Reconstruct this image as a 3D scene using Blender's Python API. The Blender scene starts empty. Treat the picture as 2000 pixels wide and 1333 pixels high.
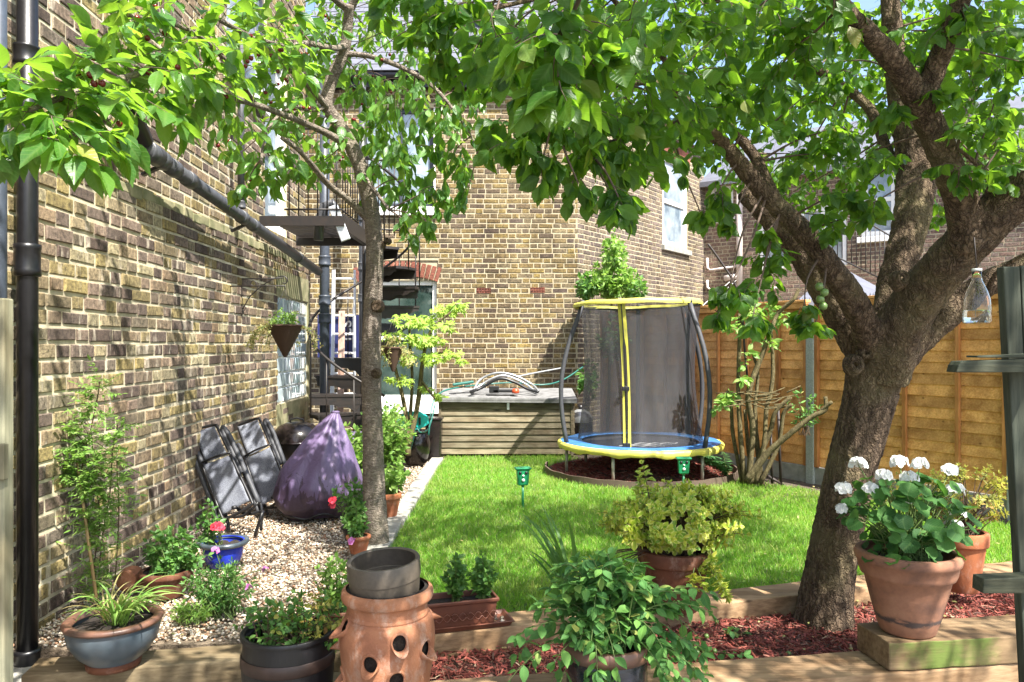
import bpy, math, random
import numpy as np
from mathutils import Vector, Matrix
random.seed(7); np.random.seed(7)
R = math.radians
sc = bpy.context.scene
COL = sc.collection

# ------------------------------------------------------------------ camera, sky, sun
H = 1.45          # camera height above the lawn
F = 1500.0        # focal length in pixels of the 2000 px wide photograph
cam = bpy.data.cameras.new("camera"); co = bpy.data.objects.new("camera", cam); COL.objects.link(co)
cam.sensor_width = 36; cam.lens = 27; cam.shift_y = 0.00375
cam.clip_start = 0.05; cam.clip_end = 500
co.location = (0, 0, H); co.rotation_euler = (R(90), 0, 0)
sc.camera = co
SUN = Vector((0.35, -0.44, 0.83)).normalized()      # towards the sun
w = bpy.data.worlds.new("World"); sc.world = w; w.use_nodes = True
nt = w.node_tree
sky = nt.nodes.new("ShaderNodeTexSky"); sky.sky_type = 'NISHITA'; sky.sun_disc = False
sky.sun_elevation = math.asin(SUN.z); sky.sun_rotation = math.atan2(SUN.x, SUN.y)
sky.air_density = 1.0; sky.dust_density = 2.5; sky.ozone_density = 1.0
bg = nt.nodes["Background"]; bg.inputs[1].default_value = 0.115
nt.links.new(sky.outputs[0], bg.inputs[0])
sl = bpy.data.lights.new("sun", 'SUN'); so = bpy.data.objects.new("sun", sl); COL.objects.link(so)
sl.energy = 5.0; sl.angle = R(0.53); sl.color = (1.0, 0.95, 0.86)
so.rotation_euler = SUN.to_track_quat('Z', 'Y').to_euler(); so.location = (6, -10, 18)
sc.view_settings.view_transform = 'Standard'; sc.view_settings.look = 'None'
sc.view_settings.gamma = 1.0; sc.view_settings.exposure = 1.78
sc.render.engine = 'CYCLES'
sc.cycles.max_bounces = 10; sc.cycles.transparent_max_bounces = 16; sc.cycles.transmission_bounces = 6
sc.cycles.sample_clamp_indirect = 6

# ------------------------------------------------------------------ helpers
def P(px, py, Y):                      # pixel of the photo at depth Y -> world
    return Vector(((px - 1000) / F * Y, Y, H - (py - 674) / F * Y))
def PG(px, py, z=0.0):                 # pixel on a horizontal surface at height z
    Y = F * (H - z) / (py - 674); return P(px, py, Y)
def proj(v):
    return 1000 + F * v[0] / v[1], 674 - F * (v[2] - H) / v[1]

ORG = {}
def tag(o, label, cat, group=None, kind=None):
    o['label'] = label; o['category'] = cat
    if group: o['group'] = group
    if kind: o['kind'] = kind
    return o
def thing(name, loc, label, cat, group=None):
    o = bpy.data.objects.new(name, None); COL.objects.link(o)
    o.location = loc; o.empty_display_size = 0.1
    ORG[o.name] = Vector(loc)
    return tag(o, label, cat, group)
def attach(o, p):
    if p is None: return
    o.parent = p
    if p.name in ORG: o.matrix_parent_inverse = Matrix.Translation(-ORG[p.name])
    else: o.matrix_parent_inverse = p.matrix_basis.inverted() if p.parent else p.matrix_basis.inverted()
def link(name, me, mat=None, parent=None, mw=None, kind=None, smooth=None):
    o = bpy.data.objects.new(name, me); COL.objects.link(o)
    if mat is not None and len(me.materials) == 0: me.materials.append(mat)
    if mw is not None: o.matrix_basis = mw
    attach(o, parent)
    if kind: o['kind'] = kind
    return o
def np_mesh(name, V, Fc, uv=None, smooth=True):
    """V (N,3); Fc (M,k) all faces with the same corner count"""
    me = bpy.data.meshes.new(name)
    V = np.ascontiguousarray(V, dtype=np.float32); Fc = np.ascontiguousarray(Fc, dtype=np.int32)
    k = Fc.shape[1]
    me.vertices.add(len(V)); me.vertices.foreach_set("co", V.ravel())
    me.loops.add(Fc.size); me.loops.foreach_set("vertex_index", Fc.ravel())
    me.polygons.add(len(Fc)); me.polygons.foreach_set("loop_start", np.arange(0, Fc.size, k, dtype=np.int32))
    me.polygons.foreach_set("loop_total", np.full(len(Fc), k, dtype=np.int32))
    me.polygons.foreach_set("use_smooth", np.full(len(Fc), smooth))
    if uv is not None:
        l = me.uv_layers.new(name="UVMap")
        l.data.foreach_set("uv", np.ascontiguousarray(uv[Fc.ravel()], dtype=np.float32).ravel())
    me.update(calc_edges=True); me.validate()
    return me
def scatter(name, proto, M, T, smooth=True):
    """copies of proto (V,F,uv) with 3x3 matrices M and offsets T, as one mesh"""
    V, Fc, uv = proto
    M = np.asarray(M); T = np.asarray(T); n = len(T)
    W = np.einsum('nij,vj->nvi', M, V) + T[:, None, :]
    FF = Fc[None] + (np.arange(n) * len(V))[:, None, None]
    U = None if uv is None else np.tile(uv, (n, 1))
    return np_mesh(name, W.reshape(-1, 3), FF.reshape(-1, Fc.shape[1]), U, smooth)

class G:
    def __init__(s): s.v = []; s.f = []; s.sm = []
    def add(s, vs, fs, smooth=False):
        b = len(s.v); s.v += [tuple(q) for q in vs]; s.f += [[b + i for i in f] for f in fs]; s.sm += [smooth] * len(fs); return s
    def box(s, c, size, rot=None, taper=None):
        hx, hy, hz = size[0] / 2, size[1] / 2, size[2] / 2
        vs = [Vector((x * hx, y * hy, z * hz)) for z in (-1, 1) for y in (-1, 1) for x in (-1, 1)]
        if taper:
            for q in vs[:4]: q.x *= taper; q.y *= taper
        if rot is not None:
            m = rot if isinstance(rot, Matrix) else Matrix.Rotation(rot, 3, 'Z')
            vs = [m @ q for q in vs]
        c = Vector(c)
        return s.add([q + c for q in vs], [[0, 2, 3, 1], [4, 5, 7, 6], [0, 1, 5, 4], [2, 6, 7, 3], [0, 4, 6, 2], [1, 3, 7, 5]])
    def beam(s, a, b, w, t, up=(0, 0, 1)):      # rectangular bar a->b, width w (side), thickness t (up)
        a = Vector(a); b = Vector(b); d = (b - a); L = d.length; d.normalize()
        sd = d.cross(Vector(up))
        if sd.length < 1e-4: sd = d.cross(Vector((0, 1, 0)))
        sd.normalize(); u = sd.cross(d)
        m = Matrix((d, sd, u)).transposed()
        return s.box((a + b) / 2, (L, w, t), m)
    def tube(s, pts, rad, n=8, caps=True, wob=0.0):
        pts = [Vector(p) for p in pts]; m = len(pts)
        if not hasattr(rad, '__len__'): rad = [rad] * m
        ref = Vector((0, 0, 1)); prev = None; vs = []
        for i in range(m):
            d = (pts[min(i + 1, m - 1)] - pts[max(i - 1, 0)])
            if d.length < 1e-9: d = Vector((0, 0, 1))
            d.normalize()
            if prev is None:
                a = d.cross(Vector((0.31, 0.95, 0.05))); 
                if a.length < 0.1: a = d.cross(Vector((1, 0, 0)))
            else: a = prev - d * prev.dot(d)
            a.normalize(); prev = a; b = d.cross(a)
            for k in range(n):
                t = 2 * math.pi * k / n
                r = rad[i] * (1 + (random.uniform(-wob, wob) if wob else 0))
                vs.append(pts[i] + (a * math.cos(t) + b * math.sin(t)) * r)
        fs = [[i * n + k, i * n + (k + 1) % n, (i + 1) * n + (k + 1) % n, (i + 1) * n + k] for i in range(m - 1) for k in range(n)]
        if caps: fs += [list(range(n))[::-1], [(m - 1) * n + k for k in range(n)]]
        return s.add(vs, fs, True)
    def lathe(s, prof, c, n=32, sx=1, sy=1, tilt=None, wob=0):
        c = Vector(c); vs = []
        for (r, z) in prof:
            for k in range(n):
                t = 2 * math.pi * k / n
                q = Vector((r * math.cos(t) * sx, r * math.sin(t) * sy, z))
                if tilt is not None: q = tilt @ q
                vs.append(q + c)
        fs = [[i * n + k, i * n + (k + 1) % n, (i + 1) * n + (k + 1) % n, (i + 1) * n + k] for i in range(len(prof) - 1) for k in range(n)]
        return s.add(vs, fs, True)
    def disc(s, c, r, n=32, sx=1, sy=1):
        c = Vector(c)
        return s.add([c + Vector((r * sx * math.cos(2 * math.pi * k / n), r * sy * math.sin(2 * math.pi * k / n), 0)) for k in range(n)], [list(range(n))])
    def grid(s, fn, nu, nv, smooth=True, closed=False):
        vs = [fn(i / (nu if closed else nu - 1), j / (nv - 1)) for j in range(nv) for i in range(nu)]
        fs = [[j * nu + i, j * nu + (i + 1) % nu, (j + 1) * nu + (i + 1) % nu, (j + 1) * nu + i] for j in range(nv - 1) for i in range(nu if closed else nu - 1)]
        return s.add(vs, fs, smooth)
    def mesh(s, name):
        me = bpy.data.meshes.new(name); me.from_pydata(s.v, [], s.f)
        me.polygons.foreach_set("use_smooth", s.sm); me.update(); return me
    def obj(s, name, mat, parent=None, bevel=0, kind=None, seg=2, edge=None):
        me = s.mesh(name); o = link(name, me, mat, parent, kind=kind)
        if bevel:
            m = o.modifiers.new("bevel", 'BEVEL'); m.width = bevel; m.segments = seg; m.limit_method = 'ANGLE'; m.angle_limit = R(40)
        if edge is not None and any(s.sm):
            me.shade_smooth() if False else None
            try: me.set_sharp_from_angle(angle=edge)
            except Exception: pass
        return o
def curve(pts, n=6):
    """Catmull-Rom through pts (each a list of equal length)"""
    A = np.array([list(p) for p in pts], float)
    A = np.vstack([2 * A[0] - A[1], A, 2 * A[-1] - A[-2]]); out = []
    for i in range(1, len(A) - 2):
        for k in range(n):
            t = k / n
            out.append(.5 * ((2 * A[i]) + (-A[i - 1] + A[i + 1]) * t + (2 * A[i - 1] - 5 * A[i] + 4 * A[i + 1] - A[i + 2]) * t * t + (-A[i - 1] + 3 * A[i] - 3 * A[i + 1] + A[i + 2]) * t ** 3))
    out.append(A[-2]); return np.array(out)

# ------------------------------------------------------------------ materials
def new_mat(name):
    m = bpy.data.materials.new(name); m.use_nodes = True
    nt = m.node_tree; return m, nt, nt.nodes["Principled BSDF"]
def nd(nt, typ, ins=None, **kw):
    n = nt.nodes.new(typ)
    for k, v in kw.items(): setattr(n, k, v)
    for k, v in (ins or {}).items():
        if isinstance(v, bpy.types.NodeSocket): nt.links.new(v, n.inputs[k])
        else: n.inputs[k].default_value = v
    return n
def c4(c): return (c[0], c[1], c[2], 1)
def ramp(nt, fac, stops, interp='LINEAR'):
    n = nt.nodes.new("ShaderNodeValToRGB"); n.color_ramp.interpolation = interp
    nt.links.new(fac, n.inputs[0]); e = n.color_ramp.elements
    while len(e) > 1: e.remove(e[-1])
    e[0].position = stops[0][0]; e[0].color = c4(stops[0][1])
    for p, c in stops[1:]:
        q = e.new(p); q.color = c4(c)
    return n.outputs[0]
def mix(nt, f, a, b, mode='MIX'):
    n = nt.nodes.new("ShaderNodeMix"); n.data_type = 'RGBA'; n.blend_type = mode
    for i, v in ((0, f), (6, a), (7, b)):
        if isinstance(v, bpy.types.NodeSocket): nt.links.new(v, n.inputs[i])
        else: n.inputs[i].default_value = v if i == 0 else c4(v)
    return n.outputs[2]
def rnd_socket(nt, isl=True):
    """random per island and per object"""
    g = nd(nt, "ShaderNodeNewGeometry"); o = nd(nt, "ShaderNodeObjectInfo")
    a = nd(nt, "ShaderNodeMath", {0: g.outputs['Random Per Island'], 1: o.outputs['Random']}, operation='ADD')
    return nd(nt, "ShaderNodeMath", {0: a.outputs[0]}, operation='FRACT').outputs[0]
def noise(nt, scale, detail=4, rough=.6, coord='Object', vec=None, stretch=None, dist=0):
    tc = nd(nt, "ShaderNodeTexCoord"); v = vec or tc.outputs[coord]
    if stretch: v = nd(nt, "ShaderNodeMapping", {0: v, 3: stretch}).outputs[0]
    return nd(nt, "ShaderNodeTexNoise", {'Vector': v, 'Scale': scale, 'Detail': detail, 'Roughness': rough, 'Distortion': dist})
def world_pos(nt): return nd(nt, "ShaderNodeNewGeometry").outputs['Position']
def bump(nt, b, h, strength=.3, dist=.01):
    n = nd(nt, "ShaderNodeBump", {'Height': h, 'Strength': strength, 'Distance': dist}); nt.links.new(n.outputs[0], b.inputs['Normal'])
def simple(name, col, rough=.6, metal=0, var=.25, scale=20, bumps=.15, bdist=.004, spec=None, stretch=None, col2=None, detail=5):
    """paint, plastic, metal or clay with a mottled second tone"""
    m, nt, b = new_mat(name)
    nz = noise(nt, scale, detail, .62, vec=world_pos(nt), stretch=stretch)
    c2 = col2 or tuple(x * (1 - var) for x in col)
    f = ramp(nt, nz.outputs[0], [(.32, (0, 0, 0)), (.68, (1, 1, 1))])
    nt.links.new(mix(nt, f, c2, col), b.inputs['Base Color'])
    b.inputs['Roughness'].default_value = rough; b.inputs['Metallic'].default_value = metal
    if spec is not None: b.inputs['Specular IOR Level'].default_value = spec
    if bumps: bump(nt, b, nz.outputs[0], bumps, bdist)
    return m
def clay_mat(name, a, b2, salt=(.6, .5, .42), sa=.5, dirt=.5, rough=.85):
    m, nt, b = new_mat(name); pos = world_pos(nt)
    n1 = noise(nt, 4.5, 9, .68, vec=pos); n2 = noise(nt, 13, 8, .75, vec=pos, stretch=(1, 1, .6)); n3 = noise(nt, 3.1, 6, .7, vec=pos, dist=.8); n4 = noise(nt, 170, 3, .6, vec=pos)
    c = mix(nt, ramp(nt, n1.outputs[0], [(.35, (0, 0, 0)), (.65, (1, 1, 1))]), b2, a)
    f = ramp(nt, n2.outputs[0], [(.52, (0, 0, 0)), (.68, (sa, sa, sa))]); c = mix(nt, f, c, salt)
    f = ramp(nt, n3.outputs[0], [(.5, (0, 0, 0)), (.66, (dirt, dirt, dirt))]); c = mix(nt, f, c, tuple(x * .35 for x in b2))
    f = ramp(nt, n4.outputs[0], [(.6, (0, 0, 0)), (.75, (.5, .5, .5))]); c = mix(nt, f, c, tuple(x * .4 for x in a))
    nt.links.new(c, b.inputs['Base Color']); b.inputs['Roughness'].default_value = rough; b.inputs['Specular IOR Level'].default_value = .25
    bump(nt, b, nd(nt, "ShaderNodeMath", {0: n2.outputs[0], 1: n4.outputs[0]}, operation='ADD').outputs[0], .5, .003); return m
def brick_mat(name, stops, grime=.35, white=0.0):
    m, nt, b = new_mat(name); pos = world_pos(nt)
    r = rnd_socket(nt)
    c = ramp(nt, r, stops)
    n1 = noise(nt, 38, 6, .7, vec=pos); n2 = noise(nt, 1.6, 4, .6, vec=pos); n3 = noise(nt, 150, 3, .6, vec=pos)
    f1 = ramp(nt, n1.outputs[0], [(.35, (0, 0, 0)), (.62, (1, 1, 1))])
    c = mix(nt, f1, mix(nt, .75, c, (.03, .025, .022), 'MIX'), c)
    f3 = ramp(nt, n3.outputs[0], [(.58, (0, 0, 0)), (.72, (1, 1, 1))])
    c = mix(nt, nd(nt, "ShaderNodeMath", {0: f3, 1: .35}, operation='MULTIPLY').outputs[0], c, (.42, .36, .25))
    f2 = ramp(nt, n2.outputs[0], [(.4, (1, 1, 1)), (.65, (1 - grime, 1 - grime, 1 - grime))])
    c = mix(nt, 1.0, c, f2, 'MULTIPLY')
    n5 = noise(nt, 2.2, 5, .65, vec=pos, stretch=(1, 1, .22)); c = mix(nt, 1.0, c, ramp(nt, n5.outputs[0], [(.36, (.55, .52, .5)), (.56, (1, 1, 1))]), 'MULTIPLY')
    if white:
        n4 = noise(nt, 9, 5, .7, vec=pos, stretch=(1, 1, .25))
        f4 = ramp(nt, n4.outputs[0], [(.58, (0, 0, 0)), (.7, (white, white, white))])
        c = mix(nt, f4, c, (.55, .48, .38))
    nt.links.new(c, b.inputs['Base Color']); b.inputs['Roughness'].default_value = .9
    b.inputs['Specular IOR Level'].default_value = .2
    h = nd(nt, "ShaderNodeMath", {0: n1.outputs[0], 1: n3.outputs[0]}, operation='ADD').outputs[0]
    bump(nt, b, h, .7, .006)
    return m
def wood_mat(name, a, b_, axis, scale=6, knots=True, green=None, rough=.75, per=.25):
    """axis: 0,1,2 = grain direction"""
    m, nt, b = new_mat(name); pos = world_pos(nt)
    st = [14, 14, 14]; st[axis] = .9
    oi = rnd_socket(nt)
    off = nd(nt, "ShaderNodeVectorMath", {0: pos, 1: nd(nt, "ShaderNodeCombineXYZ", {0: oi, 1: oi, 2: oi}).outputs[0]}, operation='MULTIPLY_ADD')
    off = nd(nt, "ShaderNodeVectorMath", {0: pos, 1: nd(nt, "ShaderNodeVectorMath", {0: nd(nt, "ShaderNodeCombineXYZ", {0: oi, 1: oi, 2: oi}).outputs[0], 'Scale': 7.0}, operation='SCALE').outputs[0]}, operation='ADD').outputs[0]
    n1 = noise(nt, scale, 5, .6, vec=off, stretch=tuple(st), dist=.4)
    st2 = [2.5, 2.5, 2.5]; st2[axis] = 1.1
    n2 = noise(nt, 3.0, 3, .55, vec=off, stretch=tuple(st2))
    f = ramp(nt, n1.outputs[0], [(.3, (0, 0, 0)), (.7, (1, 1, 1))])
    c = mix(nt, f, a, b_)
    f2 = ramp(nt, n2.outputs[0], [(.33, (.62, .56, .5)), (.6, (1, 1, 1))]); c = mix(nt, 1, c, f2, 'MULTIPLY')
    br = nd(nt, "ShaderNodeMapRange", {0: oi, 3: 1 - per, 4: 1 + per}).outputs[0]
    c = nd(nt, "ShaderNodeVectorMath", {0: c, 'Scale': br}, operation='SCALE').outputs[0]
    if knots:
        vo = nd(nt, "ShaderNodeTexVoronoi", {'Vector': nd(nt, "ShaderNodeMapping", {0: off, 3: tuple(1.6 if i == axis else 7 for i in range(3))}).outputs[0], 'Scale': 1.0})
        fk = ramp(nt, vo.outputs[0], [(.03, (1, 1, 1)), (.10, (0, 0, 0))])
        c = mix(nt, fk, c, tuple(x * .3 for x in a))
    if green:
        n3 = noise(nt, 2.6, 6, .65, vec=pos); f3 = ramp(nt, n3.outputs[0], [(.42, (0, 0, 0)), (.6, (.9, .9, .9))])
        ny = nd(nt, 'ShaderNodeSeparateXYZ', {0: nd(nt, 'ShaderNodeNewGeometry').outputs['True Normal']}).outputs[1]; fy = nd(nt, 'ShaderNodeMapRange', {0: ny, 1: -.6, 2: -.9}).outputs[0]
        f3 = nd(nt, 'ShaderNodeMath', {0: f3, 1: fy}, operation='MULTIPLY').outputs[0]; c = mix(nt, f3, c, green)
    nt.links.new(c, b.inputs['Base Color']); b.inputs['Roughness'].default_value = rough; b.inputs['Specular IOR Level'].default_value = .25
    bump(nt, b, n1.outputs[0], .5, .004)
    return m
def leaf_mat(name, stops, trans=(.3, .55, .04), tf=.42, rough=.38, vein=.5, edge=None, spec=.5, patch=None):
    """uv: u across (0.5 midrib), v along. stops: colour by random"""
    m, nt, b = new_mat(name)
    r = rnd_socket(nt); c = ramp(nt, r, stops)
    uv = nd(nt, "ShaderNodeTexCoord").outputs['UV']; sp = nd(nt, "ShaderNodeSeparateXYZ", {0: uv})
    du = nd(nt, "ShaderNodeMath", {0: nd(nt, "ShaderNodeMath", {0: sp.outputs[0], 1: .5}, operation='SUBTRACT').outputs[0]}, operation='ABSOLUTE').outputs[0]
    ph = nd(nt, "ShaderNodeMath", {0: nd(nt, "ShaderNodeMath", {0: sp.outputs[1], 1: 46.0}, operation='MULTIPLY').outputs[0], 1: nd(nt, "ShaderNodeMath", {0: du, 1: 38.0}, operation='MULTIPLY').outputs[0]}, operation='SUBTRACT').outputs[0]
    sn = nd(nt, "ShaderNodeMath", {0: ph}, operation='SINE').outputs[0]
    vn = ramp(nt, nd(nt, "ShaderNodeMath", {0: sn, 1: .5, 2: .5}, operation='MULTIPLY_ADD').outputs[0], [(.8, (0, 0, 0)), (1, (1, 1, 1))])
    mid = ramp(nt, du, [(.02, (1, 1, 1)), (.06, (0, 0, 0))])
    vv = nd(nt, "ShaderNodeMath", {0: vn, 1: mid}, operation='MAXIMUM').outputs[0]
    vf = nd(nt, "ShaderNodeMath", {0: vv, 1: vein * .45}, operation='MULTIPLY').outputs[0]
    c = mix(nt, vf, c, (.22, .34, .1))
    if patch:
        n = noise(nt, 1.7, 5, .65, vec=world_pos(nt)); c = mix(nt, ramp(nt, n.outputs[0], [(.5, (0, 0, 0)), (.7, (.6, .6, .6))]), c, patch)
    if edge:
        n = noise(nt, 60, 3, vec=world_pos(nt)); e2 = nd(nt, "ShaderNodeMath", {0: n.outputs[0], 1: .35, 2: du}, operation='MULTIPLY_ADD').outputs[0]
        fe = ramp(nt, e2, [(.36, (0, 0, 0)), (.42, (1, 1, 1))]); c = mix(nt, fe, c, edge)
    nt.links.new(c, b.inputs['Base Color']); b.inputs['Roughness'].default_value = rough; b.inputs['Specular IOR Level'].default_value = spec
    bp = nd(nt, "ShaderNodeBump", {'Height': vv, 'Strength': .35, 'Distance': .002}); bp.invert = True; nt.links.new(bp.outputs[0], b.inputs['Normal'])
    tr = nd(nt, "ShaderNodeBsdfTranslucent"); tc = mix(nt, .55, c, trans) ; nt.links.new(tc, tr.inputs[0])
    ms = nd(nt, "ShaderNodeMixShader", {0: tf}); nt.links.new(b.outputs[0], ms.inputs[1]); nt.links.new(tr.outputs[0], ms.inputs[2])
    nt.links.new(ms.outputs[0], nt.nodes['Material Output'].inputs[0])
    return m
def bark_mat(name, a, b_, moss=None, scale=9, lent=False, st=(1, 1, .35), bd=.02):
    m, nt, b = new_mat(name); pos = world_pos(nt)
    n1 = noise(nt, scale * 3, 8, .72, vec=pos, stretch=st, dist=.6); n2 = noise(nt, 3, 4, .6, vec=pos)
    nw = noise(nt, scale * 2, 4, .6, vec=pos); wv = nd(nt, "ShaderNodeVectorMath", {0: nd(nt, "ShaderNodeVectorMath", {0: nw.outputs[1], 'Scale': .11}, operation='SCALE').outputs[0], 1: pos}, operation='ADD').outputs[0]
    vo = nd(nt, "ShaderNodeTexVoronoi", {'Vector': nd(nt, "ShaderNodeMapping", {0: wv, 3: (st[0], st[1], st[2] * .7)}).outputs[0], 'Scale': scale * 4.5}, feature='DISTANCE_TO_EDGE')
    f = ramp(nt, n1.outputs[0], [(.35, (0, 0, 0)), (.65, (1, 1, 1))]); c = mix(nt, f, a, b_)
    fis = ramp(nt, vo.outputs[0], [(.0, (.42, .4, .38)), (.1, (1, 1, 1))]); c = mix(nt, 1, c, fis, 'MULTIPLY')
    if moss:
        fm = ramp(nt, n2.outputs[0], [(.48, (0, 0, 0)), (.66, (1, 1, 1))]); c = mix(nt, nd(nt, "ShaderNodeMath", {0: fm, 1: .6}, operation='MULTIPLY').outputs[0], c, moss)
    nt.links.new(c, b.inputs['Base Color']); b.inputs['Roughness'].default_value = .9; b.inputs['Specular IOR Level'].default_value = .2
    h = nd(nt, "ShaderNodeMath", {0: n1.outputs[0], 1: nd(nt, "ShaderNodeMath", {0: nd(nt, "ShaderNodeMath", {0: vo.outputs[0], 1: .25}, operation='MINIMUM').outputs[0], 1: 2.6}, operation='MULTIPLY').outputs[0]}, operation='ADD').outputs[0]
    bump(nt, b, h, 1.0, bd)
    return m

M = {}
M['brick_left'] = brick_mat('old_purple_stock_brick', [(0, (.12, .085, .07)), (.14, (.19, .145, .12)), (.28, (.33, .24, .18)), (.42, (.3, .24, .11)), (.58, (.46, .36, .15)), (.7, (.2, .165, .13)), (.82, (.38, .27, .17)), (.92, (.5, .43, .26)), (1, (.13, .105, .085))], .3, .85)
M['brick_back'] = brick_mat('yellow_stock_brick', [(0, (.25, .175, .075)), (.15, (.34, .25, .1)), (.3, (.15, .11, .08)), (.45, (.34, .27, .15)), (.6, (.21, .165, .1)), (.72, (.37, .27, .09)), (.86, (.13, .095, .08)), (1, (.27, .2, .1))], .15)
M['brick_grey'] = brick_mat('brown_stock_brick', [(0, (.2, .15, .11)), (.2, (.28, .22, .15)), (.4, (.15, .12, .11)), (.6, (.25, .19, .16)), (.8, (.19, .16, .13)), (1, (.32, .26, .16))], .15)
M['brick_pink'] = brick_mat('pink_brown_brick', [(0, (.24, .15, .12)), (.3, (.3, .2, .15)), (.55, (.2, .15, .13)), (.8, (.32, .23, .16)), (1, (.26, .17, .14))], .15)
M['brick_red'] = brick_mat('red_brick', [(0, (.32, .1, .07)), (.5, (.4, .15, .1)), (1, (.28, .1, .08))], .1)
M['mortar'] = simple('cream_mortar', (.64, .57, .41), .95, scale=7, bumps=.9, bdist=.008, col2=(.3, .26, .18), detail=9)
M['mortar_light'] = simple('pale_mortar', (.43, .37, .25), .95, var=.35, scale=25, bumps=.6, bdist=.004)
M['moss_render'] = simple('mossy_render', (.3, .27, .16), .95, scale=6, bumps=.8, bdist=.01, col2=(.11, .12, .05))
M['concrete'] = simple('grey_concrete', (.33, .32, .28), .95, var=.35, scale=14, bumps=.8, bdist=.006)
M['post'] = simple('concrete_post_grey', (.36, .38, .35), .9, var=.3, scale=60, bumps=.6, bdist=.003)
M['black_pipe'] = simple('black_painted_iron', (.008, .008, .01), .35, var=.5, scale=30, bumps=.15)
M['grey_pipe'] = simple('grey_painted_iron', (.07, .073, .082), .42, var=.55, scale=25, bumps=.2, stretch=(1, 1, .4))
M['blue_pipe'] = simple('blue_grey_pipe', (.05, .062, .085), .45, var=.3, scale=25)
M['pink_pipe'] = simple('pale_pink_pipe', (.62, .54, .5), .5, var=.15, scale=12)
M['white'] = simple('white_paint', (.8, .8, .78), .4, var=.08, scale=14, bumps=.05)
M['white_metal'] = simple('aluminium', (.6, .62, .65), .35, 0.7, var=.15, scale=40)
M['anthracite'] = simple('anthracite_frame', (.035, .042, .06), .4, var=.2)
M['iron'] = simple('weathered_cast_iron', (.009, .0085, .009), .5, var=.5, scale=18, bumps=.4, col2=(.022, .015, .012))
M['rust'] = simple('rusty_steel', (.14, .08, .05), .8, var=.5, scale=30, bumps=.4)
M['slate'] = simple('roof_slate', (.13, .135, .165), .55, var=.3, scale=8, bumps=.3)
M['fence'] = wood_mat('orange_fence_wood', (.64, .28, .08), (.9, .5, .19), 0, 5)
M['fence_dark'] = wood_mat('orange_brown_batten', (.42, .17, .05), (.58, .27, .1), 2, 5, knots=False)
M['box_wood'] = wood_mat('weathered_grey_board', (.1, .085, .055), (.25, .215, .145), 0, 5)
M['sleeper'] = wood_mat('sleeper_wood', (.2, .125, .07), (.38, .26, .15), 0, 4)
M['sleeper_old'] = wood_mat('old_sleeper_wood', (.14, .105, .06), (.29, .23, .14), 0, 4)
M['sleeper_green'] = wood_mat('mossy_sleeper_wood', (.17, .11, .06), (.33, .23, .13), 0, 4, green=(.1, .15, .03))
M['trellis'] = wood_mat('dark_green_grey_post', (.03, .04, .03), (.085, .095, .07), 2, 5, knots=False)
M['trellis_rail'] = wood_mat('dark_green_grey_rail', (.03, .04, .03), (.09, .1, .07), 0, 5, knots=False)
M['pale_post'] = wood_mat('pale_green_post', (.15, .15, .1), (.26, .25, .17), 2, 4)
M['plank'] = wood_mat('pink_plank', (.4, .27, .22), (.55, .4, .33), 2, 6)
M['terracotta'] = clay_mat('terracotta', (.4, .14, .06), (.26, .09, .045), sa=.3, dirt=.4)
M['terracotta_pale'] = clay_mat('pale_terracotta', (.42, .19, .1), (.3, .125, .07), sa=.4, dirt=.45)
M['terracotta_dark'] = clay_mat('brown_terracotta', (.17, .065, .035), (.1, .038, .022), sa=.22, dirt=.6, rough=.7)
M['terracotta_aged0'] = simple('aged_terracotta', (.42, .2, .12), .85, scale=4.5, bumps=.4, bdist=.004, col2=(.22, .12, .085), detail=9)
M['plastic_trough'] = simple('brown_plastic', (.19, .065, .036), .5, scale=9, col2=(.12, .045, .03))
M['glaze_grey'] = simple('blue_grey_glaze', (.07, .095, .115), .28, scale=7, bumps=.25, col2=(.07, .085, .1), stretch=(1, 1, 2.5))
M['glaze_rim'] = simple('rust_brown_glaze', (.17, .08, .05), .4, scale=9, col2=(.08, .05, .04))
M['glaze_navy'] = simple('navy_black_glaze', (.008, .01, .018), .22, scale=6, stretch=(1, 1, 5), col2=(.018, .019, .026), bumps=.4)
M['glaze_blue'] = simple('cobalt_glaze', (.02, .05, .5), .15, scale=5, col2=(.01, .02, .28), bumps=.1)
M['glaze_blackish'] = simple('black_green_glaze', (.008, .008, .008), .2, scale=6, col2=(.018, .012, .012))
M['black_plastic'] = simple('black_plastic', (.012, .012, .014), .42, scale=22, stretch=(3, 3, .5), bumps=.3)
M['bronze_band'] = simple('bronze_band', (.05, .03, .024), .5, scale=22)
M['taupe_plastic'] = simple('taupe_plastic', (.095, .078, .06), .5, scale=60, var=.25, bumps=.15)
M['soil'] = simple('dark_soil', (.035, .025, .018), .95, scale=45, bumps=1, bdist=.02, col2=(.012, .009, .007))
M['earth'] = simple('bare_earth', (.1, .075, .055), .95, scale=18, bumps=1, bdist=.03, col2=(.05, .036, .027), detail=8)
M['turf'] = simple('turf_base', (.07, .13, .025), .95, scale=8, bumps=.8, bdist=.02, col2=(.13, .17, .05))
M['gravel_base'] = simple('gravel_base', (.26, .2, .14), .95, scale=60, bumps=1, bdist=.02, col2=(.12, .09, .06))
M['paving'] = simple('terrace_paving', (.2, .18, .15), .9, scale=10, bumps=.5, col2=(.1, .09, .075))
M['steel_edge'] = simple('brown_edging', (.1, .07, .05), .8, scale=14, bumps=.4)
M['black_fabric'] = simple('black_tube', (.014, .014, .016), .4, scale=30)
M['foam'] = simple('charcoal_foam', (.05, .052, .06), .6, scale=30, bumps=.3)
M['teal'] = simple('turquoise_plastic', (.02, .42, .4), .35, scale=20, var=.15)
M['hose'] = simple('green_hose', (.015, .12, .1), .4, scale=20)
M['grey_tube'] = simple('grey_tube_metal', (.3, .31, .32), .35, .4, scale=20)
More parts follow.
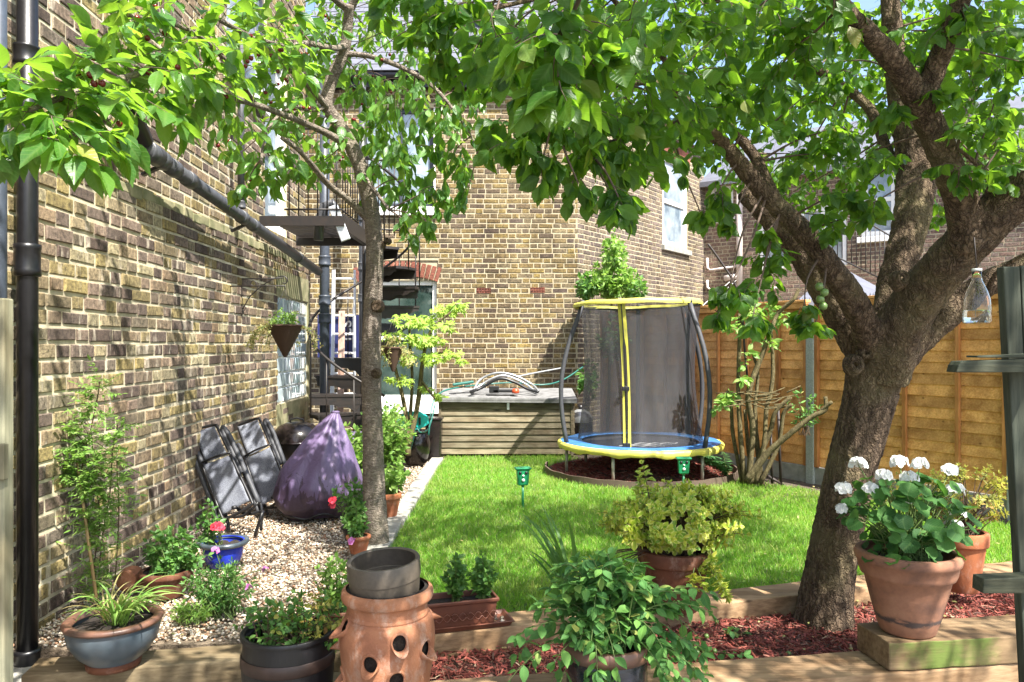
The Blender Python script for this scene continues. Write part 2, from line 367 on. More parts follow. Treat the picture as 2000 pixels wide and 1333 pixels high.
M['red_plastic'] = simple('orange_red_plastic', (.55, .07, .02), .4, scale=20)
M['green_plastic'] = simple('green_plastic', (.01, .2, .08), .35, scale=20, var=.15)
M['lens'] = simple('grey_lens', (.55, .58, .55), .2, scale=10, var=.1)
M['galv'] = simple('galvanised_leg', (.36, .36, .28), .45, .3, scale=20, var=.3)
M['blue_pad'] = simple('blue_pad_vinyl', (.025, .12, .38), .35, scale=5, col2=(.06, .2, .42), bumps=.5, bdist=.02)
M['yellow_pad'] = simple('yellow_pad_vinyl', (.66, .6, .08), .45, scale=6, col2=(.42, .4, .1), bumps=.5, bdist=.02)
M['jump_mat'] = simple('black_jump_mat', (.035, .035, .04), .55, scale=90, bumps=.3)
M['wicker'] = simple('dark_wicker', (.07, .035, .02), .8, scale=70, bumps=1, bdist=.01, stretch=(1, 1, 3))
M['roof_felt'] = simple('grey_roof_felt', (.2, .2, .2), .85, scale=9, bumps=.5, col2=(.09, .09, .09), detail=8)
M['cane'] = simple('bamboo_cane', (.42, .28, .12), .6, scale=12)
M['dark_cane'] = simple('dark_cane', (.03, .02, .018), .6, scale=12)
M['banner'] = simple('navy_banner', (.015, .02, .1), .5, scale=5)
M['stem_brown'] = simple('brown_twig', (.1, .06, .035), .8, scale=40)
M['stem_green'] = simple('green_stem', (.13, .2, .05), .6, scale=40)
M['stem_pale'] = bark_mat('pale_shrub_bark', (.075, .06, .03), (.24, .2, .1), scale=14, bd=.006)
M['bark_cherry'] = bark_mat('cherry_bark', (.17, .135, .11), (.36, .31, .26), moss=(.25, .22, .16), scale=9, st=(.5, .5, 2.6), bd=.012)
M['bark_plum'] = bark_mat('plum_bark', (.07, .048, .033), (.25, .18, .12), moss=(.25, .21, .11), scale=8, st=(1.3, 1.3, .35), bd=.025)
M['bark_lichen'] = bark_mat('lichened_plum_bark', (.07, .055, .045), (.26, .23, .18), moss=(.3, .31, .25), scale=9, st=(1, 1, .5), bd=.02)
M['twig_tree'] = simple('tree_twig', (.12, .08, .06), .8, scale=30)
M['cherry_fruit'] = simple('cherry_red', (.16, .01, .012), .15, scale=30, var=.4, bumps=0)
M['plum_fruit'] = simple('green_plum', (.12, .2, .05), .3, scale=30, bumps=0)
M['leaf_cherry'] = leaf_mat('cherry_leaf', [(0, (.03, .09, .022)), (.35, (.05, .15, .03)), (.75, (.085, .22, .035)), (.95, (.14, .29, .05)), (1, (.28, .28, .06))], (.42, .72, .03), .5, .33, .6)
M['leaf_plum'] = leaf_mat('plum_leaf', [(0, (.018, .06, .014)), (.5, (.03, .095, .018)), (.85, (.05, .14, .022)), (.97, (.09, .21, .035)), (1, (.22, .2, .05))], (.42, .76, .03), .55, .4, .5, spec=.4)
M['leaf_mid'] = leaf_mat('mid_green_leaf', [(0, (.05, .15, .035)), (.5, (.08, .2, .045)), (1, (.14, .28, .06))], (.25, .5, .05), .4, .45, .3)
M['leaf_blue'] = leaf_mat('grey_green_leaf', [(0, (.05, .15, .045)), (.5, (.1, .25, .06)), (.93, (.16, .34, .07)), (1, (.3, .3, .08))], (.2, .45, .08), .35, .6, .4, spec=.3)
M['leaf_bright'] = leaf_mat('bright_green_leaf', [(0, (.13, .28, .05)), (.5, (.2, .36, .07)), (1, (.3, .42, .12))], (.4, .65, .08), .45, .45, .3)
M['leaf_maple'] = leaf_mat('yellow_green_maple_leaf', [(0, (.26, .4, .06)), (.6, (.36, .48, .09)), (1, (.2, .36, .05))], (.6, .8, .08), .5, .5, .2)
M['leaf_varieg'] = leaf_mat('variegated_leaf', [(0, (.16, .34, .03)), (.4, (.38, .54, .05)), (1, (.74, .74, .1))], (.55, .6, .06), .35, .4, .3, edge=(.78, .76, .26))
M['leaf_azalea'] = leaf_mat('yellow_azalea_leaf', [(0, (.25, .3, .05)), (.5, (.4, .42, .09)), (.85, (.5, .45, .12)), (1, (.45, .22, .08))], (.6, .6, .08), .4, .45, .2)
M['leaf_geranium'] = leaf_mat('geranium_leaf', [(0, (.02, .075, .02)), (.6, (.035, .12, .025)), (1, (.07, .18, .04))], (.2, .45, .05), .35, .62, .4, spec=.25)
M['leaf_tan'] = leaf_mat('faded_trailing_leaf', [(0, (.3, .33, .1)), (.5, (.42, .38, .16)), (1, (.3, .22, .1))], (.6, .55, .15), .35, .5, .1)
M['leaf_fern'] = leaf_mat('fern_leaf', [(0, (.05, .16, .05)), (1, (.1, .27, .09))], (.25, .5, .1), .4, .5, .1)
M['leaf_dark'] = leaf_mat('dark_twiggy_leaf', [(0, (.03, .08, .02)), (.6, (.06, .13, .03)), (1, (.12, .2, .04))], (.25, .4, .04), .35, .5, .2)
M['strap'] = leaf_mat('spider_leaf', [(0, (.12, .26, .05)), (.5, (.2, .36, .07)), (1, (.34, .42, .14))], (.4, .6, .08), .35, .4, .1)
M['grass'] = leaf_mat('grass_blade', [(0, (.09, .24, .022)), (.4, (.15, .35, .035)), (.75, (.23, .43, .055)), (.92, (.34, .38, .11)), (1, (.44, .4, .18))], (.42, .72, .05), .5, .5, .0, spec=.3, patch=(.38, .4, .12))
M['petal_white'] = leaf_mat('white_petal', [(0, (.8, .8, .78)), (1, (.85, .85, .83))], (.8, .8, .75), .3, .6, 0)
M['petal_red'] = leaf_mat('red_petal', [(0, (.6, .02, .04)), (1, (.7, .05, .1))], (.7, .1, .1), .3, .6, 0)
M['petal_pink'] = leaf_mat('pink_petal', [(0, (.6, .15, .5)), (1, (.7, .3, .65))], (.7, .3, .6), .3, .6, 0)
def aged_mat():
    m, nt, b = new_mat('aged_terracotta_stained'); pos = world_pos(nt)
    n1 = noise(nt, 5, 9, .65, vec=pos); n2 = noise(nt, 14, 6, .7, vec=pos, stretch=(1, 1, 2.5))
    c = ramp(nt, n1.outputs[0], [(.32, (.13, .065, .045)), (.48, (.26, .12, .07)), (.62, (.34, .17, .1)), (.75, (.42, .27, .19))])
    z = nd(nt, "ShaderNodeSeparateXYZ", {0: pos}).outputs[2]
    zz = nd(nt, "ShaderNodeMath", {0: n2.outputs[0], 1: .05, 2: z}, operation='MULTIPLY_ADD').outputs[0]
    f = ramp(nt, zz, [(.300, (0, 0, 0)), (.312, (1, 1, 1)), (.326, (1, 1, 1)), (.338, (0, 0, 0))])
    f2 = ramp(nt, n2.outputs[0], [(.36, (0, 0, 0)), (.5, (1, 1, 1))])
    f = nd(nt, "ShaderNodeMath", {0: f, 1: f2}, operation='MULTIPLY').outputs[0]
    c = mix(nt, f, c, (.06, .04, .035))
    nt.links.new(c, b.inputs['Base Color']); b.inputs['Roughness'].default_value = .88; bump(nt, b, n2.outputs[0], .4, .004); return m
M['terracotta_aged'] = aged_mat()
def cover_mat():
    m, nt, b = new_mat('purple_cover_lit_top'); pos = world_pos(nt)
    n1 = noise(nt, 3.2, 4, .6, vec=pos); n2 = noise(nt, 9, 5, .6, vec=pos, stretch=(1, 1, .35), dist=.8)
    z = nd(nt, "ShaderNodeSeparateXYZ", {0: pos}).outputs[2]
    zf = nd(nt, "ShaderNodeMapRange", {0: z, 1: .1, 2: .8}).outputs[0]  # lit top and shaded foot of the cover put into its colour by height
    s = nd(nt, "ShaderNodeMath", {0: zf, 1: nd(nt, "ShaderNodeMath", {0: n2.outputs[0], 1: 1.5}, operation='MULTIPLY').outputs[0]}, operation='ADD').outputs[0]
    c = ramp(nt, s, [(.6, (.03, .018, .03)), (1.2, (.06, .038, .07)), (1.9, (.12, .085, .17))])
    nt.links.new(c, b.inputs['Base Color']); b.inputs['Roughness'].default_value = .5
    bump(nt, b, n2.outputs[0], .45, .04); return m
M['cover'] = cover_mat()
def sling_mat():
    m, nt, b = new_mat('grey_blue_sling_mesh'); pos = world_pos(nt)
    n1 = noise(nt, 260, 2, .5, vec=pos); n2 = noise(nt, 6, 4, .6, vec=pos, stretch=(1, 1, .4))
    c = ramp(nt, n2.outputs[0], [(.38, (.035, .045, .08)), (.55, (.12, .135, .175)), (.72, (.24, .26, .31))])
    c = mix(nt, .35, c, ramp(nt, n1.outputs[0], [(.45, (.05, .05, .06)), (.55, (.4, .41, .44))]))
    nt.links.new(c, b.inputs['Base Color']); b.inputs['Roughness'].default_value = .55; bump(nt, b, n1.outputs[0], .4, .003); return m
M['sling'] = sling_mat()
def net_mat():
    m, nt, b = new_mat('black_safety_net'); pos = world_pos(nt)
    b.inputs['Base Color'].default_value = (.035, .035, .04, 1); b.inputs['Roughness'].default_value = .6
    n2 = noise(nt, 5, 4, .6, vec=pos, stretch=(2.5, 2.5, .5))
    uv = nd(nt, "ShaderNodeTexCoord").outputs['UV']
    f = ramp(nt, n2.outputs[0], [(.35, (.52, .52, .52)), (.7, (.78, .78, .78))])
    t = nd(nt, "ShaderNodeBsdfTransparent"); ms = nd(nt, "ShaderNodeMixShader", {0: f})
    nt.links.new(t.outputs[0], ms.inputs[1]); nt.links.new(b.outputs[0], ms.inputs[2]); nt.links.new(ms.outputs[0], nt.nodes['Material Output'].inputs[0]); return m
M['net'] = net_mat()
def glass_mat(name, tint, refl=.35, var=None):
    m, nt, b = new_mat(name); pos = world_pos(nt)
    n = noise(nt, 2.5, 4, .6, vec=pos); c = ramp(nt, n.outputs[0], [(.35, tint), (.65, var or tuple(x * 2 for x in tint))])
    nt.links.new(c, b.inputs['Base Color']); b.inputs['Roughness'].default_value = .04; b.inputs['Specular IOR Level'].default_value = 1.0
    b.inputs['Coat Weight'].default_value = refl; b.inputs['Coat Roughness'].default_value = .02; return m
M['pane_dark'] = glass_mat('dark_window_glass', (.015, .03, .025), var=(.06, .09, .08))
M['pane_blue'] = glass_mat('sky_window_glass', (.1, .14, .18), var=(.35, .42, .48))
M['pane_white'] = glass_mat('curtained_glass', (.12, .16, .2), var=(.34, .4, .44))
M['glass_block'] = glass_mat('glass_block', (.28, .38, .44), var=(.6, .68, .7))
def real_glass():
    m, nt, b = new_mat('clear_plastic'); b.inputs['Roughness'].default_value = .03
    b.inputs['Transmission Weight'].default_value = 1; b.inputs['IOR'].default_value = 1.35; b.inputs['Base Color'].default_value = (.95, .97, .96, 1); return m
M['clear'] = real_glass()
def stone_mat():
    m, nt, b = new_mat('pea_gravel'); r = rnd_socket(nt)
    c = ramp(nt, r, [(0, (.45, .36, .26)), (.2, (.58, .51, .41)), (.4, (.34, .24, .155)), (.54, (.62, .55, .45)), (.68, (.3, .165, .095)), (.8, (.5, .43, .35)), (.92, (.19, .15, .12)), (1, (.56, .4, .26))], 'CONSTANT')
    nt.links.new(c, b.inputs['Base Color']); b.inputs['Roughness'].default_value = .65; return m
M['stone'] = stone_mat()
def chip_mat():
    m, nt, b = new_mat('red_bark_chips'); r = rnd_socket(nt)
    c = ramp(nt, r, [(0, (.16, .032, .024)), (.3, (.27, .058, .042)), (.6, (.36, .1, .07)), (.8, (.1, .022, .016)), (.88, (.05, .03, .02)), (.95, (.38, .17, .12)), (1, (.42, .33, .22))])
    nz = noise(nt, 60, 4, vec=world_pos(nt)); c = mix(nt, .5, c, ramp(nt, nz.outputs[0], [(.3, (.12, .1, .1)), (.7, (1, 1, 1))]), 'MULTIPLY')
    nt.links.new(c, b.inputs['Base Color']); b.inputs['Roughness'].default_value = .8; bump(nt, b, nz.outputs[0], .4, .003); return m
M['chip'] = chip_mat()
# ------------------------------------------------------------------ ground
def sheet(name, pts, z, mat, kind='structure', thick=None):
    g = G(); n = len(pts)
    if thick:
        g.add([(x, y, z) for x, y in pts] + [(x, y, z - thick) for x, y in pts], [list(range(n))] + [[i, i + n, (i + 1) % n + n, (i + 1) % n] for i in range(n)])
    else: g.add([(x, y, z) for x, y in pts], [list(range(n))])
    return g.obj(name, mat, None, kind=kind)
def fenceX(Y): return 2.95 - .586 * (Y - 8.5)
def wallX(Y): return -2.325 - .033 * Y
def slB(x, off=0): return 3.68 + .302 * x + off          # back sleeper: front top edge line (Y as function of X)
def slF(x, off=0): return 3.14 + .163 * x + off          # front sleeper back edge
sheet('ground', [(-60, -20), (60, -20), (60, 80), (-60, 80)], -.16, M['paving'])
sheet('terrace', [(-2.5, .2), (5, .2), (5, 3.9), (-2.5, 3.9)], -.15, M['paving'])
lawn_poly = [(-.87, slB(-.87, .2)), (4.3, slB(4.3, .2)), (fenceX(6.3) - .3, 6.3), (fenceX(8.0) - .5, 8.0), (.62, 10.0), (-.87, 10.0)]
sheet('lawn', lawn_poly, -.012, M['turf'], thick=.14)
sheet('gravel_path', [(wallX(3.5) , 3.72), (-.3, 3.9), (-.96, 5), (-1.02, 11.54), (wallX(11.5), 11.54)], -.03, M['gravel_base'], thick=.12)
sheet('bare_soil', [(.5, 8.2), (fenceX(6.2) - .32, 6.25), (fenceX(6.2), 6.2), (fenceX(11.5), 11.5), (-1.0, 11.54), (-1.0, 9.95), (.5, 9.95)], -.008, M['earth'], thick=.14)
sheet('mulch_bed', [(-.75, slF(-.75)), (4.2, slF(4.2)), (4.2, slB(4.2, .02)), (-.75, slB(-.75, .02))], -.02, M['chip'], thick=.12)

# ------------------------------------------------------------------ brick walls
def brick_proto(seed):
    rr = random.Random(seed); c = .05; cz = .13
    j = lambda a: a + rr.uniform(-.012, .012)
    V = []
    for (x, z) in ((-.5, -.5), (.5, -.5), (.5, .5), (-.5, .5)): V.append((x, 0, z))
    for (x, z) in ((-.5, -.5), (.5, -.5), (.5, .5), (-.5, .5)): V.append((j(x), .55, j(z)))
    for (x, z) in ((-.5 + c * .5, -.5 + cz * .6), (.5 - c * .5, -.5 + cz * .6), (.5 - c * .5, .5 - cz * .6), (-.5 + c * .5, .5 - cz * .6)): V.append((j(x), 1.0, j(z)))
    Fc = [[i, (i + 1) % 4, (i + 1) % 4 + 4, i + 4] for i in range(4)] + [[i + 4, (i + 1) % 4 + 4, (i + 1) % 4 + 8, i + 8] for i in range(4)] + [[8, 9, 10, 11]]
    return np.array(V), np.array(Fc), None
BP = [brick_proto(s) for s in range(4)]
BM = []
for i, p in enumerate(BP): BM.append(np_mesh('brick', p[0], p[1], None, False))
class Wall:
    """vertical wall plane: origin O (x,y), direction D, outward normal to the camera side; u along, v out, z up"""
    def __init__(s, O, E, s_n):
        s.O = np.array(O, float); d = np.array(E, float) - s.O; s.L = np.linalg.norm(d); s.d = d / s.L
        s.n = np.array((s.d[1], -s.d[0])) * s_n
    def pt(s, u, v, z): return Vector((s.O[0] + s.d[0] * u + s.n[0] * v, s.O[1] + s.d[1] * u + s.n[1] * v, z))
    def m3(s): return np.array([[s.d[0], s.n[0], 0], [s.d[1], s.n[1], 0], [0, 0, 1]])
    def u_of(s, px):     # pixel column -> u on the plane
        k = (px - 1000) / F
        # (O+d u).x = k (O+d u).y
        return (k * s.O[1] - s.O[0]) / (s.d[0] - k * s.d[1])
    def z_of(s, px, py):
        u = s.u_of(px); Y = s.O[1] + s.d[1] * u; return H - (py - 674) / F * Y
    def box(s, g, u0, u1, v0, v1, z0, z1):
        c = s.pt((u0 + u1) / 2, (v0 + v1) / 2, (z0 + z1) / 2); m = Matrix([list(r) for r in s.m3()])
        g.box(c, (abs(u1 - u0), abs(v1 - v0), abs(z1 - z0)), m); return g
def build_wall(W, th, z0, z1, mat, mortar, nind, holes=(), scale=1.0, proud=.006, thick=.22, u0=0, u1=None, depth0=0.0, skipn=(), mname='mortar', phase=0.0):
    u1 = W.L if u1 is None else u1
    c = .075 * scale; hb = .0575 * scale; jt = .0165 * scale; st, hd = .2110 * scale, .0985 * scale; st -= 0; unit = st + hd + 2 * jt
    us = sorted(set([u0, u1] + [min(max(h[i], u0), u1) for h in holes for i in (0, 1)])); zs = sorted(set([z0, z1] + [min(max(h[i], z0), z1) for h in holes for i in (2, 3)]))
    g = G()
    for a, b in zip(us[:-1], us[1:]):
        for e, f in zip(zs[:-1], zs[1:]):
            cu, cz = (a + b) / 2, (e + f) / 2
            if any(h[0] < cu < h[1] and h[2] < cz < h[3] for h in holes): continue
            W.box(g, a, b, depth0 - thick, depth0, e, f)
    g.obj(mname, mortar, th)
    items = []; k = 0; z = z0 + jt / 2
    m3 = W.m3()
    while z + hb * .6 < z1:
        u = u0 - unit + (unit / 2 if k % 2 else 0) + phase + random.uniform(-.01, .01) * scale; t = 0
        while u < u1:
            L = (st if t == 0 else hd) * random.uniform(.93, 1.05); a, b = u, u + L; u = b + jt; t = 1 - t
            a, b = max(a, u0 + .001), min(b, u1 - .001)
            segs = [(a, b)]
            for h in holes:
                if h[2] - .02 < z + hb / 2 < h[3] + .02:
                    ns = []
                    for (p, q) in segs:
                        if q <= h[0] or p >= h[1]: ns.append((p, q))
                        else:
                            if p < h[0] - .02: ns.append((p, h[0] - .002))
                            if q > h[1] + .02: ns.append((h[1] + .002, q))
                    segs = ns
            for (p, q) in segs:
                if q - p < .02: continue
                cz = z + hb / 2 + random.uniform(-.0018, .0018) * scale; cp = W.pt((p + q) / 2, depth0, cz)
                x, y = proj(cp) if cp.y > .3 else (-9999, 0)
                vis = -20 < x < 2020 and -20 < y < 1350 and cp.y > .5
                sz = (q - p) / max(cp.y, .3) * (1 if vis else 0)
                items.append((sz, p, q, cz, hb * random.uniform(.9, 1.1)))
        z += c * random.uniform(.985, 1.015); k += 1
    items.sort(key=lambda t: -t[0]); Ms = {i: ([], []) for i in range(4)}
    for i, (sz, p, q, cz, hh) in enumerate(items):
        pr = proud * random.uniform(.4, 1.5); rz = random.uniform(-.02, .02)
        A = m3 @ np.array([[q - p, 0, -rz * hh], [0, pr, 0], [rz * (q - p), 0, hh]])
        T = np.array(W.pt((p + q) / 2, depth0, cz)); v = random.randrange(4)
        if i < nind and sz > 0:
            mw = Matrix([list(A[0]) + [T[0]], list(A[1]) + [T[1]], list(A[2]) + [T[2]], [0, 0, 0, 1]])
            key = mat.name
            me = BCACHE.get((key, v))
            if me is None:
                me = BM[v].copy(); me.materials.append(mat); BCACHE[(key, v)] = me
            link('brick', me, None, th, mw)
        else: Ms[v][0].append(A); Ms[v][1].append(T)
    allV = []; allF = []; b0 = 0
    for v in range(4):
        if not Ms[v][0]: continue
        A = np.array(Ms[v][0]); T = np.array(Ms[v][1]); V, Fc, _ = BP[v]
        Wv = np.einsum('nij,vj->nvi', A, V) + T[:, None]; FF = Fc[None] + (np.arange(len(T)) * len(V))[:, None, None] + b0
        allV.append(Wv.reshape(-1, 3)); allF.append(FF.reshape(-1, 4)); b0 += len(T) * len(V)
    if allV: link('bricks_beyond', np_mesh('bricks_beyond', np.vstack(allV), np.vstack(allF), None, False), mat, th, kind='stuff')
BCACHE = {}

def window(W, th, u0, u1, z0, z1, frame, pane, fw=.05, inset=.08, bars_u=(), bars_z=(), sill=None, depth0=0.0, name='window', arch=None):
    g = G(); v1 = depth0 - inset; v0 = v1 - .06
    W.box(g, u0, u0 + fw, v0, v1, z0, z1); W.box(g, u1 - fw, u1, v0, v1, z0, z1)
    W.box(g, u0 + fw, u1 - fw, v0, v1, z0, z0 + fw); W.box(g, u0 + fw, u1 - fw, v0, v1, z1 - fw, z1)
    for b in bars_u: W.box(g, b - fw * .4, b + fw * .4, v0 + .004, v1 - .004, z0 + fw, z1 - fw)
    for b in bars_z: W.box(g, u0 + fw, u1 - fw, v0 + .008, v1 - .008, b - fw * .4, b + fw * .4)
    o = g.obj(name, frame, th, bevel=.004)
    g = G(); W.box(g, u0 + fw * .5, u1 - fw * .5, v0 + .02, v0 + .026, z0 + fw * .5, z1 - fw * .5); g.obj('pane', pane, o)
    if sill:
        g = G(); W.box(g, u0 - .06, u1 + .06, depth0 - .1, depth0 + .07, z0 - sill[0], z0 - .002); g.obj('sill', sill[1], o, bevel=.006)
    return o
def pipe(name, pts, r, mat, collars=(), label=None, cat='drainpipe', parent=None, n=14, group=None, brackets=()):
    """a drainpipe thing: pipe with collars as parts"""
    if parent is None:
        th = thing(name, pts[0], label, cat, group); 
    else: th = parent
    g = G(); g.tube(pts, r, n); g.obj('pipe_length' if parent is None else name, mat, th)
    for (a, b, k) in collars:
        a = Vector(a); b = Vector(b); d = (b - a).normalized(); L = (b - a).length
        g = G(); prof = [a, a + d * .004, a + d * (L * .2), a + d * (L * .25), a + d * (L * .8), a + d * (L * .85), b - d * .004, b]
        g.tube(prof, [r * 1.02, r * k * 1.05, r * k * 1.05, r * k, r * k, r * k * 1.05, r * k * 1.05, r * 1.02], n); g.obj('pipe_collar', mat, th)
    return th

# ---- left wall (long brick wall running away on the left)
WL = Wall((wallX(1.0), 1.0), (wallX(10.1), 10.1), 1)
def uL(Y): return (Y - 1.0) * WL.L / 9.1
lw = thing('brick_wall', (wallX(5), 5, 0), 'old purple and yellow brick wall running back along the left side with glass block window', 'wall')
gb = (WL.u_of(541), WL.u_of(600), .52, 1.98)
gz0 = WL.z_of(541, 790); gz1 = WL.z_of(541, 578)
gb = (gb[0], gb[1], gz0, gz1)
build_wall(WL, lw, -.25, 2.46, M['brick_left'], M['mortar'], 300, holes=[gb], scale=1.2, proud=.009)
dz0, dz1 = 2.72, 4.75
wd = (uL(8.25), uL(9.15), dz0, dz1); ww = (WL.u_of(455), WL.u_of(532), 3.95, 5.3)
build_wall(WL, lw, 2.46, 6.0, M['brick_left'], M['mortar'], 0, holes=[wd, ww], scale=1.2, proud=.007, depth0=-.06, mname='upper_mortar', phase=.08)
g = G(); 
for i in range(46):
    a = uL(2.0) + i * (uL(10.1) - uL(2.0)) / 46; b = uL(2.0) + (i + 1) * (uL(10.1) - uL(2.0)) / 46
    WL.box(g, a, b, -.07, .012 + random.uniform(-.006, .006), 2.43 + random.uniform(-.02, .01), 2.50 + random.uniform(-.01, .015))
g.obj('mossy_ledge', M['moss_render'], lw, bevel=.01)
# glass blocks
gw = G(); WL.box(gw, gb[0], gb[1], -.1, -.03, gb[2], gb[3]); gf = gw.obj('window', M['white'], lw)
ncol, nrow = 5, 7
for i in range(ncol):
    for j in range(nrow):
        a0 = gb[0] + (gb[1] - gb[0]) * i / ncol + .012; a1 = gb[0] + (gb[1] - gb[0]) * (i + 1) / ncol - .012
        b0 = gb[2] + (gb[3] - gb[2]) * j / nrow + .01; b1 = gb[2] + (gb[3] - gb[2]) * (j + 1) / nrow - .01
        g = G(); WL.box(g, a0, a1, -.028, -.008, b0, b1); g.obj('glass_block', M['glass_block'], gf, bevel=.012, seg=3)
g = G(); WL.box(g, gb[0] - .05, gb[1] + .02, 0, .012, gb[3] + .01, gb[3] + .3); WL.box(g, gb[0] - .05, gb[1] + .02, 0, .012, gb[2] - .3, gb[2] - .01); WL.box(g, gb[1], gb[1] + .09, 0, .014, gb[2] - .1, gb[3] + .2)
g.obj('rendered_surround', M['moss_render'], lw); 
window(WL, lw, wd[0], wd[1], wd[2], wd[3], M['white'], M['pane_white'], fw=.1, inset=.03, depth0=-.06, bars_z=(3.6,), name='door')
window(WL, lw, ww[0], ww[1], ww[2], ww[3], M['anthracite'], M['pane_blue'], fw=.06, inset=.03, depth0=-.06, bars_u=((ww[0] + ww[1]) / 2,), sill=(.06, M['white']))
# footing
g = G(); WL.box(g, uL(1.5), uL(10), .0, .2, -.3, -.09); g.obj('footing', M['concrete'], lw, bevel=.02)

# ---- main house: back wall and the return wall on its right
ZE = 5.4
Y0 = 11.54
WB = Wall((-3.3, Y0), (.985, Y0), 1)
RX, RY = .985 + 4.97 * .585, Y0 + 4.97 * .811
WR = Wall((.985, Y0), (RX, RY), 1)
hs = thing('brick_house', (-1, Y0, 0), 'two-storey yellow brick house with slate roof closing the back of the garden', 'house')
def ub(px): return WB.u_of(px)
w1 = (ub(700), ub(853), .62, 2.42); w2 = (ub(706), ub(847), 3.52, 5.02)
air1 = (ub(931), ub(959), WB.z_of(945, 573), WB.z_of(945, 563)); air2 = (ub(1036), ub(1064), WB.z_of(1050, 572), WB.z_of(1050, 562))
archh = (w1[0] - .02, w1[1] + .02, 2.42, 2.72)
build_wall(WB, hs, -.1, ZE, M['brick_back'], M['mortar_light'], 300, holes=[w1, w2, air1, air2, archh], proud=.006)
wr = (WR.u_of(1294), WR.u_of(1343), WR.z_of(1294, 478), WR.z_of(1294, 300)); wr2 = (WR.u_of(1238), WR.u_of(1275), 1.5, 1.95)
build_wall(WR, hs, -.1, ZE, M['brick_grey'], M['mortar_light'], 0, holes=[wr, wr2], proud=.006, mname='return_mortar')
wo = window(WB, hs, *w1, M['white'], M['pane_dark'], fw=.07, inset=.06, bars_z=(1.55,), sill=(.2, M['white']))
window(WB, hs, *w2, M['anthracite'], M['pane_blue'], fw=.07, inset=.07, bars_u=(ub(782),), sill=(.13, M['white']))
g = G(); WB.box(g, w2[1] + .002, w2[1] + .03, -.08, .012, w2[2], w2[3]); g.obj('white_reveal', M['white'], hs)
# red brick arch over lower window: voussoirs
cx = (w1[0] + w1[1]) / 2; half = (w1[1] - w1[0]) / 2 + .02; rise = .1; Rr = (half * half + rise * rise) / (2 * rise)
nv = 17; a0 = math.asin(half / Rr)
g = G(); WB.box(g, archh[0], archh[1], -.22, -.02, 2.42, 2.72); g.obj('arch_mortar', M['mortar_light'], hs)
for i in range(nv):
    t = -a0 + (i + .5) * 2 * a0 / nv; wv = 2 * a0 * Rr / nv - .012
    u = cx + (Rr + .1) * math.sin(t); z = 2.42 - (Rr - rise) + (Rr + .1) * math.cos(t)
    m = Matrix([list(r) for r in WB.m3()]) @ Matrix.Rotation(t, 3, 'Y')
    g = G(); g.box(WB.pt(u, -.004, z - .02), (wv, .03, .215), m); g.obj('arch_brick', M['brick_red'], hs, bevel=.005)
for a in (air1, air2):
    g = G(); WB.box(g, a[0], a[1], -.05, -.012, a[2], a[3])
    nn = 9
    for i in range(nn + 1): 
        u = a[0] + (a[1] - a[0]) * i / nn; WB.box(g, max(a[0], u - .006), min(a[1], u + .006), -.012, .008, a[2], a[3])
    for j in range(3):
        z = a[2] + (a[3] - a[2]) * j / 2; WB.box(g, a[0] - .001, a[1] + .001, -.012, .010, max(a[2], z - .006), min(a[3], z + .006))
    g.obj('air_brick', M['brick_red'], hs)
window(WR, hs, *wr, M['white'], M['pane_white'], fw=.1, inset=.02, bars_z=((wr[2] + wr[3]) / 2,), sill=(.1, M['concrete']), name='sash_window')
window(WR, hs, *wr2, M['white'], M['pane_white'], fw=.06, inset=.05, bars_u=((wr2[0] + wr2[1]) / 2,))
g = G(); WR.box(g, wr[0] - .1, wr[1] + .1, .0, .012, wr[3] + .01, wr[3] + .24); g.obj('red_lintel', M['brick_red'], hs)
# roof over the main wall: slates
roof = G(); SL = R(42); RL = 4.2
def rp(u, t, h): return Vector((-3.3 + u, Y0 - .22 + t * math.cos(SL) - h * math.sin(SL), ZE + .08 + t * math.sin(SL) + h * math.cos(SL)))
roof.add([rp(0, 0, 0), rp(4.5, 0, 0), rp(4.5, RL, 0), rp(0, RL, 0), rp(0, 0, -.08), rp(4.5, 0, -.08), rp(4.5, RL, -.08), rp(0, RL, -.08)], [[0, 1, 2, 3], [4, 7, 6, 5], [0, 4, 5, 1], [1, 5, 6, 2], [2, 6, 7, 3], [3, 7, 4, 0]])
ro = roof.obj('roof', M['slate'], hs)
sg = G(); sg.box((0, 0, 0), (.246, .3, .012)); sme = sg.mesh('slate'); sme.materials.append(M['slate'])
nr = 18
for j in range(nr):
    for i in range(19):
        u = i * .25 + (.125 if j % 2 else 0); t = j * .225 + .13
        if u > 4.5: continue
        c = rp(u, t, .018 + random.uniform(0, .004)); m = Matrix.Rotation(SL - .045, 4, 'X'); m.translation = c
        link('slate', sme, None, ro, m @ Matrix.Rotation(random.uniform(-.01, .01), 4, 'Z'))
g = G(); g.tube([(-3.35, Y0 - .2, ZE + .03), (1.1, Y0 - .2, ZE + .03)], .055, 10); g.box((-1.15, Y0 - .07, ZE - .03), (4.4, .13, .18)); g.obj('gutter', M['black_pipe'], hs)
rr2 = G()    # roof of the return wall
d = Vector((WR.d[0], WR.d[1], 0)); nrm = Vector((WR.n[0], WR.n[1], 0)); o0 = Vector((.985, Y0, ZE + .05)) - d * .1 + nrm * .2
q = [o0, o0 + d * 5.2, o0 + d * 5.2 - nrm * 2.4 + Vector((0, 0, 1.7)), o0 - nrm * 2.4 + Vector((0, 0, 1.7))]
rr2.add(q + [p - Vector((0, 0, .1)) for p in q], [[0, 1, 2, 3], [4, 7, 6, 5], [0, 4, 5, 1], [1, 5, 6, 2], [2, 6, 7, 3], [3, 7, 4, 0]]); rr2.obj('return_roof', M['slate'], hs)

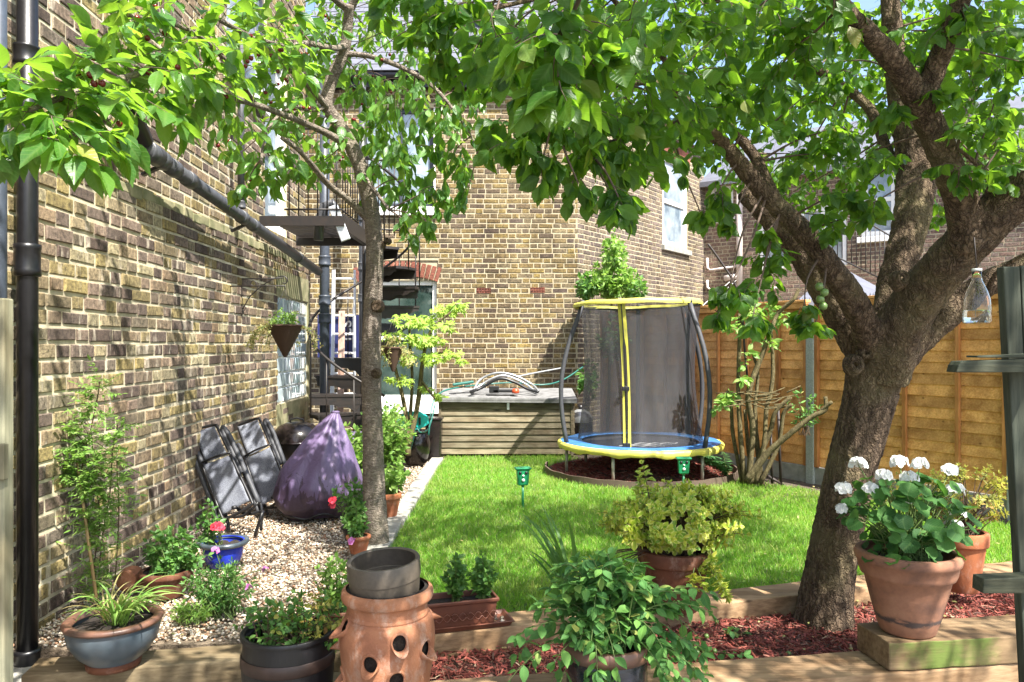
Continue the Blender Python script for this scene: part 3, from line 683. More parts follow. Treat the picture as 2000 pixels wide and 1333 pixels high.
# ---- neighbouring house: wall with white windows beyond the fence
NX, NY = RX + 7.5 * .811, RY - 7.5 * .585
WN = Wall((RX, RY), (NX, NY), 1)
nh = thing('neighbouring_house', (6, 14, 0), 'brown brick house beyond the fence with white windows and pale drainpipe', 'house')
un = WN.u_of
n1 = (un(1388), un(1432), WN.z_of(1410, 426), WN.z_of(1410, 365)); n2 = (un(1682), un(1752), WN.z_of(1715, 462), WN.z_of(1715, 318)); n3 = (un(1560), un(1655), WN.z_of(1610, 520), WN.z_of(1610, 400)); n4 = (un(1480), un(1540), WN.z_of(1610, 520), WN.z_of(1610, 400))
build_wall(WN, nh, -.1, 4.7, M['brick_pink'], M['mortar_light'], 0, holes=[n1, n2, n3, n4], proud=.006)
window(WN, nh, *n1, M['white'], M['pane_dark'], fw=.07, inset=.03, bars_u=((n1[0] + n1[1]) / 2,), sill=(.1, M['white']))
window(WN, nh, *n2, M['white'], M['pane_blue'], fw=.1, inset=.03, bars_z=((n2[2] + n2[3]) / 2,), sill=(.1, M['white']))
window(WN, nh, *n3, M['white'], M['pane_white'], fw=.1, inset=.03, bars_u=((n3[0] + n3[1]) / 2,), name='door')
window(WN, nh, *n4, M['white'], M['pane_white'], fw=.1, inset=.03, name='door')
g = G(); u = un(1447); g.tube([WN.pt(u, .08, WN.z_of(1447, 578)), WN.pt(u, .08, 4.9)], .06, 12); g.obj('drainpipe', M['pink_pipe'], nh)
def npath(pts, r, mat=M['pink_pipe'], name='waste_pipe'):
    g = G(); g.tube([WN.pt(un(a), .07, WN.z_of(a, b)) for a, b in pts], r, 8); return g.obj(name, mat, nh)
npath([(1384, 505), (1384, 524), (1390, 529), (1440, 521)], .025); npath([(1384, 548), (1384, 562), (1390, 567), (1445, 565)], .025); npath([(1450, 570), (1530, 562)], .025); npath([(1418, 545), (1444, 540)], .06)
g = G(); q = [WN.pt(0, .25, 4.7), WN.pt(7.5, .25, 4.7), WN.pt(7.5, -2.2, 6.1), WN.pt(0, -2.2, 6.1)]
g.add(q + [p - Vector((0, 0, .1)) for p in q], [[0, 1, 2, 3], [4, 7, 6, 5], [0, 4, 5, 1], [1, 5, 6, 2], [2, 6, 7, 3], [3, 7, 4, 0]]); g.obj('roof', M['slate'], nh)
# external stair railing and lean-to roof in front of the neighbour
rl = thing('stair_railing', P(1680, 560, 11.2), 'thin black stair railing in front of the neighbouring house beyond the fence', 'railing')
def rail_pt(px, py): return P(px, py, 11.3)
g = G(); g.tube([rail_pt(1560, 415), rail_pt(1690, 432), rail_pt(1740, 462), rail_pt(1742, 540)], .012, 6); g.tube([rail_pt(1560, 490), rail_pt(1640, 505), rail_pt(1735, 552)], .012, 6); g.obj('hand_rail', M['iron'], rl)
for i in range(20):
    px = 1562 + i * 9.2; t = (px - 1690) / 50
    top = 415 + (px - 1560) * .13 if px < 1690 else 432 + (px - 1690) * .6
    bot = 490 + (px - 1560) * .19 if px < 1640 else 505 + (px - 1640) * .49
    g = G(); g.tube([rail_pt(px, top), rail_pt(px, bot)], .007, 5); g.obj('baluster', M['iron'], rl)
lt = thing('lean_to_shed', P(1690, 590, 10.6), 'grey roofed lean-to just behind the fence beneath the black stair railing', 'shed')
a, b, c, e = P(1632, 512, 10.9), P(1728, 572, 9.4), P(1640, 585, 8.9), P(1600, 530, 10.4)
a = P(1636, 518, 10.8); b = P(1735, 572, 9.6); c = P(1700, 580, 8.9); e = P(1560, 585, 8.9)
g = G(); q = [a, b, c, e]; g.add(q + [p - Vector((0, 0, 1.9)) for p in q], [[0, 3, 2, 1], [0, 1, 5, 4], [1, 2, 6, 5], [2, 3, 7, 6], [3, 0, 4, 7]]); g.obj('roof', M['slate'], lt)
rb = thing('brick_coping', P(1430, 600, 10.4), 'low red brick coping seen over the fence top behind the trampoline', 'wall')
for i in range(8):
    px = 1398 + i * 10
    g = G(); g.box(P(px, 592 - (4 if 0 < i < 7 else 0), 10.4), (.066, .2, .18), Matrix.Rotation(.1, 3, 'Y')); g.obj('coping_brick', M['brick_red'], rb, bevel=.006)
g = G(); g.box(P(1430, 640, 10.42), (.6, .2, .5)); g.obj('wall_core', M['brick_red'], rb)

# ------------------------------------------------------------------ fence
fn = thing('wooden_fence', (fenceX(7), 7, 0), 'new orange overlap board fence with grey concrete post along the right side', 'fence')
WF = Wall((fenceX(11.4), 11.4), (fenceX(4.0), 4.0), 1)
def uf(px): return WF.u_of(px)
posts = [uf(1255), uf(1412 - 6), uf(1588), uf(1588) + 1.9 , uf(1588) + 3.8]
posts = [uf(1588) - 3.7, uf(1588) - 1.83, uf(1588), uf(1985), uf(1985) + 1.8]
def fbox(g, u0, u1, v0, v1, z0, z1, tilt=0):
    m = Matrix([list(r) for r in WF.m3()]) @ Matrix.Rotation(tilt, 3, 'X')
    g.box(WF.pt((u0 + u1) / 2, (v0 + v1) / 2, (z0 + z1) / 2), (u1 - u0, abs(v1 - v0), z1 - z0), m)
for pi in range(len(posts) - 1):
    a, b = posts[pi] + .05, posts[pi + 1] - .05
    if a > WF.L: break
    zb, zt = .17, 1.90; nb = 17; st = (zt - zb) / nb
    for i in range(nb):
        g = G(); z0 = zb + i * st + random.uniform(-.004, .004)
        fbox(g, a + .02, b - .02, -.012, .0, z0, z0 + st + .022, R(5.5) + random.uniform(-.01, .01))
        g.obj('board', M['fence'], fn, bevel=.002, seg=1)
    for f in (0.0, .26, .52, .78, 1.0):
        if f in (0.0, 1.0): continue
        uu = a + (b - a) * f
        g = G(); fbox(g, uu - .018, uu + .018, .012, .045, zb, zt); g.obj('batten', M['fence_dark'], fn, bevel=.003)
    for uu in (a + .02, b - .02):
        g = G(); fbox(g, uu - .02, uu + .02, .008, .05, zb, zt); g.obj('batten', M['fence_dark'], fn, bevel=.003)
    g = G(); fbox(g, a, b, -.03, .05, zt + .001, zt + .03); g.obj('cap_rail', M['fence'], fn, bevel=.004)
    g = G(); fbox(g, a + .02, b - .02, .014, .04, zt - .06, zt - .003); g.obj('top_rail', M['fence'], fn, bevel=.003)
    g = G(); fbox(g, a - .02, b + .02, -.02, .03, -.1, .165); g.obj('gravel_board', M['concrete'], fn, bevel=.006)
for i, p in enumerate(posts[1:4]):
    if p > WF.L: continue
    g = G(); fbox(g, p - .05, p + .05, -.05, .06, -.1, 1.84 if i == 1 else 1.8); g.obj('concrete_post', M['post'], fn, bevel=.01)
# black spikes along the top of the fence
V = []; Fq = []
sp = np.array([(-.004, 0, 0), (.004, 0, 0), (0, .004, 0), (0, 0, .035)]); sf = np.array([[0, 1, 3], [1, 2, 3], [2, 0, 3]])
Tm = []; 
for i in range(620):
    u = random.uniform(.1, WF.L - .6); v = random.choice((-.02, 0, .02)); Tm.append(np.array(WF.pt(u, v, 1.928)))
Am = [np.eye(3) * random.uniform(.8, 1.3) for _ in Tm]
me = scatter('spikes', (sp, sf, None), Am, Tm, False)
tag(link('spike_strip', me, M['black_plastic']), 'rows of small black plastic spikes running along the fence top', 'spikes', kind='stuff')

# ------------------------------------------------------------------ drainpipes
YP = 3.72; XP = wallX(YP) + .1
pipe('soil_pipe', [(XP, YP, -.15), (XP, YP, 4.2)], .047, M['black_pipe'], [((XP, YP, 1.78), (XP, YP, 1.94), 1.22), ((XP, YP, -.14), (XP, YP, -.02), 1.25), ((XP - .005, YP, 2.8), (XP - .005, YP, 2.9), 1.2)], 'thick black soil pipe running full height at the left edge')
p0 = P(4, 674, 3.3)
pipe('rain_pipe', [(p0.x - .02, 3.3, -.15), (p0.x - .02, 3.3, 4)], .036, M['blue_pipe'], [], 'thinner blue-grey pipe left of the thick black soil pipe')
def wl(px, py, off):     # on the left wall plane, standing off by off metres
    k = (px - 1000) / F; Y = (-2.325 + off) / (k + .033); return P(px, py, Y)
a = wl(236, 170, .12); b = wl(286, 292, .13); e = P(622, 531, 9.5)
dr = pipe('diagonal_pipe', [wl(238, 150, .12), a, b + (a - b).normalized() * .05], .062, M['black_pipe'], [], 'grey waste pipe sloping down along the left wall under the cherry leaves', 'drainpipe')
dd = (e - b).normalized(); LL = (e - b).length
g = G(); g.tube([b - dd * .03, b + dd * LL], .052, 16); g.obj('pipe_length', M['grey_pipe'], dr)
for s0, k in ((.0, 1.28), (.16, 1.22), (.34, 1.18), (.62, 1.15), (1.75, 1.15), (2.05, 1.12), (3.6, 1.12)):
    a1 = b + dd * s0; b1 = a1 + dd * (.1 if s0 else .16)
    g = G(); g.tube([a1, a1 + dd * .003, b1 - dd * .003, b1], [.053, .052 * k, .052 * k, .053], 16); g.obj('pipe_collar', M['grey_pipe'], dr)
for s0 in (.22, 1.9):
    q = b + dd * s0; g = G(); g.beam(q + Vector((-.0, 0, -.04)), q + Vector((-.13, .0, -.1)), .04, .02); g.obj('bracket', M['black_pipe'], dr)
v1 = wl(462, 200, .1); v2 = wl(471, 408, .1); v1 = Vector((v2.x, v2.y, H - (190 - 674) / F * v2.y))
pipe('thin_waste_pipe', [v1 + Vector((0, 0, .6)), v2], .032, M['grey_pipe'], [(v2, v2 + Vector((0, 0, .07)), 1.25)], 'thin vertical grey pipe dropping into the sloping waste pipe')
sp_ = P(634, 674, 9.75)
pipe('soil_stack', [(sp_.x, sp_.y, 0), (sp_.x, sp_.y, 5.4)], .062, M['blue_pipe'], [((sp_.x, sp_.y, z), (sp_.x, sp_.y, z + .13), 1.2) for z in (.45, 1.72, 1.95, 2.45)] , 'blue-grey soil stack beside the spiral stair at the wall corner')
sq = P(708, 674, 10.9)
pipe('black_downpipe', [(sq.x, sq.y, 0), (sq.x, sq.y, 5.4)], .05, M['grey_pipe'], [((sq.x, sq.y, z), (sq.x, sq.y, z + .12), 1.25) for z in (2.5, 2.05, 3.2)], 'dark grey downpipe on the back house wall behind the spiral stair')

# ------------------------------------------------------------------ spiral stair and landing
SC = P(713, 674, 9.6); SX, SY = SC.x, SC.y; SR = .68
ss = thing('spiral_staircase', (SX, SY, 0), 'dark cast iron spiral staircase climbing to a landing behind the cherry trunk', 'staircase')
g = G(); g.tube([(SX, SY, 0), (SX, SY, 3.9)], .038, 12); g.obj('centre_pole', M['iron'], ss)
def spt(ang, r, z): return Vector((SX + r * math.cos(ang), SY + r * math.sin(ang), z))
tr = []
for i in range(12):
    z = .17 + .222 * i; ang = R(270 - 30 * i); tr.append((z, ang))
    g = G(); da = R(17); nseg = 5
    top = [spt(ang - da + 2 * da * k / nseg, SR, z) for k in range(nseg + 1)]; inn = [spt(ang + R(35), .05, z), spt(ang - R(35), .05, z)]
    poly = top + inn; n = len(poly)
    g.add(poly + [p - Vector((0, 0, .03)) for p in poly], [list(range(n)), list(range(n, 2 * n))[::-1]] + [[k, k + n, (k + 1) % n + n, (k + 1) % n] for k in range(n)])
    st_ = g.obj('tread', M['iron'], ss)
    g = G(); aa = ang + R(16); g.beam(spt(aa, .05, z - .08), spt(aa, SR - .02, z - .08), .008, .1); g.obj('riser_plate', M['iron'], st_)
    # riser web under the tread with scalloped edge
    g = G(); ns = 12
    for sgn in (-1, 1):
        vs = []
        for k in range(ns + 1):
            f = k / ns; r = .06 + (SR - .07) * f
            dep = .06 + .15 * (1 - f) ** 1.4 + .016 * math.sin(f * 18)
            vs.append((r, dep))
        aa = ang + sgn * da * .96
        pv = [spt(aa, r, z - .018) for r, dpt in vs] + [spt(aa, r, z - .018 - dpt) for r, dpt in vs]
        m = len(vs); g.add(pv, [[k, k + 1, m + k + 1, m + k] for k in range(m - 1)])
        pv2 = [p + Vector((.004 * math.sin(aa), .004, 0)) for p in pv]; g.add(pv2, [[m + k, m + k + 1, k + 1, k] for k in range(m - 1)])
    g.obj('riser_web', M['iron'], st_)
    q = spt(ang, SR, z); g = G(); g.tube([q + Vector((0, 0, -.02)), q + Vector((0, 0, .9))], .009, 6); g.obj('baluster', M['iron'], ss)
hr = []
for k in range(61):
    i = -1 + 12.6 * k / 60; hr.append(spt(R(270 - 30 * i), SR, 1.07 + .222 * i))
g = G(); g.tube(hr, .017, 8); g.obj('hand_rail', M['iron'], ss)
LZ = 2.72
ld = thing('iron_landing', (-2, 8.5, LZ), 'iron landing platform with black railings outside the upper white door', 'landing')
lx0, lx1, ly0, ly1 = wallX(8.5) + .02, -1.72, 7.85, 9.25
g = G(); g.box(((lx0 + lx1) / 2, ly1 - .03, LZ), (lx1 - lx0, .06, .16)); g.box(((lx0 + lx1) / 2, ly0 + .03, LZ), (lx1 - lx0, .05, .1)); g.box((lx1 - .03, (ly0 + ly1) / 2, LZ), (.06, ly1 - ly0 - .13, .16)); g.obj('beam', M['iron'], ld)
for i in range(13):
    y = ly0 + .1 + i * (ly1 - ly0 - .2) / 12; g = G(); g.box(((lx0 + lx1) / 2, y, LZ + .03), (lx1 - lx0 - .08, .05, .02)); g.obj('grating_bar', M['iron'], ld)
def rails(pth, n, nm='baluster'):
    g = G(); g.tube([Vector((x, y, LZ + .95)) for x, y in pth], .015, 6); g.tube([Vector((x, y, LZ + .12)) for x, y in pth], .01, 6); g.obj('hand_rail', M['iron'], ld)
    for (x0, y0), (x1, y1), k in zip(pth[:-1], pth[1:], n):
        for i in range(k):
            t = (i + .5) / k; g = G(); x, y = x0 + (x1 - x0) * t, y0 + (y1 - y0) * t
            g.tube([(x, y, LZ + .05), (x, y, LZ + .95)], .008, 6); g.obj(nm, M['iron'], ld)
rails([(lx0 + .25, ly0 + .03), (lx1 - .03, ly0 + .03), (lx1 - .03, ly1 - .5)], [6, 7])
rails([(lx1 - .03, ly1 - .1), (SX + .5, ly1 + .1)], [7])
cw = thing('pipe_cowl', P(640, 430, 8.0), 'curved black pipe cowl with long grey vane hanging at the landing edge', 'vent')
g = G(); g.tube([P(622, 470, 8), P(624, 430, 8), P(634, 403, 8), P(648, 398, 8), P(658, 410, 8)], [.05, .05, .052, .05, .04], 12); g.obj('bend', M['grey_pipe'], cw)
g = G(); g.beam(P(650, 402, 7.9), P(676, 470, 7.9), .1, .03, up=(0, -1, .2)); g.obj('vane', M['white_metal'], cw, bevel=.006)

# ladder, plank and banner between the stair and the back wall
la = thing('aluminium_ladder', P(660, 830, 10.6), 'aluminium ladder leaning on the back wall behind the spiral stair', 'ladder')
for a, b in ((648, 652), (693, 693)):
    g = G(); g.beam(P(a, 850, 10.6), P(b, 528, 11.1), .05 if a == 648 else .03, .03, up=(0, -1, 0)); g.obj('rail', M['white_metal'], la, bevel=.004)
for py in (545, 583, 617, 653, 690, 730, 770, 810):
    t = (850 - py) / 322; Yq = 10.6 + .5 * t
    g = G(); g.tube([P(650, py, Yq), P(693, py, Yq)], .016, 8); g.obj('rung', M['white'], la)
pk = G(); pk.beam(P(664, 850, 10.3), P(668, 608, 10.7), .085, .03, up=(0, -1, 0)); tag(pk.obj('plank', M['plank'], None, bevel=.003), 'pinkish timber plank standing upright between the ladder rails', 'plank')
bn = thing('navy_sign_board', P(665, 660, 11.2), 'navy blue sign board with white letters turned sideways behind the ladder', 'sign')
g = G(); c = P(662, 657, 11.2); g.box(c, (.62, .02, .62)); g.obj('board', M['banner'], bn)
def text(body, name, size, mat, mw, parent, extrude=.002):
    cu = bpy.data.curves.new(name, 'FONT'); cu.body = body; cu.size = size; cu.extrude = extrude; cu.align_x = 'CENTER'; cu.align_y = 'CENTER'
    t = bpy.data.objects.new(name + '_curve', cu); COL.objects.link(t); dg = bpy.context.evaluated_depsgraph_get(); me = bpy.data.meshes.new_from_object(t.evaluated_get(dg)); bpy.data.objects.remove(t)
    me.materials.clear(); return link(name, me, mat, parent, mw)
q = P(674, 646, 11.18)
text('ics', 'lettering', .3, M['white'], Matrix.Translation(q) @ Matrix.Rotation(R(-90), 4, 'Y') @ Matrix.Rotation(R(90), 4, 'X') , bn)
g = G(); g.beam(P(691, 600, 11.15), P(691, 700, 11.15), .03, .02, up=(0, -1, 0)); g.beam(P(655, 617, 11.15), P(690, 617, 11.15), .02, .02); g.obj('white_edging', M['white'], bn)
# ------------------------------------------------------------------ leaf tools
def leaf_proto(widths, fold=.12, droop=.18, wave=.02, seed=0, n=None, curl=0.0, cup=0):
    """along +Y, unit length; widths = half widths at equally spaced stations (ends 0)"""
    rr = random.Random(seed); m = len(widths); V = []; UV = []
    for i, wd in enumerate(widths):
        t = i / (m - 1); z = -droop * t * t + cup * (t - .5) ** 2; x0 = curl * t * t
        V.append((x0, t, z)); UV.append((.5, t))
        if 0 < i < m - 1:
            a = fold * wd + rr.uniform(-wave, wave); b = fold * wd + rr.uniform(-wave, wave)
            V.append((x0 - wd, t + rr.uniform(-.01, .01), z + a)); UV.append((.5 - wd, t)); V.append((x0 + wd, t + rr.uniform(-.01, .01), z + b)); UV.append((.5 + wd, t))
    Fc = []
    mid = lambda i: 0 if i == 0 else (1 + (i - 1) * 3)
    L = lambda i: mid(i) + 1; Rr = lambda i: mid(i) + 2
    for i in range(m - 1):
        if i == 0: Fc += [[mid(0), mid(1), L(1)], [mid(0), Rr(1), mid(1)]]
        elif i == m - 2: Fc += [[mid(i), mid(i + 1), L(i)], [mid(i), Rr(i), mid(i + 1)]]
        else: Fc += [[mid(i), mid(i + 1), L(i + 1)], [mid(i), L(i + 1), L(i)], [mid(i), Rr(i), Rr(i + 1)], [mid(i), Rr(i + 1), mid(i + 1)]]
    return np.array(V), np.array(Fc), np.array(UV)
PR = {
 'cherry': [leaf_proto([0, .13, .22, .255, .24, .17, .07, 0], .28, d, .02, s, curl=c) for s, (d, c) in enumerate(((.25, .05), (.12, -.05), (.45, 0), (-.05, .08)))],
 'plum': [leaf_proto([0, .13, .23, .295, .32, .3, .22, .1, 0], .16, d, .02, s + 5, curl=c) for s, (d, c) in enumerate(((.2, .04), (.08, -.06), (.38, 0), (-.08, 0)))],
 'small': [leaf_proto([0, .19, .27, .25, .14, 0], .25, d, .02, s + 9) for s, d in enumerate((.15, .3, -.05))],
 'narrow': [leaf_proto([0, .11, .14, .09, 0], .25, d, .02, s + 12) for s, d in enumerate((.15, .4, 0))],
 'oval': [leaf_proto([0, .22, .32, .34, .25, 0], .25, d, .02, s + 15) for s, d in enumerate((.15, .3, -.05))],
 'grass': [leaf_proto([0.02, .028, .02, 0], .3, d, 0, s + 20, curl=c) for s, (d, c) in enumerate(((.3, .15), (.5, -.2), (.1, .05), (.7, .1)))],
}
def round_leaf(seed):
    rr = random.Random(seed); n = 14; V = [(0, .5, -.02)]; UV = [(.5, .5)]
    for k in range(n):
        t = 2 * math.pi * (k + .5) / n - math.pi / 2; r = .5 * (1 + (.07 if k % 2 else -.05)) * (1 - .45 * math.exp(-((((t + math.pi / 2 + math.pi) % (2 * math.pi)) - math.pi) / .35) ** 2))
        V.append((r * math.cos(t), .5 + r * math.sin(t), .09 + rr.uniform(-.05, .05))); UV.append((.5 + .5 * math.cos(t), .5 + .5 * math.sin(t)))
    return np.array(V), np.array([[0, 1 + k, 1 + (k + 1) % n] for k in range(n)]), np.array(UV)
PR['round'] = [round_leaf(s) for s in range(3)]
PM = {k: [np_mesh(k + '_leaf', *p) for p in v] for k, v in PR.items() if k != 'grass'}
def frame(axis, up):
    a = Vector(axis).normalized(); u = Vector(up); s = a.cross(u)
    if s.length < 1e-3: s = a.cross(Vector((1, 0, .1)))
    s.normalize(); n = s.cross(a)
    return np.array([[s.x, a.x, n.x], [s.y, a.y, n.y], [s.z, a.z, n.z]])
def rv(s=1): return Vector((random.gauss(0, s), random.gauss(0, s), random.gauss(0, s)))
class Foliage:
    def __init__(s, kind, mat): s.kind = kind; s.mat = mat; s.items = []
    def leaf(s, pos, axis, up, L, wd=1.0):
        A = frame(axis, up) * L; A[:, 0] *= wd; s.items.append((A, np.array(pos), L))
    def build(s, parent, nind=0, part='leaf', rest='foliage'):
        if not s.items: return
        def px(it):
            c = it[1]
            if c[1] < .4: return 0
            x, y = proj(c); 
            if not (-10 < x < 2010 and -10 < y < 1343): return 0
            return it[2] / c[1]
        sc_ = sorted(s.items, key=px, reverse=True); nv = len(PR[s.kind]); bk = {i: ([], []) for i in range(nv)}
        for i, it in enumerate(sc_):
            v = random.randrange(nv); A, T, L = it
            if i < nind and px(it) > 0:
                key = (s.kind, s.mat.name, v); me = LC.get(key)
                if me is None: me = PM[s.kind][v].copy(); me.materials.clear(); me.materials.append(s.mat); LC[key] = me
                link(part, me, None, parent, Matrix([list(A[0]) + [T[0]], list(A[1]) + [T[1]], list(A[2]) + [T[2]], [0, 0, 0, 1]]))
            else: bk[v][0].append(A); bk[v][1].append(T)
        aV, aF, aU, b0 = [], [], [], 0
        for v in range(nv):
            if not bk[v][0]: continue
            V, Fc, U = PR[s.kind][v]; A = np.array(bk[v][0]); T = np.array(bk[v][1])
            aV.append((np.einsum('nij,vj->nvi', A, V) + T[:, None]).reshape(-1, 3)); aF.append((Fc[None] + (np.arange(len(T)) * len(V))[:, None, None] + b0).reshape(-1, 3)); aU.append(np.tile(U, (len(T), 1))); b0 += len(T) * len(V)
        if aV: return link(rest, np_mesh(rest, np.vstack(aV), np.vstack(aF), np.vstack(aU)), s.mat, parent, kind='stuff')
LC = {}
UP = Vector((0, 0, 1))
def twig(fol, tg, a, d, L, n, leaf, sag=.6, rad=.004, flat=.5, spread=.75, term=3, fruit=None, hangleaf=.35):
    """leafy twig from a in direction d"""
    d = Vector(d).normalized(); pts = [Vector(a)]; st = L / 6
    for i in range(6):
        d = (d + Vector((0, 0, -sag / 6)) + rv(.07)).normalized(); pts.append(pts[-1] + d * st)
    if tg is not None: tg.tube(pts, [rad * (1 - .12 * i) for i in range(7)], 4, caps=False)
    for i in range(n):
        t = (i + .6) / n * 5.6; k = int(t); p = pts[k].lerp(pts[min(k + 1, 6)], t - k); dd = (pts[min(k + 1, 6)] - pts[k]).normalized()
        sd = dd.cross(UP); 
        if sd.length < .05: sd = Vector((1, 0, 0))
        sd.normalize(); sd *= (1 if i % 2 else -1)
        ax = (dd * (1 - spread) + sd * spread + Vector((0, 0, -hangleaf)) + rv(.22)).normalized(); Lf = leaf * random.uniform(.5, 1.25)
        up = (UP * flat + rv(.45 * (1.3 - flat))).normalized()
        fol.leaf(p + ax * Lf * .12, ax, up, Lf, random.uniform(.85, 1.1))
    for i in range(term):
        ax = (pts[-1] - pts[-2]).normalized() + rv(.5) + Vector((0, 0, -hangleaf)); Lf = leaf * random.uniform(.6, 1.1); fol.leaf(pts[-1], ax, UP * flat + rv(.4), Lf)
    if fruit is not None and random.random() < fruit[1]:
        for _ in range(random.randint(1, 3)):
            p = pts[random.randint(2, 5)] + rv(.015) + Vector((0, 0, -.05)); fruit[0].append(p)
    return pts
def spread_in(c, r): 
    while True:
        q = Vector((random.uniform(-1, 1), random.uniform(-1, 1), random.uniform(-1, 1)))
        if q.length <= 1: return Vector((c[0] + q.x * r[0], c[1] + q.y * r[1], c[2] + q.z * r[2]))
def branch(th, pts, mat, name='branch', n=12, sub=6, wob=.05, lump=.0):
    """pts: (px,py,Y,radius_px)"""
    W = []
    for (px, py, Y, r) in pts:
        p = P(px, py, Y); W.append((p.x, p.y, p.z, r / F * Y))
    C = curve(W, sub); g = G(); g.tube([Vector(c[:3]) for c in C], [max(c[3], .002) for c in C], n, wob=wob); 
    o = g.obj(name, mat, th); return [Vector(c[:3]) for c in C], [c[3] for c in C]
def nearest(skel, p):
    best = min(skel, key=lambda q: (q - p).length_squared); return best
def cluster(fol, tg, skel, c, r, n, leaf, nl=7, L=None, sag=.6, flat=.5, fruit=None, conn=.009, hang=.35, mult=1.0):
    a = nearest(skel, Vector(c)); c = Vector(c); d = (c - a)
    if conn and d.length > .08:
        mid = a.lerp(c, .5) + Vector((0, 0, .03 * d.length)) + rv(.03 * d.length); cp = curve([(*a, conn * 1.0), (*mid, conn * .7), (*c, conn * .35)], 5); tg.tube([Vector(q[:3]) for q in cp], [q[3] for q in cp], 6, caps=False)
    dn = d.normalized() if d.length > 1e-3 else Vector((0, 0, 1))
    for i in range(int(n * mult)):
        p = spread_in(c, r); dr_ = (p - c).normalized() * .8 + dn * .5 + rv(.35)
        s = p - dr_.normalized() * (r[0] * .5)
        twig(fol, tg, s, dr_, L or r[0] * 1.1, nl, leaf, sag, conn * .3 if conn else .003, flat, fruit=fruit, hangleaf=hang)
def fruits(pl, r, mat, parent, name='fruit', nmax=60):
    g = G(); g.lathe([(0.001, -r), (r * .6, -r * .8), (r, 0), (r * .7, r * .75), (.001, r * .85)], (0, 0, 0), 10); me = g.mesh(name); me.materials.append(mat)
    for p in pl[:nmax]: link(name, me, None, parent, Matrix.Translation(p) @ Matrix.Rotation(random.uniform(0, 3), 4, 'X'))

# ------------------------------------------------------------------ cherry tree
ct = thing('cherry_tree', P(737, 1068, 5.5), 'slender pale-barked cherry tree with red cherries standing left of the lawn', 'tree')
def cpt(px, py, Y, r): return (px, py, Y, r)
T = [(737, 1100, 5.5, 25), (736, 1060, 5.5, 24), (731, 960, 5.48, 22), (728, 850, 5.45, 20), (725, 720, 5.4, 19), (728, 600, 5.37, 18), (732, 500, 5.33, 17), (726, 420, 5.3, 16), (708, 340, 5.25, 15), (688, 290, 5.2, 14), (660, 240, 5.15, 13), (638, 205, 5.1, 12), (648, 155, 5.1, 12), (672, 100, 5.1, 11), (680, 40, 5.05, 10), (682, 10, 5.0, 9)]
skel, _ = branch(ct, T, M['bark_cherry'], 'trunk', n=16, wob=.035)
# pruning scars on the trunk
for (px, py, s) in ((735, 598, 16), (742, 478, 11), (733, 730, 12), (756, 470, 8)):
    q = P(px, py, 5.305); g = G(); r = s / F * 5.24 * .75
    g.lathe([(.001, .004), (r * .5, .006), (r * .75, .012), (r, .0), (r * 1.25, -.05)], q, 12, tilt=Matrix.Rotation(R(90), 3, 'X')); g.obj('knot', M['bark_plum'], ct)
CB = [[(640, 212, 5.1, 7), (600, 165, 4.8, 6), (560, 130, 4.4, 6), (500, 80, 4.0, 5), (430, 40, 3.6, 5)],
      [(690, 290, 5.2, 8), (640, 262, 5.0, 7), (580, 235, 4.6, 6), (500, 205, 4.1, 6), (420, 180, 3.5, 6), (330, 140, 3.0, 6), (250, 150, 2.6, 6), (150, 180, 2.3, 6), (60, 215, 2.1, 5)],
      [(720, 430, 5.3, 8), (680, 390, 5.2, 7), (640, 360, 5.0, 6), (590, 300, 4.6, 5), (550, 270, 4.4, 4)],
      [(676, 90, 5.1, 7), (650, 95, 4.9, 6), (600, 85, 4.7, 6), (560, 90, 4.5, 4), (480, 70, 4.2, 3)],
      [(680, 20, 5.05, 8), (655, 0, 4.9, 7), (610, -40, 4.6, 6), (560, -90, 4.3, 5)],
      [(684, 20, 5.05, 8), (700, -10, 5, 7), (740, -60, 4.9, 6), (820, -80, 4.8, 5)],
      [(672, 105, 5.1, 6), (720, 110, 5.1, 5), (780, 130, 5.0, 5), (840, 165, 4.95, 4), (890, 220, 4.9, 3), (935, 290, 4.85, 2)],
      [(705, 335, 5.2, 6), (730, 370, 5.1, 4), (760, 410, 5.0, 3)],
      [(640, 200, 5.1, 5), (620, 215, 5.0, 4), (560, 215, 4.8, 3), (520, 260, 4.5, 3), (510, 320, 4.2, 3)],
      [(250, 150, 2.6, 5), (230, 200, 2.5, 5), (200, 240, 2.3, 5), (140, 265, 2.2, 4), (70, 260, 2.1, 3)],
      [(500, 205, 4.1, 4), (440, 120, 3.6, 4), (370, 60, 3.0, 4), (250, 30, 2.6, 4)]]
for b in CB:
    s2, _ = branch(ct, b, M['bark_cherry'], 'branch', n=9, wob=.06); skel += s2
fc = Foliage('cherry', M['leaf_cherry']); tgc = G(); fr = []
def cc(px, py, Y, rp, n, leaf=.105, rz=None, nl=6, flat=.75, sag=.6, hang=.35, fr_=.25):
    r = rp / F * Y; cluster(fc, tgc, skel, P(px, py, Y), (r, r * .9, (rz or rp * .6) / F * Y), n, leaf, nl, sag=sag, flat=flat, fruit=(fr, fr_), conn=.006, hang=hang)
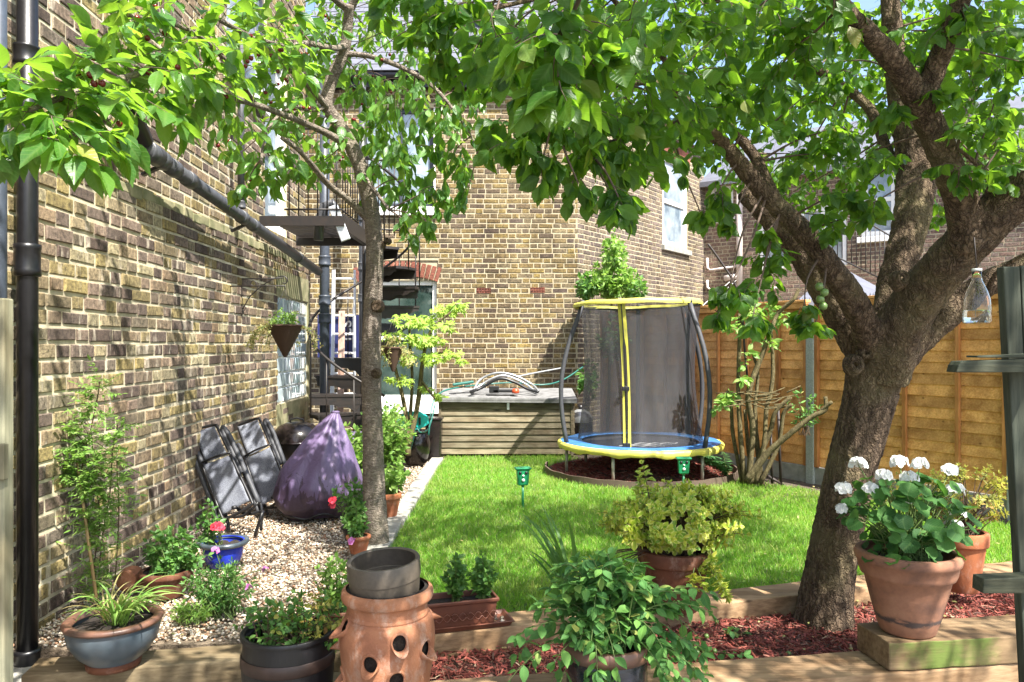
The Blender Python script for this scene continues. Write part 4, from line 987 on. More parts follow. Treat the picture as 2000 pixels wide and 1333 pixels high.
for a in [(40, 190, 2.15, 75, 9), (120, 160, 2.2, 80, 9), (60, 255, 2.05, 60, 7), (160, 235, 2.2, 75, 8), (215, 190, 2.35, 80, 9), (130, 100, 2.5, 70, 7), (230, 95, 2.6, 85, 10), (300, 60, 2.8, 90, 11), (310, 140, 2.8, 80, 9), (280, 190, 2.6, 60, 6), (400, 100, 3.2, 90, 12), (390, 175, 3.2, 75, 8), (350, 20, 3.0, 100, 10), (470, 50, 3.7, 100, 13), (480, 140, 3.8, 80, 11), (540, 100, 4.2, 80, 11), (440, 225, 3.6, 60, 5), (200, 280, 2.2, 45, 3), (130, 300, 2.1, 40, 3)]:
    cc(a[0], a[1], a[2], a[3], max(2, int(a[4] * .68)), flat=.8, hang=.35, sag=.45)
for a in [(570, 40, 4.5, 90, 14), (560, 180, 4.6, 70, 11), (600, 130, 4.8, 70, 10), (620, 240, 4.9, 60, 9), (560, 250, 4.5, 50, 7), (520, 290, 4.2, 45, 6), (545, 340, 4.2, 40, 6), (625, 320, 5.0, 50, 7), (660, 300, 5.5, 50, 7), (640, 50, 4.8, 50, 7), (480, 360, 4.1, 25, 3), (470, 300, 4.3, 35, 4)]:
    cc(a[0], a[1], a[2] + .25, a[3], max(2, int(a[4] * .7)), flat=.5, hang=.6)
for a in [(720, 60, 5.0, 60, 8), (740, 170, 5.2, 70, 14), (800, 120, 5.0, 80, 13), (800, 210, 5.0, 80, 17), (740, 250, 5.3, 60, 12), (860, 230, 4.9, 70, 15), (800, 290, 5.0, 70, 15), (880, 310, 4.8, 55, 12), (840, 370, 4.8, 45, 9), (780, 350, 5.0, 40, 7), (815, 420, 4.7, 28, 6), (800, 455, 4.7, 18, 3), (730, 320, 5.0, 30, 5), (725, 380, 5.0, 22, 4), (900, 180, 4.9, 45, 8), (700, 170, 5.4, 40, 6), (915, 370, 4.8, 22, 4)]:
    cc(a[0], a[1], a[2] + (.5 if a[0] < 760 else .15), a[3], max(2, int(a[4] * .8)), leaf=.1, flat=.25, hang=1.3, sag=1.3, fr_=.4)
# unseen crown leaves above the picture, added to cast dapples on the left wall
for i in range(10):
    p = Vector((random.uniform(-2.2, .6), random.uniform(2.2, 6.2), random.uniform(3.9, 5.2)))
    x, y = proj(p)
    if y > -70: continue
    cluster(fc, tgc, skel, p, (.45, .45, .25), 5, .11, 6, conn=.006, sag=.4, flat=.8, hang=.2)
tgc.obj('twigs', M['twig_tree'], ct, kind='stuff'); fc.build(ct, 300); fruits(fr, .011, M['cherry_fruit'], ct, 'cherry', 110)

# ------------------------------------------------------------------ plum tree
pt = thing('plum_tree', PG(1612, 1218, 0), 'big old plum tree with leaning trunk and several thick limbs on the right', 'tree')
Yt = 4.02
TG = G()
def ring_trunk():
    C = curve([(*P(1612, 1235, Yt), .155), (*P(1612, 1200, Yt), .143), (*P(1622, 1120, Yt), .125), (*P(1638, 1030, Yt - .02), .12), (*P(1656, 940, Yt - .05), .12), (*P(1678, 850, Yt - .08), .125), (*P(1698, 770, Yt - .1), .13), (*P(1706, 705, Yt - .12), .13), (*P(1716, 660, Yt - .12), .12), (*P(1735, 610, Yt - .15), .09)], 8)
    n = 40; vs = []
    for i, c in enumerate(C):
        for k in range(n):
            t = 2 * math.pi * k / n
            r = c[3] * (1 + .05 * math.sin(3 * t + i * .05) + .028 * math.sin(7 * t + .1 * i) + .03 * math.sin(13 * t - .06 * i + math.sin(i * .2)) + random.uniform(-.012, .012) + (.16 * max(0, math.sin(5 * t)) * max(0, 1 - i / 9)))
            vs.append((c[0] + r * math.cos(t), c[1] + r * math.sin(t), c[2]))
    fs = [[i * n + k, i * n + (k + 1) % n, (i + 1) * n + (k + 1) % n, (i + 1) * n + k] for i in range(len(C) - 1) for k in range(n)] + [[(len(C) - 1) * n + k for k in range(n)]]
    TG.add(vs, [list(range(n))[::-1]] + fs, True); return [Vector(c[:3]) for c in C]
ps = ring_trunk()
PB = [([(1716, 735, 3.88, 42), (1675, 665, 3.9, 34), (1640, 605, 3.95, 32), (1600, 540, 4.0, 31), (1560, 480, 4.05, 30), (1515, 430, 4.1, 29), (1480, 395, 4.15, 25), (1455, 375, 4.2, 20)], 'bark_lichen'),
      ([(1718, 715, 3.9, 40), (1692, 640, 3.7, 26), (1665, 585, 3.6, 26), (1620, 520, 3.5, 24), (1570, 455, 3.45, 22), (1520, 405, 3.4, 19), (1470, 350, 3.35, 17), (1420, 290, 3.3, 15), (1370, 235, 3.2, 13), (1345, 200, 3.15, 10)], 'bark_plum'),
      ([(1525, 410, 3.4, 14), (1500, 360, 3.4, 12), (1470, 300, 3.5, 11), (1420, 245, 3.5, 10), (1370, 205, 3.5, 9)], 'bark_plum'),
      ([(1728, 700, 3.92, 42), (1730, 640, 3.9, 30), (1742, 560, 3.95, 29), (1768, 480, 4.0, 31), (1785, 400, 4.05, 33), (1788, 320, 4.1, 34), (1772, 240, 4.1, 28), (1755, 160, 4.1, 24), (1745, 80, 4.1, 20), (1735, -40, 4.1, 16)], 'bark_plum'),
      ([(1722, 725, 3.88, 55), (1752, 650, 3.75, 50), (1800, 575, 3.6, 47), (1862, 502, 3.4, 45), (1930, 432, 3.25, 43), (2000, 375, 3.15, 40), (2100, 310, 3.0, 38), (2250, 220, 2.9, 30)], 'bark_plum'),
      ([(1898, 470, 3.3, 42), (1880, 400, 3.2, 30), (1850, 320, 3.1, 27), (1820, 250, 3.05, 27), (1795, 200, 3.0, 27)], 'bark_plum'),
      ([(1802, 215, 3.0, 25), (1760, 140, 2.9, 22), (1710, 80, 2.8, 20), (1650, 20, 2.7, 18), (1580, -60, 2.6, 16), (1480, -180, 2.4, 13)], 'bark_plum'),
      ([(1802, 215, 3.0, 24), (1820, 150, 2.95, 21), (1845, 90, 2.9, 20), (1870, 20, 2.85, 19), (1900, -60, 2.8, 16), (1960, -200, 2.7, 12)], 'bark_plum'),
      ([(1750, 690, 3.85, 45), (1800, 655, 3.85, 30), (1860, 605, 3.8, 27), (1920, 560, 3.75, 25), (1990, 525, 3.7, 22), (2060, 500, 3.65, 18)], 'bark_plum'),
      ([(1782, 345, 4.1, 12), (1740, 310, 4.2, 11), (1700, 215, 4.3, 10), (1640, 165, 4.4, 9), (1560, 110, 4.5, 8), (1500, 55, 4.6, 7)], 'bark_plum'),
      ([(1785, 330, 4.1, 20), (1840, 290, 4.3, 18), (1880, 220, 4.5, 16), (1900, 160, 4.6, 14), (1960, 135, 4.7, 9), (2030, 150, 4.8, 8)], 'bark_lichen'),
      ([(1345, 200, 3.15, 9), (1290, 165, 2.9, 7), (1220, 165, 2.7, 5), (1130, 185, 2.5, 4), (1080, 215, 2.4, 3)], 'bark_plum'),
      ([(1360, 225, 3.2, 8), (1290, 250, 3.0, 5), (1220, 270, 2.8, 4), (1140, 290, 2.6, 3)], 'bark_plum'),
      ([(1480, -180, 2.4, 12), (1350, -160, 2.1, 10), (1200, -60, 1.9, 8), (1120, 30, 1.8, 6), (1080, 90, 1.75, 4)], 'bark_plum'),
      ([(1560, 110, 4.5, 6), (1450, 20, 4.3, 6), (1300, -20, 4.0, 6), (1100, -10, 3.7, 5), (950, 20, 3.4, 4)], 'bark_plum'),
      ([(1345, 200, 3.15, 6), (1300, 120, 3.0, 6), (1240, 50, 2.8, 5), (1150, -40, 2.6, 5), (1000, -60, 2.5, 4)], 'bark_plum'),
      ([(1900, 455, 3.3, 10), (1930, 380, 3.2, 7), (1915, 330, 3.1, 5), (1870, 290, 3.0, 3)], 'bark_plum'),
      ([(1925, 575, 3.7, 7), (1950, 530, 3.6, 4), (2005, 495, 3.5, 4), (2060, 470, 3.4, 3)], 'bark_plum')]
def limb_into(b):
    W = [(*P(px, py, Y), r / F * Y) for (px, py, Y, r) in b]; C = curve(W, 9); n = 26; ph = random.uniform(0, 6); vs = []
    pts = [Vector(c[:3]) for c in C]; m = len(pts); prev = None
    for i in range(m):
        d = (pts[min(i + 1, m - 1)] - pts[max(i - 1, 0)]).normalized(); a = (d.cross(Vector((.31, .95, .05))) if prev is None else prev - d * prev.dot(d)).normalized(); prev = a; bb = d.cross(a)
        for k in range(n):
            t = 2 * math.pi * k / n; r = C[i][3] * (1 + .05 * math.sin(2 * t + ph + i * .12) + .03 * math.sin(5 * t + i * .1 + ph) + .025 * math.sin(i * .9 + ph) + random.uniform(-.012, .012)); vs.append(pts[i] + (a * math.cos(t) + bb * math.sin(t)) * r)
    TG.add(vs, [[i * n + k, i * n + (k + 1) % n, (i + 1) * n + (k + 1) % n, (i + 1) * n + k] for i in range(m - 1) for k in range(n)] + [list(range(n))[::-1], [(m - 1) * n + k for k in range(n)]], True); return pts
for b, mn in PB:
    if b[0][3] > 20 and mn == 'bark_plum' or b[0][0] == 1716:
        ps += limb_into(b); continue
    s2, _ = branch(pt, b, M[mn], 'limb' if b[0][3] > 20 else 'branch', n=18 if b[0][3] > 20 else 9, wob=.045, sub=7); ps += s2
o = TG.obj('trunk', M['bark_plum'], pt); md = o.modifiers.new('remesh', 'REMESH'); md.mode = 'VOXEL'; md.voxel_size = .0085; md.use_smooth_shade = True
md = o.modifiers.new('smooth', 'SMOOTH'); md.factor = .6; md.iterations = 4
tex = bpy.data.textures.new('bark', 'CLOUDS'); tex.noise_scale = .028; tex.noise_depth = 4; md = o.modifiers.new('disp', 'DISPLACE'); md.texture = tex; md.strength = .012; md.mid_level = .5; md.texture_coords = 'GLOBAL'
# bark ridge flaps and scars
for (px, py, Y, r) in ((1672, 712, 3.72, 20), (1762, 545, 3.52, 18), (1690, 690, 3.74, 12)):
    q = P(px, py, Y); rr_ = r / F * Y; g = G(); g.lathe([(rr_ * .25, .0), (rr_ * .5, .022), (rr_ * .9, .012), (rr_ * 1.2, -.05)], q, 14, sx=.8, tilt=Matrix.Rotation(R(80), 3, 'X')); g.obj('bark_scar', M['bark_plum'], pt)
fp = Foliage('plum', M['leaf_plum']); tgp = G(); pf = []
def pc(px, py, Y, rp, n, leaf=.066, rz=None, nl=8, flat=.45, sag=.7, hang=.6, f_=.0, rY=1.0):
    r = rp / F * Y; cluster(fp, tgp, ps, P(px, py, Y), (r, r * rY, (rz or rp * .6) / F * Y), n, leaf, nl, sag=sag, flat=flat, fruit=(pf, f_), conn=.006, hang=hang)
near = [(1060, 60, 1.75, 90, 7, .075), (1150, 40, 1.8, 80, 6, .075), (1090, 150, 1.7, 60, 5, .078), (1160, 130, 1.75, 50, 4, .075), (1000, 90, 2.1, 60, 5), (1230, 40, 2.2, 90, 8), (1300, 100, 2.4, 90, 10), (1270, 180, 2.6, 90, 10), (1190, 210, 2.6, 90, 10), (1120, 240, 2.5, 80, 9), (1050, 250, 2.4, 60, 6), (1010, 290, 2.4, 45, 5), (980, 250, 2.5, 35, 3), (1060, 310, 2.4, 50, 5), (1150, 300, 2.6, 60, 7), (1230, 290, 2.7, 70, 9), (1190, 370, 2.5, 45, 5), (1215, 400, 2.4, 25, 3), (1130, 360, 2.4, 35, 3), (1300, 290, 2.9, 60, 8), (1340, 230, 3.0, 70, 9), (1380, 130, 2.9, 90, 11), (1440, 50, 2.8, 90, 11), (1500, 120, 2.9, 80, 9), (1560, 50, 2.8, 80, 9), (1400, 220, 3.2, 70, 8), (1340, 30, 2.5, 80, 9),
        (960, 60, 2.4, 70, 7), (900, 50, 2.5, 70, 7), (850, 70, 2.5, 55, 5), (830, 20, 2.6, 60, 5), (930, 130, 2.6, 45, 4), (960, 170, 2.7, 25, 2), (1010, 170, 2.6, 35, 3), (905, 0, 2.5, 60, 6), (780, 10, 2.6, 40, 3),
        (1480, 230, 3.3, 60, 6), (1580, 180, 3.4, 70, 7), (1640, 120, 3.3, 60, 6), (1640, 250, 3.4, 60, 6), (1600, 300, 3.5, 50, 5), (1690, 300, 3.3, 50, 5), (1650, 370, 3.2, 40, 5), (1700, 400, 3.2, 35, 4), (1640, 430, 3.3, 40, 5), (1540, 300, 3.6, 40, 4),
        (1400, 380, 3.2, 35, 5), (1370, 420, 3.1, 25, 3), (1430, 430, 3.2, 18, 2), (1425, 560, 3.0, 32, 5), (1400, 610, 3.0, 22, 3), (1500, 500, 3.3, 35, 5), (1485, 560, 3.2, 40, 6), (1470, 620, 3.1, 35, 4), (1590, 640, 3.2, 30, 4), (1570, 600, 3.2, 15, 2), (1490, 460, 3.3, 20, 3),
        (1780, 60, 2.9, 60, 6), (1820, 180, 2.9, 30, 3), (1900, 100, 3.0, 70, 7), (1960, 60, 3.0, 70, 7), (1950, 180, 3.1, 70, 7), (1890, 240, 3.0, 50, 5), (1960, 280, 3.1, 60, 6), (1870, 330, 3.0, 40, 4), (1940, 340, 3.1, 40, 4), (1700, 30, 2.8, 50, 5), (1600, 0, 2.7, 80, 7), (1740, 200, 3.0, 30, 3), (1880, 20, 2.8, 60, 5), (1990, 120, 2.9, 50, 4)]
for a in near: pc(*a)
far = [(1550, 200, 5.0, 110, 22), (1650, 200, 5.2, 110, 22), (1600, 330, 5.0, 100, 20), (1700, 100, 5.2, 120, 22), (1500, 60, 5.0, 120, 20), (1380, 60, 4.8, 110, 20), (1250, 100, 4.6, 110, 20), (1300, 180, 4.6, 90, 16), (1160, 150, 4.4, 90, 16), (1120, 60, 4.3, 100, 18), (1000, 40, 4.2, 90, 16), (960, 110, 4.2, 60, 8), (1720, 260, 5.0, 80, 14), (1540, 380, 4.8, 60, 9), (1660, 390, 5, 60, 9), (1850, 60, 5.0, 110, 18), (1950, 160, 5.0, 110, 18), (1900, 270, 4.8, 90, 15), (1980, 300, 4.6, 80, 12), (1450, 180, 4.8, 80, 12), (1460, 310, 4.6, 60, 8), (1800, 380, 4.8, 30, 4), (1990, 60, 4.8, 100, 14), (1220, 30, 4.4, 100, 14), (1400, 270, 4.7, 60, 8), (1080, 230, 4.2, 60, 8), (1840, 420, 4.5, 25, 3), (1230, 230, 4.4, 60, 8)]
far += [(650, 30, 5.6, 60, 9), (720, 20, 5.6, 60, 9), (780, 60, 5.8, 60, 9), (850, 20, 5.6, 70, 10), (920, 90, 5.4, 50, 7), (1000, 80, 4.6, 80, 12), (1100, 120, 4.6, 70, 10), (860, 110, 5.6, 40, 4), (1800, 120, 4.6, 60, 10), (1840, 300, 4.6, 40, 6), (1960, 230, 4.2, 80, 12), (1900, 60, 4.4, 90, 14), (1720, 160, 4.8, 60, 8), (1980, 380, 4.4, 40, 5), (1680, 60, 4.6, 80, 12), (1600, 100, 4.8, 80, 12), (690, 130, 5.8, 50, 6), (640, 110, 5.8, 50, 6), (1500, 20, 4.2, 80, 10), (1620, 30, 4.4, 80, 10), (1780, 20, 4.4, 80, 12), (1860, 130, 4.2, 60, 9), (1980, 20, 4.0, 70, 9), (1700, 330, 4.8, 50, 7), (1560, 330, 4.8, 50, 6), (1760, 60, 4.8, 60, 8), (1100, 20, 3.6, 70, 8), (1250, 10, 3.8, 70, 8), (1380, 20, 4.0, 80, 9)]
for a in far: pc(a[0], a[1], a[2], a[3], int(a[4] * 1.25), .062, flat=.6, rY=1.3)
for i in range(150):  # plum leaves out of view, added to throw shade on bed and pots
    p = Vector((random.uniform(-.2, 5.0), random.uniform(-1.0, 5.4), random.uniform(3.1, 5.2)))
    if p.y > .5 and proj(p)[1] > -60: continue
    if p.y > .5 and p.z > H + p.y * .46 + 1.9: pass
    cluster(fp, tgp, ps, p, (.5, .5, .28), 5, .075, 7, conn=.006, sag=.5, flat=.7, hang=.3)
for i in range(110):  # more unseen overhead clusters, added to darken the near plum leaves
    p = Vector((random.uniform(.1, 3.4), random.uniform(.2, 3.2), random.uniform(3.3, 4.9)))
    if proj(p)[1] > -90 : continue
    cluster(fp, tgp, ps, p, (.5, .5, .28), 5, .075, 7, conn=.006, sag=.5, flat=.8, hang=.3)
tgp.obj('twigs', M['twig_tree'], pt, kind='stuff'); fp.build(pt, 300)
print('leaves', len(fc.items), len(fp.items))
fruits([P(x, y, 3.0) for x, y in ((1602, 585), (1610, 572), (1608, 598), (1600, 560), (1065, 240), (1450, 160), (1140, 60), (1045, 50), (1090, 30))], .017, M['plum_fruit'], pt, 'plum')

# ------------------------------------------------------------------ grass, gravel, mulch
def in_poly(x, y, poly):
    c = np.zeros(len(x), bool); n = len(poly)
    for i in range(n):
        x1, y1 = poly[i]; x2, y2 = poly[(i + 1) % n]
        c ^= ((y1 > y) != (y2 > y)) & (x < (x2 - x1) * (y - y1) / (y2 - y1 + 1e-12) + x1)
    return c
TC = (1.46, 8.78)
def rand_in(poly, n, seed, dens=None, view=True):
    rng = np.random.default_rng(seed); xs = [p[0] for p in poly]; ys = [p[1] for p in poly]
    x = rng.uniform(min(xs), max(xs), n); y = rng.uniform(min(ys), max(ys), n)
    k = in_poly(x, y, poly)
    if dens is not None: k &= rng.uniform(0, 1, n) < dens(x, y)
    if view: k &= (np.abs(x) < y * .70 + .15)
    return x[k], y[k], rng
def yaw_m(a, rng, tilt, L, wd):
    n = len(a); M3 = np.zeros((n, 3, 3)); tx, ty = tilt
    ax = np.stack([tx, ty, np.ones(n)], 1); ax /= np.linalg.norm(ax, axis=1)[:, None]
    s = np.stack([np.cos(a), np.sin(a), np.zeros(n)], 1); s -= ax * np.sum(s * ax, 1)[:, None]; s /= np.linalg.norm(s, axis=1)[:, None]
    nn = np.cross(s, ax); M3[:, :, 0] = s * (L * wd)[:, None]; M3[:, :, 1] = ax * L[:, None]; M3[:, :, 2] = nn * L[:, None]; return M3
def grass(poly, n, seed, Lm, name, dens=None, hw=1.0):
    x, y, rng = rand_in(poly, n, seed, dens)
    k = ((x - TC[0]) ** 2 + (y - TC[1]) ** 2 > 1.1 ** 2); x, y = x[k], y[k]; m = len(x)
    patch = .75 + .45 * np.sin(x * 3.1 + np.sin(y * 2.3)) * np.sin(y * 2.7 + x) ; L = Lm * rng.uniform(.55, 1.25, m) * (.75 + .35 * patch)
    M3 = yaw_m(rng.uniform(0, 6.28, m), rng, (rng.normal(0, .38, m), rng.normal(0, .38, m)), L, np.full(m, 1.0) * hw * (.06 / L))
    T = np.stack([x, y, np.full(m, -.012)], 1); v = rng.integers(0, 4, m); aV, aF, aU, b0 = [], [], [], 0
    for q in range(4):
        V, Fc, U = PR['grass'][q]; s = v == q
        aV.append((np.einsum('nij,vj->nvi', M3[s], V) + T[s][:, None]).reshape(-1, 3)); aF.append((Fc[None] + (np.arange(s.sum()) * len(V))[:, None, None] + b0).reshape(-1, 3)); aU.append(np.tile(U, (s.sum(), 1))); b0 += s.sum() * len(V)
    return np.vstack(aV), np.vstack(aF), np.vstack(aU)
V, Fq, U = grass(lawn_poly, 230000, 3, .05, 'lawn', dens=lambda x, y: np.clip(1.35 - y * .09, .3, 1), hw=1.6)
o = link('grass_blades', np_mesh('grass_blades', V, Fq, U), M['grass']); tag(o, 'bright green lawn grass with yellowish worn patches', 'grass', kind='stuff')
edgep = [(lawn_poly[0][0], lawn_poly[0][1] - .02), (4.0, slB(4.0, .19)), (4.0, slB(4.0, .32)), (lawn_poly[0][0], lawn_poly[0][1] + .12)]
V, Fq, U = grass(edgep, 9000, 5, .085, 'edge', hw=1.3)
o = link('long_grass', np_mesh('long_grass', V, Fq, U), M['grass']); tag(o, 'longer unmown grass along the back of the near sleeper', 'grass', kind='stuff')
def ico():
    import bmesh
    bm = bmesh.new(); bmesh.ops.create_icosphere(bm, subdivisions=1, radius=1); V = np.array([v.co[:] for v in bm.verts]); Fc = np.array([[v.index for v in f.verts] for f in bm.faces]); bm.free(); return V, Fc
IV, IF = ico()
gp = [(wallX(3.7) - .0, 3.74), (-.45, 3.9), (-.95, 4.9), (-1.03, 9.6), (wallX(9.6), 9.6)]
x, y, rng = rand_in(gp, 44000, 11, lambda x, y: np.clip(1.5 - y * .13, .3, 1), view=True)
m = len(x); a = rng.uniform(0, 6.28, m); s = rng.uniform(.006, .0125, m); el = rng.uniform(.6, 1.0, m); M3 = np.zeros((m, 3, 3)); M3[:, 0, 0] = np.cos(a) * s; M3[:, 1, 0] = np.sin(a) * s; M3[:, 0, 1] = -np.sin(a) * s * el; M3[:, 1, 1] = np.cos(a) * s * el; M3[:, 2, 2] = s * .6
M3[:, 2, 0] = s * rng.uniform(-.4, .4, m)
o = link('gravel', scatter('gravel', (IV, IF, None), M3, np.stack([x, y, rng.uniform(-.028, -.008, m)], 1)), M['stone']); tag(o, 'pale pea gravel path between the brick wall and the lawn', 'gravel', kind='stuff')
# mulch chips
CBX = np.array([(-.5, -.5, -.5), (.5, -.4, -.5), (.5, .5, -.5), (-.5, .35, -.5), (-.45, -.5, .5), (.4, -.5, .5), (.5, .3, .5), (-.5, .5, .5)]); CF = np.array([[0, 3, 2, 1], [4, 5, 6, 7], [0, 1, 5, 4], [1, 2, 6, 5], [2, 3, 7, 6], [3, 0, 4, 7]])
def chips(poly, n, seed, name, label, zb=-.01, sc_=1.0, hump=.03, ring=None):
    x, y, rng = rand_in(poly, n, seed)
    if ring: k = ((x - TC[0]) ** 2 + (y - TC[1]) ** 2 < ring ** 2); x, y = x[k], y[k]
    m = len(x); a = rng.uniform(0, 6.28, m); L = rng.uniform(.018, .06, m) * sc_; W_ = rng.uniform(.003, .009, m) * sc_; Hh = rng.uniform(.0015, .004, m) * sc_
    p = rng.normal(0, .25, m); M3 = np.zeros((m, 3, 3)); M3[:, 0, 0] = np.cos(a) * L; M3[:, 1, 0] = np.sin(a) * L; M3[:, 2, 0] = p * L; M3[:, 0, 1] = -np.sin(a) * W_; M3[:, 1, 1] = np.cos(a) * W_; M3[:, 2, 1] = rng.normal(0, .5, m) * W_; M3[:, 2, 2] = Hh
    z = zb + rng.uniform(0, .028, m) + hump * np.sin(x * 2.4 + 1) * np.sin(y * 3 + x) 
    o = link(name, scatter(name, (CBX, CF, None), M3, np.stack([x, y, z], 1), False), M['chip']); tag(o, label, 'mulch', kind='stuff')
chips([(-.7, slF(-.7)), (4.0, slF(4.0)), (4.0, slB(4.0, .0)), (-.7, slB(-.7, .0))], 34000, 21, 'bark_mulch', 'red bark mulch filling the bed between the two front sleepers', zb=.0, hump=.015)
chips([(TC[0] - 1, TC[1] - 1), (TC[0] + 1, TC[1] - 1), (TC[0] + 1, TC[1] + 1), (TC[0] - 1, TC[1] + 1)], 7000, 22, 'trampoline_mulch', 'dark red mulch and earth inside the ring under the trampoline', zb=.0, sc_=1.3, ring=1.02, hump=.03)
# litter of fallen leaves on soil by the fence
x, y, rng = rand_in([(2.0, 7.6), (fenceX(6.3) - .35, 6.4), (fenceX(6.3), 6.4), (fenceX(10.5), 10.5), (.5, 10.3)], 900, 31)
lf = Foliage('small', M['leaf_tan'])
x2, y2, _ = rand_in(gp, 1400, 41); x3, y3, _ = rand_in([(-.7, slF(-.7)), (4.0, slF(4.0)), (4.0, slB(4.0, .0)), (-.7, slB(-.7, .0))], 260, 42); x4, y4, _ = rand_in(lawn_poly, 260, 43)
for q in range(min(420, len(x2))): lf.leaf((x2[q], y2[q], .002), Vector((random.gauss(0, 1), random.gauss(0, 1), .1)), UP, random.uniform(.012, .03))
for q in range(len(x3)): lf.leaf((x3[q], y3[q], .035), Vector((random.gauss(0, 1), random.gauss(0, 1), .1)), UP + rv(.3), random.uniform(.015, .035))
for q in range(len(x4)): lf.leaf((x4[q], y4[q], .03), Vector((random.gauss(0, 1), random.gauss(0, 1), .1)), UP + rv(.3), random.uniform(.015, .03))
for i in range(len(x)): lf.leaf((x[i], y[i], .004), Vector((random.gauss(0, 1), random.gauss(0, 1), .1)), UP, random.uniform(.02, .04))
# ------------------------------------------------------------------ sleepers
def sleeper(label, a, b, wdt, hgt, ztop, mat, ax=0, group='timber sleepers edging the beds'):
    """front top edge a->b (x,y); extends back by wdt"""
    a = Vector((a[0], a[1], 0)); b = Vector((b[0], b[1], 0)); d = (b - a).normalized(); n = Vector((-d.y, d.x, 0)); L = (b - a).length
    nseg = 10; g = G(); m = Matrix((d, n, Vector((0, 0, 1)))).transposed()
    c = (a + b) / 2 + n * wdt / 2 + Vector((0, 0, ztop - hgt / 2))
    # subdivided box with slight warp
    nx, ny, nz = 24, 3, 2; idx = {}; vs = []; fs = []
    def V_(i, j, k):
        q = Vector(((i / nx - .5) * L, (j / ny - .5) * wdt, (k / nz - .5) * hgt))
        r = random.Random(hash((i, j, k, round(ztop * 1000), round(a.x * 100))) & 0xffff)
        q += Vector((0, r.uniform(-.003, .003), r.uniform(-.002, .002)))
        return c + m @ q
    for i in range(nx + 1):
        for j in range(ny + 1):
            for k in range(nz + 1):
                if i in (0, nx) or j in (0, ny) or k in (0, nz): idx[(i, j, k)] = len(vs); vs.append(V_(i, j, k))
    for i in range(nx):
        for j in range(ny): fs += [[idx[(i, j, 0)], idx[(i, j + 1, 0)], idx[(i + 1, j + 1, 0)], idx[(i + 1, j, 0)]], [idx[(i, j, nz)], idx[(i + 1, j, nz)], idx[(i + 1, j + 1, nz)], idx[(i, j + 1, nz)]]]
        for k in range(nz): fs += [[idx[(i, 0, k)], idx[(i + 1, 0, k)], idx[(i + 1, 0, k + 1)], idx[(i, 0, k + 1)]], [idx[(i, ny, k)], idx[(i, ny, k + 1)], idx[(i + 1, ny, k + 1)], idx[(i + 1, ny, k)]]]
    for j in range(ny):
        for k in range(nz): fs += [[idx[(0, j, k)], idx[(0, j, k + 1)], idx[(0, j + 1, k + 1)], idx[(0, j + 1, k)]], [idx[(nx, j, k)], idx[(nx, j + 1, k)], idx[(nx, j + 1, k + 1)], idx[(nx, j, k + 1)]]]
    g.add(vs, fs); o = g.obj('sleeper', mat, None, bevel=.006)
    return tag(o, label, 'sleeper', None)
sleeper('pale timber sleeper between the lawn and the mulch, under the variegated pot', (-.42, slB(-.42)), (2.15, slB(2.15)), .2, .16, .1, M['sleeper'])
sleeper('timber sleeper end lit by sun behind the rear terracotta pot on the right', (2.17, slB(2.17)), (3.6, slB(3.6)), .2, .15, .09, M['sleeper'])
sleeper('long front timber sleeper holding the red mulch along the bottom edge', (-.56, slF(-.56, -.24)), (2.6, slF(2.6, -.24)), .24, .24, .1, M['sleeper'])
sleeper('thick mossy green-faced timber block carrying the white geranium pot', (1.555, 3.165), (2.9, 3.34), .235, .118, .222, M['sleeper_green'])
sleeper('old grey-brown timber sleeper at the lower left under the blue-grey bowl', (-2.15, 3.36), (-.72, 3.64), .2, .2, .0, M['sleeper_old'])
sleeper('stubby weathered timber end wedged between the barrel pot and strawberry pot', (-.80, 3.18), (-.45, 3.24), .18, .14, .02, M['sleeper_old'])
for i in range(11):
    y0 = 4.15 + i * .5; g = G(); g.box((-.945 + random.uniform(-.01, .01), y0 + .24, .005), (.15, .47, .07), random.uniform(-.02, .02))
    tag(g.obj('edging_slab', M['concrete'], None, bevel=.01), 'pale stone slab in the edging strip between gravel and lawn', 'slab', 'edging slabs along the left side of the lawn')

# ------------------------------------------------------------------ pots
def pot(name, c, prof, mat, label, soil=None, n=40, tilt=None, sy=1, cat='plant pot', rim=None):
    """prof: outer profile (r,z) bottom to rim; thickness added inside"""
    th = thing(name, c, label, cat); g = G(); t = .012
    inner = [(prof[-1][0] - t, prof[-1][1])] + [(max(r - t * 1.3, .01), z - .004) for r, z in reversed(prof) if z > prof[0][1] + .02]
    g.lathe([(.001, prof[0][1])] + prof + inner + [(.001, prof[0][1] + .02)], c, n, tilt=tilt, sy=sy); b = g.obj('body', mat, th, edge=R(50))
    if soil is not None:
        zs, rs = soil; g = G(); nn = 24
        vs = [Vector((0, 0, zs + .01))]
        for ring in (.33, .66, 1.0):
            for k in range(nn): vs.append(Vector((rs * ring * math.cos(2 * math.pi * k / nn), sy * rs * ring * math.sin(2 * math.pi * k / nn), zs + random.uniform(-.008, .008))))
        vs = [(tilt @ v if tilt else v) + Vector(c) for v in vs]
        fs = [[0, 1 + k, 1 + (k + 1) % nn] for k in range(nn)] + [[1 + q * nn + k, 1 + (q + 1) * nn + k, 1 + (q + 1) * nn + (k + 1) % nn, 1 + q * nn + (k + 1) % nn] for q in range(2) for k in range(nn)]
        g.add(vs, fs); g.obj('soil', M['soil'], th)
    return th
